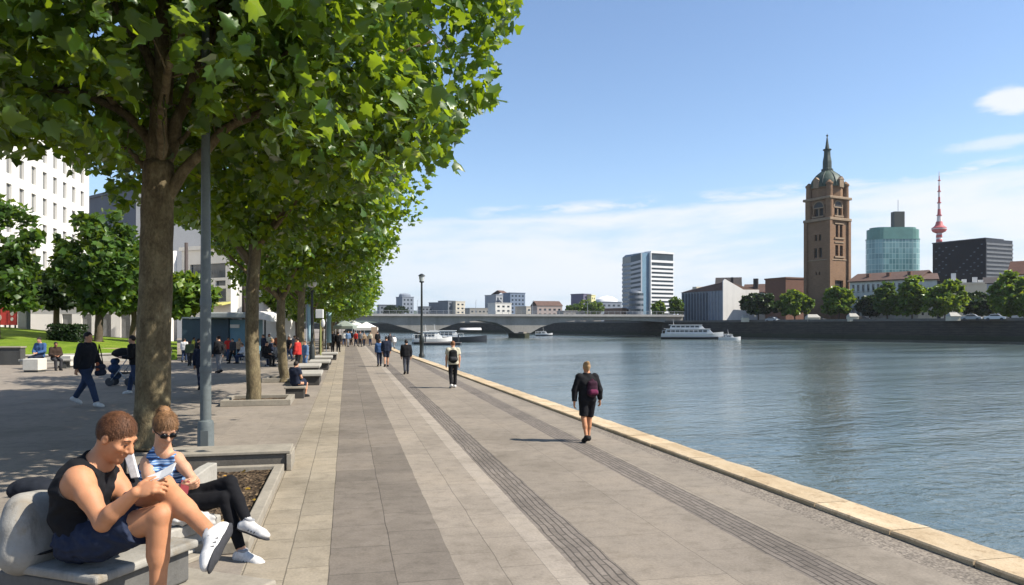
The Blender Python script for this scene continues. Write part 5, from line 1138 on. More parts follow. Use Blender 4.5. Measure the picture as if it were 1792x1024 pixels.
def person(label, J, s, loc, rz, top, bottom, hair, skin=None, shoes=None, vox=.02, fine=False, group=None, topk='long', botk='long', style='short', fingers=False, world=False, g=1., cat='person'):
    skin = skin or M_skin2; shoes = shoes or (cloth('black_shoe', (.02, .02, .02)), cloth('black_shoe', (.02, .02, .02)))
    o = thing('person', label, cat, loc, rz, group); org = np.asarray(loc, float) if world else (0, 0, 0)
    if not world: J = scaleJ(J, s)
    bp = torso_prims(J, s, g) + arm_prims(J, s, g) + leg_prims(J, s, g) + head_prims(J, s, fine)
    for e in 'RL':
        d, n, tdir = J['hd' + e]
        if fingers: bp += hand_prims(J['wr' + e], d, n, tdir, s, k=.004)
        else: d = unit(d); p_ = J['wr' + e]; n = np.asarray(n, float); bp += [rc(p_, p_ + d * .09 * s, .03 * s, .032 * s, .01), rc(p_ + d * .08 * s, p_ + d * .16 * s, .026 * s, .016 * s, .01)]
    soft('body', bp, vox, skin, o, org)
    hp, cl = hair_prims(J, s, style); soft('hair', hp, min(vox, .014), hair, o, org, clips=cl, noise=.004, nscale=70)
    gr = .012 if vox < .012 else .018
    if top:
        tp = torso_prims(J, s, g)
        if topk in ('long', 'tee'):
            for e in 'RL':
                S_, E_, W_ = J['sh' + e], J['el' + e], J['wr' + e]
                if topk == 'long': tp += [rc(S_, E_, .066 * s * g, .054 * s * g, .03), fc(E_, E_ + (W_ - E_) * .94, .054 * s * g, .042 * s * g, .02)]
                else: tp += [fc(S_, S_ + (E_ - S_) * .62, .068 * s * g, .064 * s * g, .03)]
        soft('jacket' if topk == 'long' else 'shirt', tp, vox, top, o, org, grow=gr, noise=.004, nscale=26, clips=[plane(J['pelvis'] - V3(0, 0, .06 * s), (0, 0, -1)), ball(J['neck'] + V3(0, 0, .055 * s), .078 * s)])
    if bottom:
        hv = unit(J['hipR'] - J['hipL']) * .06 * s; tp = [rc(J['pelvis'] - hv, J['pelvis'] + hv, .122 * s * g, .122 * s * g, .04)]
        if botk == 'skirt': kn = (J['knR'] + J['knL']) / 2; tp += [fc(J['pelvis'], kn + (J['pelvis'] - kn) * .12, .14 * s, .20 * s, .05)]
        else:
            for e in 'RL':
                H_, K_, A_ = J['hip' + e], J['kn' + e], J['an' + e]
                tp += [rc(H_, K_, .094 * s * g, .066 * s * g, .03), fc(K_, K_ + (A_ - K_) * .93, .064 * s * g, .056 * s, .02)] if botk == 'long' else [fc(H_, H_ + (K_ - H_) * .9, .098 * s * g, .084 * s * g, .03)]
        soft({'long': 'trousers', 'shorts': 'shorts', 'skirt': 'skirt'}[botk], tp, vox, bottom, o, org, grow=.008, noise=.004, nscale=24, clips=[plane(J['waist'] + V3(0, 0, .0), (0, 0, 1))] if abs((J['chest'] - J['waist'])[2]) > .05 else [])
    for e in 'RL': shoe(J, e, s, o, shoes[0], shoes[1], min(vox, .012), org)
    return o
def backpack(name, label, loc, rz, s, m, m2=None, kind='pack', group=None):
    o = thing(name, label, 'bag', loc, rz, group)
    soft('body', [el((0, -.02, .22), (.155, .085, .235), None, .03), rc((-.08, -.05, .12), (.08, -.05, .12), .085, .085, .05), rc((-.07, -.02, .38), (.07, -.02, .38), .07, .07, .04)], .014, m, o)
    soft('pocket', [rc((-.07, -.115, .13), (.07, -.115, .13), .055, .055, .03), rc((-.06, -.11, .17), (.06, -.11, .17), .05, .05, .03)], .012, m2 or m, o)
    for e in (-1, 1): MB().tube([(.09 * e, .04, .42), (.105 * e, .12, .47), (.11 * e, .21, .40), (.115 * e, .23, .28), (.12 * e, .16, .14), (.12 * e, .05, .08)], .014, 7).build('strap', m2 or m, o, True)
    MB().tube([(-.04, .0, .45), (-.02, .0, .49), (.02, .0, .49), (.04, .0, .45)], .009, 6).build('handle', m2 or m, o, True)
    o.scale = (s,) * 3; return o
black = cloth('black_fabric', (.012, .012, .014)); navy = cloth('navy_fabric', (.018, .024, .045)); dgrey = cloth('charcoal_fabric', (.045, .045, .05)); cream = cloth('cream_fabric', (.55, .50, .38)); redc = cloth('red_fabric', (.50, .035, .03))
jean = cloth('denim', (.035, .055, .11)); whitec = cloth('white_fabric', (.72, .70, .68)); blue = cloth('blue_fabric', (.05, .11, .25)); plum = cloth('plum_fabric', (.07, .02, .045)); grey = cloth('grey_fabric', (.22, .22, .23)); tan_ = cloth('tan_fabric', (.34, .24, .15))
green = cloth('olive_fabric', (.10, .12, .06)); wsh = (cloth('white_shoe', (.70, .68, .65)), cloth('white_sole', (.55, .54, .52)))
brown_h = hairmat('brown_hair', (.075, .035, .018)); dark_h = hairmat('dark_hair', (.016, .011, .009)); blond_h = hairmat('blond_hair', (.26, .16, .075)); red_h = hairmat('auburn_hair', (.13, .045, .02))
def tufts(hair_o, J, hs, n, L, m, seed, wd=.0035, lift=.35):
    me = hair_o.data; nv = len(me.vertices); co = np.zeros(nv * 3); me.vertices.foreach_get('co', co); co = co.reshape(-1, 3)
    off = np.array(hair_o.parent.location) if hair_o.parent else np.zeros(3); R, F, U = head_axes(J['face']); c = J['head'] - off + U * .02
    rng = np.random.default_rng(seed); P = co[rng.integers(0, nv, n)]; N = P - c; N /= np.linalg.norm(N, axis=1)[:, None]
    keep = (P - c) @ U > -.075 * hs; P, N = P[keep], N[keep]
    cw = c + U * .11 - F * .03; D = P - cw; D -= N * (D * N).sum(1)[:, None]; D /= np.linalg.norm(D, axis=1)[:, None] + 1e-6
    D = D + N * lift + rng.normal(size=P.shape) * .22; D /= np.linalg.norm(D, axis=1)[:, None]
    W_ = np.cross(D, N); W_ /= np.linalg.norm(W_, axis=1)[:, None] + 1e-6; l = L * rng.uniform(.5, 1.2, (len(P), 1)); w2 = wd * rng.uniform(.6, 1.3, (len(P), 1))
    V = np.stack([P - W_ * w2 - N * .003, P + W_ * w2 - N * .003, P + D * l * .6 + W_ * w2 * .7, P + D * l * .6 - W_ * w2 * .7, P + D * l - N * l * .25], 1).reshape(-1, 3)
    b = (np.arange(len(P)) * 5)[:, None]; Fc = np.concatenate([b + np.array([[0, 1, 2]]), b + np.array([[0, 2, 3]]), b + np.array([[3, 2, 4]])])
    o = link('strands', np_mesh('strands', V, Fc), m, hair_o, True); return o
# ---------------------------------------------------------------- the man on the concrete seat
a1 = unit(RT * .94 - FW * .34); s1 = unit(FW * .94 + RT * .34)                       # the way he faces; away from the camera
s = 1.12; J = {}
O = at(158, 938, 4.36); Oz = O[2]
def jp(px, py, Z): return at(px, py, Z)
J['pelvis'] = O; J['waist'] = jp(142, 896, 4.38); J['chest'] = jp(152, 852, 4.36); J['neck'] = jp(176, 808, 4.36)
J['hipR'] = jp(172, 945, 4.22); J['hipL'] = jp(185, 934, 4.44)
J['knR'] = jp(280, 902, 4.13); J['anR'] = jp(276, 1052, 4.12); J['toeR'] = jp(322, 1083, 4.02)
J['knL'] = jp(284, 850, 4.26); J['anL'] = jp(372, 938, 4.05); J['toeL'] = J['anL'] - FW * .135 - UP * .10 + RT * .015
J['calfR'] = -a1; J['calfL'] = -RT * .4 - UP * .8
J['shR'] = jp(138, 838, 4.20); J['shL'] = jp(190, 826, 4.52); J['elR'] = jp(180, 914, 4.10); J['wrR'] = jp(238, 862, 4.06)
J['elL'] = jp(232, 888, 4.44); J['wrL'] = jp(262, 850, 4.22)
J['head'] = jp(203, 765, 4.33); J['face'] = unit(RT * .92 - FW * .14 - UP * .55); 
hs = 1.13
vx = .0055
base = (O[0], O[1], 0.0)
man = thing('person', 'seated man in black tank top and navy shorts, legs crossed, looking down at folded paper', 'person', base)
bp = torso_prims(J, s, .95) + arm_prims(J, s, 1.0) + leg_prims(J, s, 1.0) + head_prims(J, hs)
bp += hand_prims(J['wrR'], RT * .92 + UP * .30 + FW * .1, -RT * .1 + FW * .6 + UP * -.55, UP * .8 + FW * .5, s, (.35, .75), .004)
bp += hand_prims(J['wrL'], RT * .35 - FW * .75 + UP * .25, -UP * .6 + RT * .2 - FW * .3, UP * .5 + RT * .7, s, (.45, .7), .004)
soft('body', bp, vx, M_skin, man, base)
hp, cl = hair_prims(J, hs, 'short'); hm_ = hairmat('short_brown_hair', (.10, .043, .020)); ho = soft('hair', hp, .006, hm_, man, base, clips=cl); tufts(ho, J, hs, 9000, .017, hm_, 1, .0013, .05)
rv = unit(J['shR'] - J['shL'])
soft('tank_top', torso_prims(J, s, .95), vx, cloth('black_tank', (.010, .010, .012)), man, base, grow=.009, noise=.007, nscale=34,
     clips=[ball(J['shR'] + rv * .030 + V3(0, 0, -.02) + a1 * .015, .098), ball(J['shL'] - rv * .030 + V3(0, 0, -.02) + a1 * .015, .098), ball(J['neck'] + a1 * .045 + UP * .045, .105), plane(J['pelvis'] + UP * -.045, (0, 0, -1))])
H_, K_ = J['hipR'], J['knR']; H2, K2 = J['hipL'], J['knL']
soft('shorts', [rc(J['pelvis'] - s1 * .075, J['pelvis'] + s1 * .075, .120, .120, .04), rc(J['pelvis'] - s1 * .08, J['hipR'], .115, .110, .04), fc(H_, H_ + (K_ - H_) * .66, .110, .108, .03), fc(H2, H2 + (K2 - H2) * .56, .114, .104, .03)], vx, cloth('navy_shorts', (.020, .028, .055)), man, base, grow=.006, noise=.011, nscale=42, clips=[plane(J['waist'] + UP * .03, UP * .6 - a1 * .8)])
R, F, U = head_axes(J['face']); q = lambda r, f, u: J['head'] + hs * (R * r + F * f + U * u)
eb = MB()
for e in (-1, 1): eb.tube([q(.014 * e, .091, .031), q(.030 * e, .091, .037), q(.050 * e, .078, .031)], [.004, .0055, .003], 6)
o = eb.build('eyebrows', brown_h, man, True); o.location = [-x for x in base]
ey = MB()
for e in (-1, 1): ey.blob(q(.031 * e, .0845, .007), (.012, .012, .0055), 10, 6)
o = ey.build('eyelids', cloth('dark_lashes', (.05, .025, .02)), man, True); o.location = [-x for x in base]
for e in 'RL': shoe(J, e, 1.02, man, wsh[0], cloth('dark_sole', (.05, .05, .055)), .006, base)
zs_ = Oz - .138
# what he holds and what stands by him
pc_ = (J['wrR'] + J['wrL']) / 2 + RT * .10 + UP * .075
pm = MB(); nrm = unit(-FW * .35 + UP * .75 - RT * .35); u_ = unit(np.cross(nrm, FW)); w__ = np.cross(nrm, u_)
for k, (d0, d1) in enumerate(((0, .0015), (.0035, .005))):
    tw = .10 * k; uu = u_ * cos(tw) + w__ * sin(tw); ww = np.cross(nrm, uu)
    V = [pc_ + uu * x * .085 + ww * y * .055 + nrm * (z + .006 * x * x) for z in (d0, d1) for x, y in ((-1, -1), (0, -1), (1, -1), (1, 1), (0, 1), (-1, 1))]
    pm.add(V, [(0, 5, 4, 1), (1, 4, 3, 2), (6, 7, 10, 11), (7, 8, 9, 10), (0, 1, 7, 6), (1, 2, 8, 7), (2, 3, 9, 8), (3, 4, 10, 9), (4, 5, 11, 10), (5, 0, 6, 11)])
o = pm.build('folded_paper', cloth('paper_white', (.80, .78, .74), .04)); tag(o, 'white folded paper held in the hands of the seated man', 'paper')
bb = at(222, 890, 4.72); bb[2] = Oz - .135
bag = thing('shoulder_bag', 'black carry bag with upright white flap beside the lap of the seated man', 'bag', bb)
L2 = lambda px, py, dz=0.: at(px, py, 4.72 + dz) - bb
soft('body', [rc(L2(206, 868), L2(236, 866), .085, .08, .04), rc(L2(208, 900), L2(240, 900), .10, .09, .05), rc(L2(204, 840), L2(228, 842), .05, .045, .04)], .009, black, bag, noise=.004, nscale=30)
soft('bottle', [rc(L2(212, 838), L2(211, 806), .034, .034, .02), el(L2(211, 798), (.034, .034, .03), None, .01)], .007, cloth('black_plastic', (.018, .02, .024), .1, .35), bag)
fl_ = MB(); A_, B_, C_, D_ = L2(214, 790, .0), L2(229, 783, .0), L2(243, 836, -.05), L2(228, 838, -.05); th = FW * .02
fl_.add([A_, B_, C_, D_, A_ + th, B_ + th, C_ + th, D_ + th], [(3, 2, 1, 0), (4, 5, 6, 7), (0, 1, 5, 4), (1, 2, 6, 5), (2, 3, 7, 6), (3, 0, 4, 7)]).build('white_flap', whitec, bag, bevel=.006)
MB().tube([L2(196, 862), L2(180, 846), L2(172, 822, .05), L2(182, 818, .05), L2(196, 834)], .011, 8).build('strap', black, bag, True)
soft('grey_pouch', [rc(L2(205, 884, -.12), L2(238, 868, -.12), .03, .035, .03)], .008, cloth('pale_blue_grey', (.33, .36, .42)), bag)
cu = at(66, 868, 4.58); cu[2] = zs_ + .36
cush = thing('black_cushion', 'black rolled jacket lying on the backrest behind the seated man', 'jacket', cu); soft('roll', [rc(-a1 * .10 - s1 * .06, a1 * .08 - s1 * .02, .055, .06, .02), el(-a1 * .02 + UP * .03, (.12, .09, .05), None, .03)], .008, cloth('black_jacket', (.016, .019, .026)), cush, noise=.005, nscale=40)
t = NT('worn_concrete'); v = t.coord(); sp_ = t.n('ShaderNodeTexVoronoi', i_Scale=70.0); t.l(v, sp_.inputs['Vector'])
c = t.ramp(t.noise(v, 3.5, 6, .65), [(.25, (.16, .148, .125)), (.5, (.26, .245, .215)), (.75, (.34, .325, .29))])
c = t.mix(t.ramp(t.noise(t.coord((1, 1, .5)), 2.3, 6, .7, 1.), [(.54, (0, 0, 0)), (.68, (.75, .75, .75))]), c, (.20, .145, .08))
c = t.mix(t.ramp(sp_.outputs['Distance'], [(.06, (.6, .6, .6)), (.13, (0, 0, 0))]), c, (.10, .095, .085))
c = t.mix(t.ramp(t.noise(t.coord((6, 6, .4)), 1.5, 5, .7), [(.56, (0, 0, 0)), (.7, (.55, .55, .55))]), c, (.11, .105, .09))
t.bsdf(c, .88, t.bump(t.math('ADD', t.noise(v, 45, 5, .7), t.math('MULTIPLY', sp_.outputs['Distance'], .2)), .5, .006), spec=.2); M_worn = t.m
# seat he sits on: moulded concrete backrest, seat and plinth
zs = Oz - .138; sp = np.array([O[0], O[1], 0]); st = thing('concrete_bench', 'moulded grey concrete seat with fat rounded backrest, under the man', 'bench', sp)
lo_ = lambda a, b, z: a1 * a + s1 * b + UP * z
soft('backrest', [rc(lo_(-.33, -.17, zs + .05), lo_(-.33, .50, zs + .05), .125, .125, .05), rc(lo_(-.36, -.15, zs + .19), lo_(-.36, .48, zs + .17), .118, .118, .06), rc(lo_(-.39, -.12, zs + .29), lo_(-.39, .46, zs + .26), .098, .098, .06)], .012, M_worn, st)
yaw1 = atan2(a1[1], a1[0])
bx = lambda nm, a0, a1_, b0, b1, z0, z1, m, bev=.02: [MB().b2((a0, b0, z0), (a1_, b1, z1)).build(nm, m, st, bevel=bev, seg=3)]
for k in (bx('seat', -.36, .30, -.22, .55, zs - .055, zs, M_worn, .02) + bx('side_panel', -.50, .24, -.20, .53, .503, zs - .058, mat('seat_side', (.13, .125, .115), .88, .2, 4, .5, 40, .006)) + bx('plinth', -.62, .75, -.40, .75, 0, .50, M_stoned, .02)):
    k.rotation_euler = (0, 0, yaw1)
MB().tube([lo_(-.215, -.19, zs + .055), lo_(-.185, .0, zs + .055), lo_(-.185, .3, zs + .055)], .008, 6).build('strap', black, st, True)
# ---------------------------------------------------------------- the woman beside the planter
s = 1.10; J = {}; a2 = unit(RT * .93 - FW * .36); s2 = unit(FW * .93 + RT * .36)
O2 = at(290, 886, 7.0); J['pelvis'] = O2; J['waist'] = jp(286, 856, 7.03); J['chest'] = jp(284, 822, 7.03); J['neck'] = jp(284, 788, 7.0)
J['hipR'] = jp(296, 890, 6.92); J['hipL'] = jp(302, 884, 7.1); J['knR'] = jp(393, 872, 6.86); J['anR'] = jp(424, 968, 6.80); J['toeR'] = jp(455, 984, 6.72)
J['knL'] = jp(402, 845, 6.93); J['anL'] = jp(434, 915, 6.78); J['toeL'] = jp(463, 934, 6.70); J['calfR'] = J['calfL'] = -a2 - UP * .2
J['shR'] = jp(258, 808, 6.94); J['shL'] = jp(311, 803, 7.0); J['elR'] = jp(264, 858, 6.82); J['wrR'] = jp(316, 852, 6.72); J['elL'] = jp(338, 846, 6.90); J['wrL'] = jp(306, 866, 6.73)
J['elL'] = jp(340, 842, 6.88); J['wrL'] = jp(312, 862, 6.70)
J['head'] = jp(289, 750, 6.93); J['face'] = unit(RT * .52 - FW * .62 - UP * .50); hs = 1.26
base = (O2[0], O2[1], 0.); vx = .0075
wo = thing('person', 'seated woman in striped blue vest, black leggings and dark sunglasses, legs crossed', 'person', base)
bp = torso_prims(J, s, .90, 1) + arm_prims(J, s, .86) + leg_prims(J, s, .88) + head_prims(J, hs)
bp += hand_prims(J['wrR'], RT * .9 + FW * .1 + UP * .05, UP * .5 + FW * .6, UP * .5 - FW * .6, s, (.3, .6), .004)
bp += hand_prims(J['wrL'], -RT * .8 - FW * .2 - UP * .1, -UP * .4 + FW * .7, UP * .8 + FW * .1, s, (.4, .7), .004)
soft('body', bp, vx, M_skin2, wo, base)
hp, cl = hair_prims(J, hs, 'bun'); hm_ = hairmat('chestnut_hair', (.19, .10, .046)); ho = soft('hair', hp, .008, hm_, wo, base, clips=cl); tufts(ho, J, hs, 6500, .045, hm_, 2, .0018, .02)
rv = unit(J['shR'] - J['shL'])
t = NT('striped_vest'); v = t.coord(); wv_ = t.n('ShaderNodeTexWave', wave_type='BANDS', bands_direction='Z', i_Scale=5.2, i_Distortion=2.2, i_Detail=2.0); t.l(v, wv_.inputs['Vector']); wv_.inputs['Detail Scale'].default_value = 1.5
c = t.ramp(wv_.outputs['Fac'], [(.12, (.03, .05, .11)), (.32, (.06, .17, .40)), (.55, (.17, .33, .55)), (.75, (.55, .60, .66)), (.9, (.12, .22, .40))])
t.bsdf(c, .85, t.bump(t.noise(v, 60, 3), .3, .004), spec=.2)
soft('vest', torso_prims(J, s, .90, 1), vx, t.m, wo, base, grow=.010, noise=.006, nscale=36, clips=[ball(J['shR'] + rv * .02 - UP * .01, .078), ball(J['shL'] - rv * .02 - UP * .01, .078), ball(J['neck'] + a2 * .05 + UP * .02, .10), plane(J['pelvis'] - UP * .03, (0, 0, -1))])
lg = [rc(J['pelvis'] - s2 * .07, J['pelvis'] + s2 * .07, .125, .125, .04)] + leg_prims(J, s, .88, False)
cutz = lambda e: J['kn' + e] + (J['an' + e] - J['kn' + e]) * .90
lg = [rc(J['pelvis'] - s2 * .07, J['pelvis'] + s2 * .07, .125, .125, .04)]
for e in 'RL':
    H_, K_, A_ = J['hip' + e], J['kn' + e], J['an' + e]; lg += [rc(H_, H_ + (K_ - H_) * .5, .096, .082, .04), rc(H_ + (K_ - H_) * .5, K_, .082, .062, .03), rc(K_, K_ + (A_ - K_) * .45, .058, .052, .02), fc(K_ + (A_ - K_) * .4, K_ + (A_ - K_) * (.90 if e == 'R' else .93), .053, .038, .02)]
soft('leggings', lg, vx, cloth('black_leggings', (.008, .008, .010)), wo, base, grow=.007, noise=.002, nscale=40, clips=[plane(J['waist'] + UP * .02, UP * .6 - a2 * .8)])
soft('sock', [fc(J['anL'] + (J['knL'] - J['anL']) * .02, J['anL'] + (J['knL'] - J['anL']) * .16, .043, .045)], .007, whitec, wo, base)
for e in 'RL': shoe(J, e, 1.06, wo, wsh[0], wsh[1] if e == 'R' else cloth('dark_sole', (.05, .05, .055)), .0065, base)
R, F, U = head_axes(J['face']); q = lambda r, f, u: J['head'] + hs * (R * r + F * f + U * u) - np.array(base)
sg = MB(); 
for e in (-1, 1): sg.blob(q(.031 * e, .098, .008), (.028 * hs, .016 * hs, .021 * hs), 14, 8, Matrix(np.array([R, F, U]).T.tolist()))
sg.tube([q(-.02, .104, .014), q(.02, .104, .014)], .006, 6)
for e in (-1, 1): sg.tube([q(.056 * e, .088, .012), q(.080 * e, .05, .012), q(.085 * e, -.01, .006)], .005, 6)
sg.build('sunglasses', cloth('black_lens', (.006, .006, .007), .1, .12), wo, True)
ph_ = (J['wrR'] + J['wrL']) / 2 + RT * .06 - FW * .03 + UP * .03
o = MB().box((0, 0, 0), (.075, .010, .15)).build('phone', cloth('dark_red_case', (.20, .03, .035), .1, .3), None, bevel=.006); o.location = ph_; o.rotation_euler = (radians(-50), .3, -TH + .5)
tag(o, 'dark red phone held in the lap by the woman in the striped vest', 'phone')
sh_ = at(318, 905, 6.78); wb = thing('white_bag', 'crumpled pale cloth bag on the bench end by the crossed legs of the woman', 'bag', sh_)
soft('body', [el((0, 0, .0), (.15, .07, .07), None, .04), rc((.14, -.02, .0), (.24, -.02, -.04), .055, .06, .04)], .01, cloth('pale_grey_cloth', (.55, .53, .50)), wb, noise=.016, nscale=40)
zs2 = O2[2] - .13; b2w = thing('concrete_bench', 'pale concrete bench on splayed end supports, under the woman', 'bench', (O2[0], O2[1], 0), atan2(a2[1], a2[0]))
MB().b2((-.55, -.34, zs2 - .11), (.34, .36, zs2)).build('seat', M_stone, b2w, bevel=.02, seg=3)
for x in (-.42, .20):
    k = MB().add([(x - .06, -.30, zs2 - .112), (x + .10, -.30, zs2 - .112), (x + .16, -.30, .045), (x + .02, -.30, .045), (x - .06, .32, zs2 - .112), (x + .10, .32, zs2 - .112), (x + .16, .32, .045), (x + .02, .32, .045)], [(3, 2, 1, 0), (4, 5, 6, 7), (0, 1, 5, 4), (1, 2, 6, 5), (2, 3, 7, 6), (3, 0, 4, 7)]).build('support', M_stone, b2w, bevel=.012)
MB().b2((-.62, -.36, 0), (.46, .38, .042)).build('base_slab', M_stoned, b2w, bevel=.008)
# ================================================================ plaza side: lawn, walls, buildings, stalls
t = NT('lawn_grass'); v = t.coord()
c = t.ramp(t.noise(v, .5, 5, .6), [(.3, (.085, .15, .012)), (.5, (.14, .22, .016)), (.72, (.22, .27, .035))])
c = t.mix(1, c, t.ramp(t.noise(v, 14, 4, .7), [(.3, (.65, .68, .6)), (.7, (1.25, 1.2, 1.2))]), 'MULTIPLY')
t.bsdf(c, .9, t.bump(t.noise(v, 25, 4, .7), 1, .06), spec=.15); M_lawn = t.m
def lawn_z(u, w_): return .75 + 1.35 * (sin(pi * min(1, w_ * 1.15) / 2) ** 1.3) * (.75 + .25 * sin(u * 5 + .6)) 
mb = MB(); nu, nw = 40, 16; V = []
for j in range(nw + 1):
    for i in range(nu + 1):
        u, w_ = i / nu, j / nw; px = -120 + 430 * u; Z = 43.5 + 21 * w_ + 3 * u; p = at(px, 570, Z); V.append((p[0], p[1], lawn_z(u, w_) * (1 - .55 * u ** 3) if j else .0))
mb.add(V, [(j * (nu + 1) + i, j * (nu + 1) + i + 1, (j + 1) * (nu + 1) + i + 1, (j + 1) * (nu + 1) + i) for j in range(nw) for i in range(nu)])
struct(mb.build('lawn', M_lawn, None, True))
def wall_run(name, label, px0, px1, Z0, Z1, h, d, m, cap=None):
    a, b = at(px0, 570, Z0), at(px1, 570, Z1); L = math.dist(a[:2], b[:2]); o = thing(name, label, 'wall', (a[0], a[1], 0), atan2((b - a)[1], (b - a)[0]))
    MB().b2((0, 0, 0), (L, d, h)).build('wall_face', m, o, bevel=.02)
    MB().b2((-.04, -.05, h + .003), (L + .04, d + .05, h + .09)).build('capping', cap or m, o, bevel=.015); return o
M_dwall = mat('dark_garden_wall', (.075, .075, .07), .9, .25, 2, .5, 20, .01, streak=.4)
wall_run('retaining_wall', 'dark low retaining wall holding the lawn at the frame edge', -130, 36, 40, 40.5, .92, .5, M_dwall, M_stoned)
wall_run('garden_kerb', 'long low pale kerb wall running along the foot of the lawn', 36.5, 300, 41.5, 46, .42, .45, M_stone)
wall_run('low_wall', 'pale sunlit path edging wall right of the dark hedge', 150, 300, 47.5, 49, .60, .4, mat('warm_stone', (.46, .36, .20), .85, .2, 3, .4, 20, .01))
# white cube seats where the pair sits
for px, lb in ((61, 'white concrete cube seat beside the figure in the striped top'), (118, 'white concrete cube seat between the seated pair and the dark walking man')):
    p = gnd(px, 651 if px < 100 else 643); o = thing('cube_seat', lb, 'seat', p, -.2, 'white cube seats by the lawn'); o['group'] = 'white cube seats by the lawn'
    MB().b2((-.32, -.3, 0), (.32, .3, .08)).build('base', M_dwall, o); MB().b2((-.36, -.34, .083), (.36, .34, .62)).build('block', mat('white_concrete', (.66, .63, .55), .85, .1, 4, .3, 30), o, bevel=.03)
# hedge
p = at(118, 570, 52); hz_ = 1.0; rng = np.random.default_rng(77); P = np.stack([rng.uniform(-1.1, 1.1, 2600), rng.uniform(-.7, .7, 2600), rng.uniform(0, 1.25, 2600)], 1)
o = thing('hedge', 'dark clipped box hedge on the lawn behind the walking man', 'hedge', (p[0], p[1], hz_), -.2); O_ = P / np.linalg.norm(P, axis=1)[:, None]
link('foliage', leaves('foliage', P, O_, rng.uniform(.12, .22, 2600), TPL_LOW, rng), M_leaf3, o); MB().tube([(0, 0, -.4), (0, 0, .7)], .08, 6).build('stem', M_bark2, o)
# ---- white office block along the plaza
p0 = np.array([-32., 45., 0.]); p1 = np.array([-32., 103.5, 0.])
M_off = mat('white_office_render', (.80, .77, .71), .85, .04, .4, .1, 10, streak=.15); M_sun = mat('pane_grey', (.20, .20, .195), .25, .3, 2, 0, spec=.6)
hol = [(x0, x1, z0, z1) for x0, x1, z0, z1 in grid(11, 7, 25.5, 57.5, 5.0, 25.0, .40, .66)]
off, W = bld('office_block', 'bright white office block with narrow upright windows behind the park trees', p0, p1, 15, 26.6, M_off, f=hol, depth=.28, pane=M_sun)
MB().b2((24.5, -.16, 4.2), (W + .1, -.003, 4.5)).build('string_course', M_off, off)
q0 = at(150, 570, 132); q1 = at(238, 570, 120); q0[2] = q1[2] = 0
o, W = bld('grey_flat_roofed_block', 'plain grey flat-roofed block seen between the white office block and the plane trunk', q0, q1, 14, HC + (HOR - 340) * 126 / FPX, mat('grey_block_render', (.19, .20, .215), .85, .08, .4, 0), f=[(2.6, 4.0, 18, 20), (6, 7.4, 18, 20)])
q0 = at(-60, 570, 70); q1 = at(262, 570, 72); q0[2] = q1[2] = 0
o, W = bld('low_white_building', 'long low bright white building behind the trunks at the back of the lawn', q0, q1, 7, 4.1, M_off, f=[h for h in grid(9, 1, 1, 17, .3, 3.6, .5, .8) if h[0] > 7.5], depth=.2, pane=M_sun)
# poster boards
M_pred = mat('poster_red', (.55, .035, .03), .5, .06, 2, 0); M_pwht = mat('poster_white', (.72, .66, .60), .5, .05, 2, 0)
for k, (px0, px1, lb, shp) in enumerate(((-14, 11.5, 'red poster board with a pale round shape at the frame edge', ((.15, .5, .30), (.45, .35, .2))), (13, 29, 'narrow red poster board with stacked pale shapes beside the grey cabinet', ((.5, .28, .16), (.5, .55, .2), (.55, .8, .12))))):
    a, b = at(px0, 570, 61), at(px1, 570, 61); L = math.dist(a[:2], b[:2]); o = thing('poster_board', lb, 'poster', (a[0], a[1], 1.0), -TH, 'red poster boards')
    MB().b2((0, 0, 1.2), (L, .12, 2.95)).build('panel', M_pred, o); MB().b2((.1, .02, 0), (.2, .10, 1.2)).b2((L - .2, .02, 0), (L - .1, .10, 1.2)).build('stand', M_dpost, o)
    for u, w_, r in shp: q = MB().lathe([(r * L, 0), (r * L, .01)], (0, 0, 0), 16, 1, 1.3).build('pale_shape', M_pwht, o); q.rotation_euler = (pi / 2, 0, 0); q.location = (u * L, -.004, 1.2 + w_ * 1.75)
a = at(39, 570, 61); o = thing('cabinet', 'grey metal utility cabinet beside the red poster boards', 'cabinet', (a[0], a[1], 1.0), -TH)
MB().b2((-.37, 0, .8), (.37, .5, 2.9)).build('body', mat('cabinet_grey', (.24, .26, .26), .5, .1, 2, .1), o, bevel=.02); MB().b2((-.33, .05, 0), (.33, .45, .8)).build('plinth', M_dwall, o); MB().b2((-.32, -.02, 1.0), (.32, -.003, 2.8)).build('door', mat('cabinet_door', (.27, .29, .29), .5, .1, 2, .1), o)
# ---- white rounded building with tinted bay windows
q0 = at(318, 570, 96); q1 = at(404, 570, 92); q0[2] = q1[2] = 0; Hr = HC + (HOR - 437) * 94 / FPX; zr_ = lambda y: HC + (HOR - y) * 94 / FPX
def rr(px): return (px - 318) / 86 * math.dist(q0[:2], q1[:2])
rot, W = bld('rounded_white_building', 'white building with a rounded end and wide dark bay windows behind the grey lamp post', q0, q1, 12, Hr, M_off, f=[(rr(333), rr(395), zr_(487), zr_(462)), (rr(333), rr(352), zr_(528), zr_(506)), (rr(376), rr(396), zr_(528), zr_(506)), (rr(378), rr(395), zr_(501), zr_(492))], depth=.3, pane=M_dkglass)
MB().lathe([(5.98, 0), (5.98, Hr + .3), (5.7, Hr + .9), (3.0, Hr + 1.2), (0, Hr + 1.25)], (W - 3.2, 6.2, 0), 30).build('rounded_end', M_off, rot, 'auto')
MB().lathe([(6.02, zr_(480)), (6.02, zr_(466))], (W - 3.2, 6.2, 0), 30).build('window_band', M_dkglass, rot, 'auto')
for px in (304, 312): MB().tube([(rr(px), -.6, 0), (rr(px), -.6, Hr)], .30, 10).build('column', M_off, rot, True)
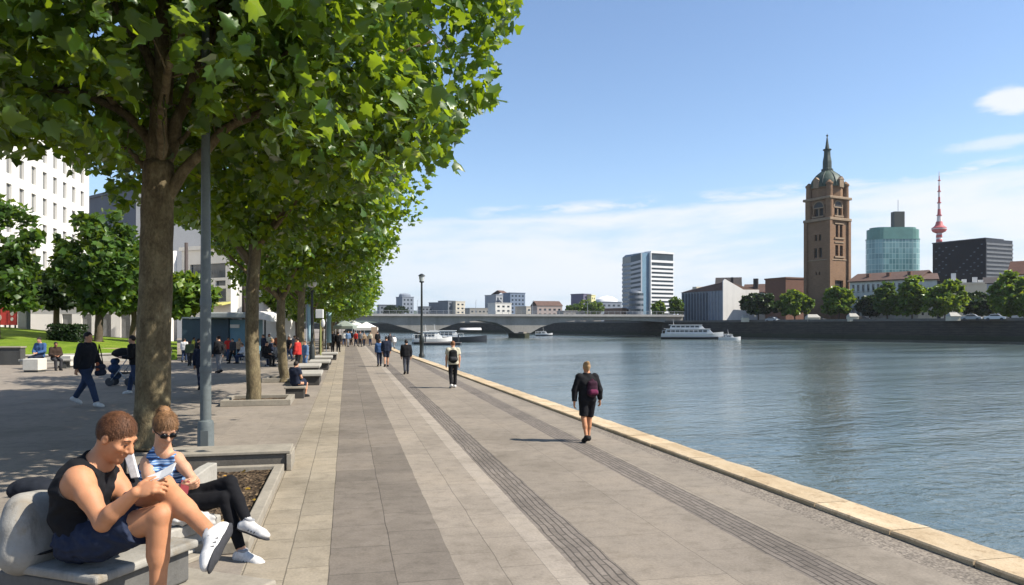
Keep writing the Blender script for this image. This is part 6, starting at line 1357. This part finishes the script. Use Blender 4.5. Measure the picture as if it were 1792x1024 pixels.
MB().add([(rr(372), -.02, zr_(528.6)), (rr(404), -.02, zr_(528.6)), (rr(406), -1.6, zr_(534)), (rr(370), -1.6, zr_(534)), (rr(372), -.02, zr_(532)), (rr(404), -.02, zr_(532)), (rr(406), -1.6, zr_(536)), (rr(370), -1.6, zr_(536))], [(0, 1, 2, 3), (7, 6, 5, 4), (3, 2, 6, 7), (0, 3, 7, 4), (1, 5, 6, 2), (0, 4, 5, 1)]).build('awning', mat('lime_awning', (.55, .52, .16), .8, .1, 3, 0), rot)
for px, lb in ((326, 'thin dark mast standing before the columns of the rounded white building'), (427, 'brown mast standing just behind the collared plane tree')):
    a = at(px, 570, 70); o = thing('mast', lb, 'mast', (a[0], a[1], 0)); MB().tube([(0, 0, .1), (0, 0, 10)], [.22, .16], 8).build('pole', mat('brown_mast', (.06, .045, .04), .7, .2, 3, .1), o, True); MB().lathe([(.4, 0), (.4, .1)], (0, 0, 0), 12).build('base_plate', M_dpost, o)
# ---- blue kiosk with canopy
Zk2 = 52; a = at(318, 570, Zk2); ks = thing('kiosk', 'dark blue and pale blue kiosk with flat grey canopy behind the crowd', 'kiosk', (a[0], a[1], 0), -TH)
pk = Zk2 / FPX; kz = lambda y: HC + (HOR - y) * pk
MB().b2((0, 0, 0), (82 * pk, 2.6, kz(558))).build('dark_panel', mat('kiosk_navy', (.035, .065, .09), .6, .15, 2, .1), ks, bevel=.03)
MB().b2((82 * pk + .01, .15, 0), (122 * pk, 2.4, kz(559))).build('pale_panel', mat('kiosk_blue', (.13, .25, .31), .6, .15, 2, .1), ks, bevel=.03)
MB().b2((84 * pk, .07, kz(574)), (100 * pk, .147, kz(568))).build('notice', M_pwht, ks)
MB().b2((40 * pk, -.9, kz(557)), (140 * pk, 3.0, kz(547))).build('canopy', mat('canopy_grey', (.33, .35, .33), .7, .1, 2, .1), ks, bevel=.08)
MB().b2((2 * pk, -.15, kz(557.5)), (80 * pk, 2.7, kz(555))).build('roof_edge', mat('kiosk_roof', (.20, .24, .26), .6, .1, 2, 0), ks)
MB().add([(141 * pk, -.9, kz(557)), (163 * pk, -.9, kz(563)), (163 * pk, 2.6, kz(563)), (141 * pk, 2.6, kz(557)), (141 * pk, -.9, kz(545)), (160 * pk, -.9, kz(552)), (160 * pk, 2.6, kz(552)), (141 * pk, 2.6, kz(545))], [(0, 3, 2, 1), (4, 5, 6, 7), (0, 1, 5, 4), (1, 2, 6, 5), (2, 3, 7, 6), (3, 0, 4, 7)]).build('white_awning', M_canvas, ks)
MB().tube([(150 * pk, -.5, 0), (150 * pk, -.5, kz(560))], .06, 6).build('canopy_post', M_dpost, ks)
# ---- stalls, banners and signs farther down
def tent(p, w_, h, label, m=M_canvas, rz=-TH):
    o = thing('market_stall', label, 'stall', (p[0], p[1], 0), rz, 'market stalls at the end of the promenade'); a = w_ / 2
    MB().add([(-a, -a, h), (a, -a, h), (a, a, h), (-a, a, h), (0, 0, h + w_ * .3), (-a, -a, h - .3), (a, -a, h - .3), (a, a, h - .3), (-a, a, h - .3)], [(0, 1, 4), (1, 2, 4), (2, 3, 4), (3, 0, 4), (0, 5, 6, 1), (1, 6, 7, 2), (2, 7, 8, 3), (3, 8, 5, 0)]).build('canopy', m, o)
    for x in (-a + .05, a - .05):
        for y in (-a + .05, a - .05): MB().tube([(x, y, 0), (x, y, h)], .035, 6).build('leg', M_gpanel, o)
    MB().b2((-a * .9, -a * .7, 0), (a * .9, -a * .3, .9)).build('counter', mat('stall_cloth', (.40, .30, .22), .9, .2, 3, .1), o)
    return o
tent(at(641, 570, 88), 2.4, 1.9, 'small white market tent with pointed roof at the end of the promenade')
tent(at(618, 570, 100), 2.6, 2.2, 'white market tent under the last plane trees'); tent(at(604, 570, 84), 2.2, 2.1, 'grey-green market tent partly behind the far benches', mat('grey_green_canvas', (.26, .30, .26), .8, .1, 2, 0))
a = at(655, 570, 84); o = thing('screen_panel', 'peach coloured standing panel right of the small white market tent', 'panel', (a[0], a[1], 0), -TH); MB().b2((-.35, 0, .1), (.35, .08, 2.0)).build('panel', mat('peach_panel', (.62, .46, .34), .8, .06, 2, 0), o); MB().b2((-.4, -.2, 0), (.4, .3, .097)).build('foot', M_dpost, o)
def banner(px, y0, y1, Z, w_, label, m):
    a = at(px, 570, Z); o = thing('banner', label, 'banner', (a[0], a[1], 0), -TH, 'pale blue upright banners'); z0, z1 = HC + (HOR - y1) * Z / FPX, HC + (HOR - y0) * Z / FPX
    MB().tube([(0, 0, 0), (0, 0, z1 + .1)], .04, 8).build('pole', M_gpanel, o); MB().lathe([(.3, 0), (.3, .05)], (0, 0, 0), 12).build('foot', M_dpost, o)
    m_ = MB(); n = 8
    m_.add([q for i in range(n + 1) for q in ((.05, .02 * sin(i), z0 + (z1 - z0) * i / n), (.05 + w_, .06 * sin(i * .9 + 1), z0 + (z1 - z0) * i / n))], [(2 * i, 2 * i + 1, 2 * i + 3, 2 * i + 2) for i in range(n)]); q = m_.build('cloth', m, o, True); k = q.modifiers.new('thick', 'SOLIDIFY'); k.thickness = .012
M_ban = mat('banner_blue', (.33, .50, .56), .8, .08, 2, 0)
banner(536, 500, 598, 46, .22, 'tall narrow pale blue banner left of the globe lamp', M_ban); banner(571, 546, 600, 60, .35, 'shorter pale blue banner right of the white box sign', M_ban)
a = at(558, 570, 44); o = thing('box_sign', 'small blank white box sign on a thin post right of the globe lamp', 'sign', (a[0], a[1], 0), -TH)
MB().tube([(.08, .1, 0), (.08, .1, 2.5)], .045, 8).build('post', mat('yellow_post', (.35, .36, .12), .6, .1, 2, 0), o); MB().b2((-.2, 0, 2.6), (.24, .2, 3.12)).build('box', M_panel, o, bevel=.02); MB().blob((.22, .1, 2.3), (.12, .06, .26), 10, 6).build('disc', M_panel, o, True)
# ---- parked cars and little tents on the far quay
def car(px, Z, label, m, rz):
    p = onb(px, Z); o = thing('parked_car', label, 'car', p, rz, 'cars parked on the far quay')
    prof = [(-2.1, .35), (-2.1, .85), (-1.9, .98), (-1.2, 1.02), (-.75, 1.45), (.7, 1.47), (1.35, 1.0), (2.0, .85), (2.12, .6), (2.1, .35)]
    n = len(prof); MB().add([(x, y, z) for y in (-.85, .85) for x, z in prof], [tuple(range(n)), tuple(range(2 * n - 1, n - 1, -1))] + [(i, n + i, n + (i + 1) % n, (i + 1) % n) for i in range(n)]).build('body', m, o, bevel=.06)
    for s_ in (-1, 1):
        MB().add([(-1.05, s_ * .856, 1.03), (-.7, s_ * .856, 1.38), (.65, s_ * .856, 1.40), (1.15, s_ * .856, 1.03)], [(0, 1, 2, 3)]).build('side_window', M_bglass, o)
        for x in (-1.3, 1.3): q = MB().lathe([(.33, -.1), (.33, .1)], (0, 0, 0), 14).build('wheel', M_hulld, o); q.rotation_euler = (pi / 2, 0, 0); q.location = (x, s_ * .80, .33)
    return o
carm = [mat('car_white', (.70, .70, .70), .3, .03, 1, 0, spec=.5), mat('car_silver', (.35, .37, .39), .3, .03, 1, 0, spec=.5), mat('car_dark', (.03, .035, .045), .3, .03, 1, 0, spec=.5)]
for i, (px, Z, k, lb) in enumerate(((1352, 222, 1, 'silver car parked on the quay between the dark round tree and the bright round tree'), (1432, 214, 2, 'dark car parked at the foot of the brown tower'), (1510, 200, 2, 'dark car parked below the long white house'), (1700, 172, 1, 'silver car parked under the low dark tree'), (1741, 168, 0, 'white car parked beside the broad tree by the red tiled roof'))): car(px, Z, lb, carm[k], ang + .1 * i)
for px, Z, w_, h, lb in ((1422, 212, 3.8, 1.2, 'long cream stall roof at the foot of the tower'), (1492, 200, 2.6, 1.3, 'small white stall right of the tower base'), (1304, 228, 2.0, 1.3, 'small white stall before the white gable'), (1668, 176, 2.6, 1.1, 'pale tent under the broad bright tree')):
    p = onb(px, Z); o = thing('quay_stall', lb, 'stall', p, -TH, 'stalls on the far quay'); a = w_ / 2
    MB().add([(-a, -1.2, h), (a, -1.2, h), (a, 1.2, h), (-a, 1.2, h), (-a * .7, 0, h + .9), (a * .7, 0, h + .9)], [(0, 1, 5, 4), (1, 2, 5), (2, 3, 4, 5), (3, 0, 4)]).build('canopy', mat('stall_canvas', (.42, .40, .35), .85, .15, 2, 0), o); MB().b2((-a * .95, -1.0, 0), (a * .95, 1.0, h - .003)).build('booth', M_cream, o)
# ================================================================ people on the promenade and the plaza
FD = atan2(-1, 0) * 0
def stand(px, fy, hpx, label, rz, top, bottom, hair, J=None, vox=None, **kw):
    p = gnd(px, fy); p[2] = 0; s = hpx * gz(fy) / FPX / 1.75; Z = gz(fy)
    vx = vox or (.010 if Z < 16 else .014 if Z < 30 else .020 if Z < 50 else .028)
    return person(label, J or walk_pose(), s, p, rz, top, bottom, hair, vox=vx, **kw), p, s
PW = 'people walking along the promenade'
dshort = cloth('black_shorts', (.010, .010, .013))
J = walk_pose(.16, .05, .02, face=(.0, 1, -.1)); J['elR'] += V3(.04, -.02, 0); J['wrR'] = V3(.31, .05, .90); J['elL'] += V3(-.05, -.02, 0); J['wrL'] = V3(-.30, .0, .87); J['hdR'] = (V3(.1, .1, -1), V3(-1, 0, 0), V3(0, 1, 0)); J['hdL'] = (V3(-.05, 0, -1), V3(1, 0, 0), V3(0, 1, 0))
_, p, s = stand(1028, 773, 141, 'person in black jacket and black shorts, bare calves, walking by the kerb', .05, black, dshort, blond_h, J, .008, botk='shorts', style='bun', fingers=True, group=PW, skin=M_skin)
bp = backpack('shoulder_bag', 'plum and magenta rucksack on the back of the walker by the kerb', (p[0] + .06, p[1] - .115 * s, .98 * s), .05, s * .78, cloth('plum_bag', (.045, .016, .03)), cloth('magenta_bag', (.16, .025, .07)))
_, p, s = stand(793, 679, 83, 'person in cream shirt and black trousers with dark backpack and brown cap', .02, cream, black, hairmat('brown_cap', (.16, .07, .03)), walk_pose(.12, .10), group=PW, topk='tee', shoes=wsh)
backpack('backpack', 'dark backpack on the person in the cream shirt', (p[0] - .02, p[1] - .115 * s, .93 * s), .02, s * 1.05, black, dgrey)
stand(711, 655, 61, 'person in long black coat walking ahead in the middle of the promenade', .0, black, cloth('slate_fabric', (.06, .065, .08)), dark_h, walk_pose(.2, .1), group=PW, style='bob')
stand(664, 641, 48, 'shorter one of the close pair walking ahead, in a blue patterned coat', .0, blue, navy, brown_h, walk_pose(.2, .1), group=PW, style='long')
stand(676, 642, 54, 'taller one of the close pair walking ahead, in dark navy with bare calves', .0, navy, navy, dark_h, walk_pose(.15, .1), group=PW, botk='shorts')
PZ = 'people on the plaza'
_, p, s = stand(150, 711, 131, 'big man in black jacket and blue jeans striding across the shaded plaza', -1.9, cloth('black_jacket', (.016, .019, .026)), jean, dark_h, walk_pose(.34, .16, ph=1), .012, group=PZ, shoes=wsh, fingers=True, g=1.12)
bg_ = at(176, 570, gz(711) - .35); b_ = thing('shoulder_bag', 'dark satchel with orange edge hanging at the side of the big striding man', 'bag', (bg_[0], bg_[1], .72 * s), -1.9)
soft('body', [rc((-.10, 0, .10), (.10, 0, .10), .085, .085, .03), rc((-.10, 0, .25), (.10, 0, .25), .07, .07, .03)], .012, navy, b_); soft('edge', [rc((.12, .0, .10), (.12, 0, .34), .05, .04, .02)], .012, cloth('rust_fabric', (.30, .09, .04)), b_); MB().tube([(-.1, 0, .3), (-.02, .0, .62), (.06, 0, .84), (.1, 0, .3)], .014, 6).build('strap', black, b_, True)
# stroller pushed past the trunk
Jp = walk_pose(.22, .05, .06, carry='RL')
_, p, s = stand(237, 690, 104, 'dark-clothed person pushing a stroller, half hidden behind the thick plane trunk', 1.4, black, jean, dark_h, Jp, group=PZ, shoes=wsh)
p = gnd(214, 675); p[2] = 0; o = thing('stroller', 'stroller with black hood and navy apron beside the thick plane trunk', 'stroller', p, 1.4 + pi / 2)
soft('hood', [el((-.05, 0, 1.12), (.42, .27, .24), None, .03), cut(el((.1, 0, .98), (.40, .22, .20), None, .02))], .016, black, o); soft('apron', [rc((.28, -.10, .62), (.28, .10, .62), .16, .16, .05), rc((.22, -.12, .36), (.22, .12, .36), .13, .13, .05), rc((.25, -.1, .88), (.25, .1, .88), .11, .11, .05)], .016, cloth('royal_navy', (.02, .045, .11)), o)
MB().b2((-.2, -.24, .42), (.2, .24, .48)).build('basket', dgrey, o, bevel=.02)
for y in (-.27, .27):
    MB().tube([(.35, y * .7, .15), (0, y, .55), (-.35, y, 1.05), (-.52, y, 1.10)], .017, 6).build('frame', M_gpanel, o, True)
    MB().tube([(-.35, y, .15), (.0, y, .55)], .015, 6).build('strut', M_gpanel, o, True)
    for x in (-.35, .35): q = MB().lathe([(.10, -.025), (.15, -.02), (.15, .02), (.10, .025)], (0, 0, 0), 16).build('wheel', M_hulld, o); q.rotation_euler = (pi / 2, 0, 0); q.location = (x, y * (1 if x < 0 else .7), .15)
MB().tube([(-.52, -.27, 1.10), (-.52, .27, 1.10)], .02, 6).build('handle', black, o, True)
SG = 'people sitting by the lawn'
def sit(px, fy, hpx, label, rz, top, bottom, hair, group=PZ, seat=.45, **kw):
    p = gnd(px, fy); p[2] = 0; Z = gz(fy); s = hpx * Z / FPX / 1.32
    return person(label, sit_pose(seat, kw.pop('lean', -.03)), s, p, rz, top, bottom, hair, vox=.016 if Z < 30 else .022 if Z < 45 else .028, group=group, **kw), p, s
sit(70, 646, 54, 'seated person in blue and white top beside the white cube seat', pi - .3, blue, navy, dark_h, SG); sit(97, 648, 48, 'hunched seated person in dark brown next to the one in blue and white', pi + .6, cloth('dark_brown', (.045, .028, .02)), dgrey, dark_h, SG, skin=M_skin3)
o = thing('garden_bench', 'pale stone bench in front of the lawn, under the seated pair', 'bench', tuple(gnd(84, 645)[:2]) + (0,), -.1); MB().b2((-1.3, -.2, .36), (1.2, .3, .47)).build('seat', M_stone, o, bevel=.02); [MB().b2((x - .12, -.15, 0), (x + .12, .25, .357)).build('support', M_dwall, o) for x in (-.9, .8)]
# sitters and standers along the row of benches
_, p, s = sit(517, 696, 62, 'sitter in a long dark dress with bare shins near the second tree box', -.7, navy, navy, dark_h, group=PZ, botk='skirt', topk='tee', style='bob')
o = thing('stool_block', 'dark block seat under the sitter in the long dark dress', 'seat', (p[0], p[1], 0), 0); MB().b2((-.26, -.3, 0), (.26, .18, .36 * s)).build('base', mat('bench_base', (.055, .05, .045)), o, bevel=.01); MB().b2((-.3, -.34, .363 * s), (.3, .22, .43 * s)).build('seat', M_stoned, o, bevel=.01)
stand(522, 652, 62, 'person in bright red top with dark hair standing by the benches', 1.2, redc, black, dark_h, walk_pose(.08, .04), group=PZ)
stand(535, 648, 52, 'person in pale blue denim beside the one in red', 2.2, cloth('light_denim', (.12, .20, .34)), cloth('light_denim', (.12, .20, .34)), brown_h, walk_pose(.08, .04), group=PZ)
stand(582, 616, 37, 'left one of the pair in dark coats by the far benches', .2, black, black, blond_h, walk_pose(.1, .05), group=PZ, g=1.2, style='long'); stand(592, 616, 35, 'right one of the pair in dark coats by the far benches', -.2, black, black, dark_h, walk_pose(.1, .05), group=PZ, g=1.2)
stand(384, 653, 66, 'tall person in black with grey trousers seen just right of the grey lamp post', 1.0, black, grey, dark_h, walk_pose(.15, .08), group=PZ, g=1.1)
stand(346, 644, 52, 'person in black coat left of the grey lamp post before the kiosk', -.8, black, dgrey, dark_h, walk_pose(.1, .05), group=PZ, g=1.1)
stand(353, 682, 84, 'person in navy mostly hidden by the grey lamp post', .3, navy, navy, dark_h, walk_pose(.2, .08), group=PZ)
# the crowd at the kiosk and the far end: each one of their own build, pose and colours
CR = 'people in the crowd by the kiosk'
crowd = [(322, 634, 42, 's', 'crowd member in white shirt at the left corner of the kiosk', whitec, jean, dark_h), (332, 640, 44, 's', 'crowd member in olive jacket before the dark blue kiosk panel', green, dgrey, brown_h), (398, 632, 42, 's', 'crowd member in red jacket right of the grey lamp post', redc, jean, dark_h),
         (408, 636, 44, 's', 'crowd member in charcoal before the pale blue kiosk panel', dgrey, black, dark_h), (418, 630, 38, 's', 'crowd member in tan coat under the kiosk canopy', tan_, navy, blond_h), (425, 636, 34, 'x', 'seated crowd member in white left of the collared plane tree', whitec, jean, brown_h),
         (466, 641, 42, 'x', 'seated crowd member in black right of the collared plane tree', black, black, dark_h), (475, 634, 40, 'x', 'seated crowd member in navy between the two boxed trees', navy, dgrey, blond_h), (482, 640, 38, 'x', 'seated crowd member in grey just left of the forked tree', grey, jean, dark_h),
         (462, 629, 44, 's', 'standing crowd member in dark blue behind the seated ones', navy, black, dark_h), (472, 624, 40, 's', 'standing crowd member in cream behind the seated ones', cream, jean, brown_h), (485, 625, 40, 's', 'standing crowd member in rust top by the forked tree', cloth('rust_fabric', (.30, .09, .04)), navy, dark_h),
         (390, 622, 36, 's', 'small crowd member in pale blue under the kiosk canopy', cloth('light_denim', (.12, .20, .34)), dgrey, dark_h), (434, 622, 34, 's', 'small crowd member in plum behind the collared plane tree', plum, black, dark_h), (507, 632, 44, 's', 'standing crowd member in black beyond the forked tree', black, jean, dark_h),
         (514, 625, 38, 's', 'standing crowd member in grey near the globe lamp', grey, navy, brown_h), (338, 626, 36, 's', 'small crowd member in yellow-green by the dark blue kiosk panel', cloth('lime_fabric', (.36, .38, .06)), navy, dark_h), (365, 630, 38, 's', 'crowd member in brown jacket behind the grey lamp post', tan_, jean, dark_h)]
far_ = [(602, 606, 27, 'far walker in white left of the market tents', whitec, jean), (609, 607, 28, 'far walker in pale blue before the market tents', cloth('light_denim', (.12, .20, .34)), grey), (615, 604, 25, 'far walker in black under the last plane trees', black, black), (623, 606, 26, 'far walker in red before the white market tent', redc, navy), (630, 607, 28, 'far walker in grey left of the small white tent', grey, dgrey),
        (637, 606, 24, 'far walker in brown at the counter of the small white tent', tan_, navy), (648, 605, 24, 'far walker in cream at the peach panel', cream, jean), (661, 608, 28, 'far figure in black between peach panel and walking pair', black, black), (683, 609, 26, 'far figure in dark grey near the water edge', dgrey, black), (690, 611, 24, 'far figure in white by the water edge', whitec, grey)]
rc_ = random.Random(9); seats = []
for px, fy, h, k, lb, tp, bt, hr_ in crowd:
    rz = rc_.uniform(-pi, pi)
    if k == 's': stand(px, fy, h, lb, rz, tp, bt, hr_, walk_pose(rc_.uniform(.05, .28), rc_.uniform(.02, .2), face=(rc_.uniform(-.4, .4), 1, -.1)), group=CR, g=rc_.uniform(1.0, 1.15), style=rc_.choice(['short', 'short', 'long', 'bob']), skin=rc_.choice([M_skin, M_skin2, M_skin2, M_skin3]), topk=rc_.choice(['long', 'long', 'tee']))
    else: _, p, s = sit(px, fy, h, lb, rz, tp, bt, hr_, group=CR); seats.append((p, s, rz))
for (p, s, rz), lb in zip(seats, ('cafe chair under the seated crowd member in white', 'cafe chair under the seated crowd member in black', 'cafe chair under the seated crowd member in navy', 'cafe chair under the seated crowd member in grey')):
    o = thing('cafe_chair', lb, 'chair', p, rz, 'cafe chairs between the trees'); o.scale = (s,) * 3
    MB().b2((-.22, -.22, .40), (.22, .22, .44)).build('seat', grey, o, bevel=.01); MB().b2((-.21, -.25, .50), (.21, -.22, .85)).build('backrest', grey, o, bevel=.01)
    for x in (-.19, .19):
        for y in (-.2, .19): MB().tube([(x, y, 0), (x, y, .40 if y > 0 else .8)], .014, 5).build('leg', M_gpanel, o)
for i, (px, fy, lb) in enumerate(((446, 638, 'round cafe table behind the collared plane tree'), (471, 640, 'round cafe table among the seated crowd'))):
    o = thing('cafe_table', lb, 'table', gnd(px, fy) * [1, 1, 0], 0, 'cafe tables between the trees'); MB().lathe([(.40, .71), (.42, .72), (.42, .74), (.40, .75)], (0, 0, 0), 20).build('tabletop', M_panel, o); MB().lathe([(.25, 0), (.22, .03), (.03, .06), (.03, .71)], (0, 0, 0), 12).build('pedestal', M_gpanel, o)
for px, fy, h, lb, tp, bt in far_: stand(px, fy, h, lb, rc_.uniform(-.6, .6) + (pi if rc_.random() < .4 else 0), tp, bt, rc_.choice([dark_h, brown_h, blond_h]), walk_pose(rc_.uniform(.1, .25), .1), group='far walkers at the end of the promenade', g=1.1, vox=.034)
# ================================================================ summer haze over the river
t = NT('thin_haze'); pv = t.n('ShaderNodeVolumePrincipled'); pv.inputs['Color'].default_value = (.90, .95, 1, 1); pv.inputs['Density'].default_value = .00007; pv.inputs['Anisotropy'].default_value = .2
t.l(pv.outputs[0], t.out.inputs['Volume'])
o = MB().b2((-960, -130, WATER - 2.2), (1860, 2280, 165)).build('haze', t.m); o['kind'] = 'stuff'
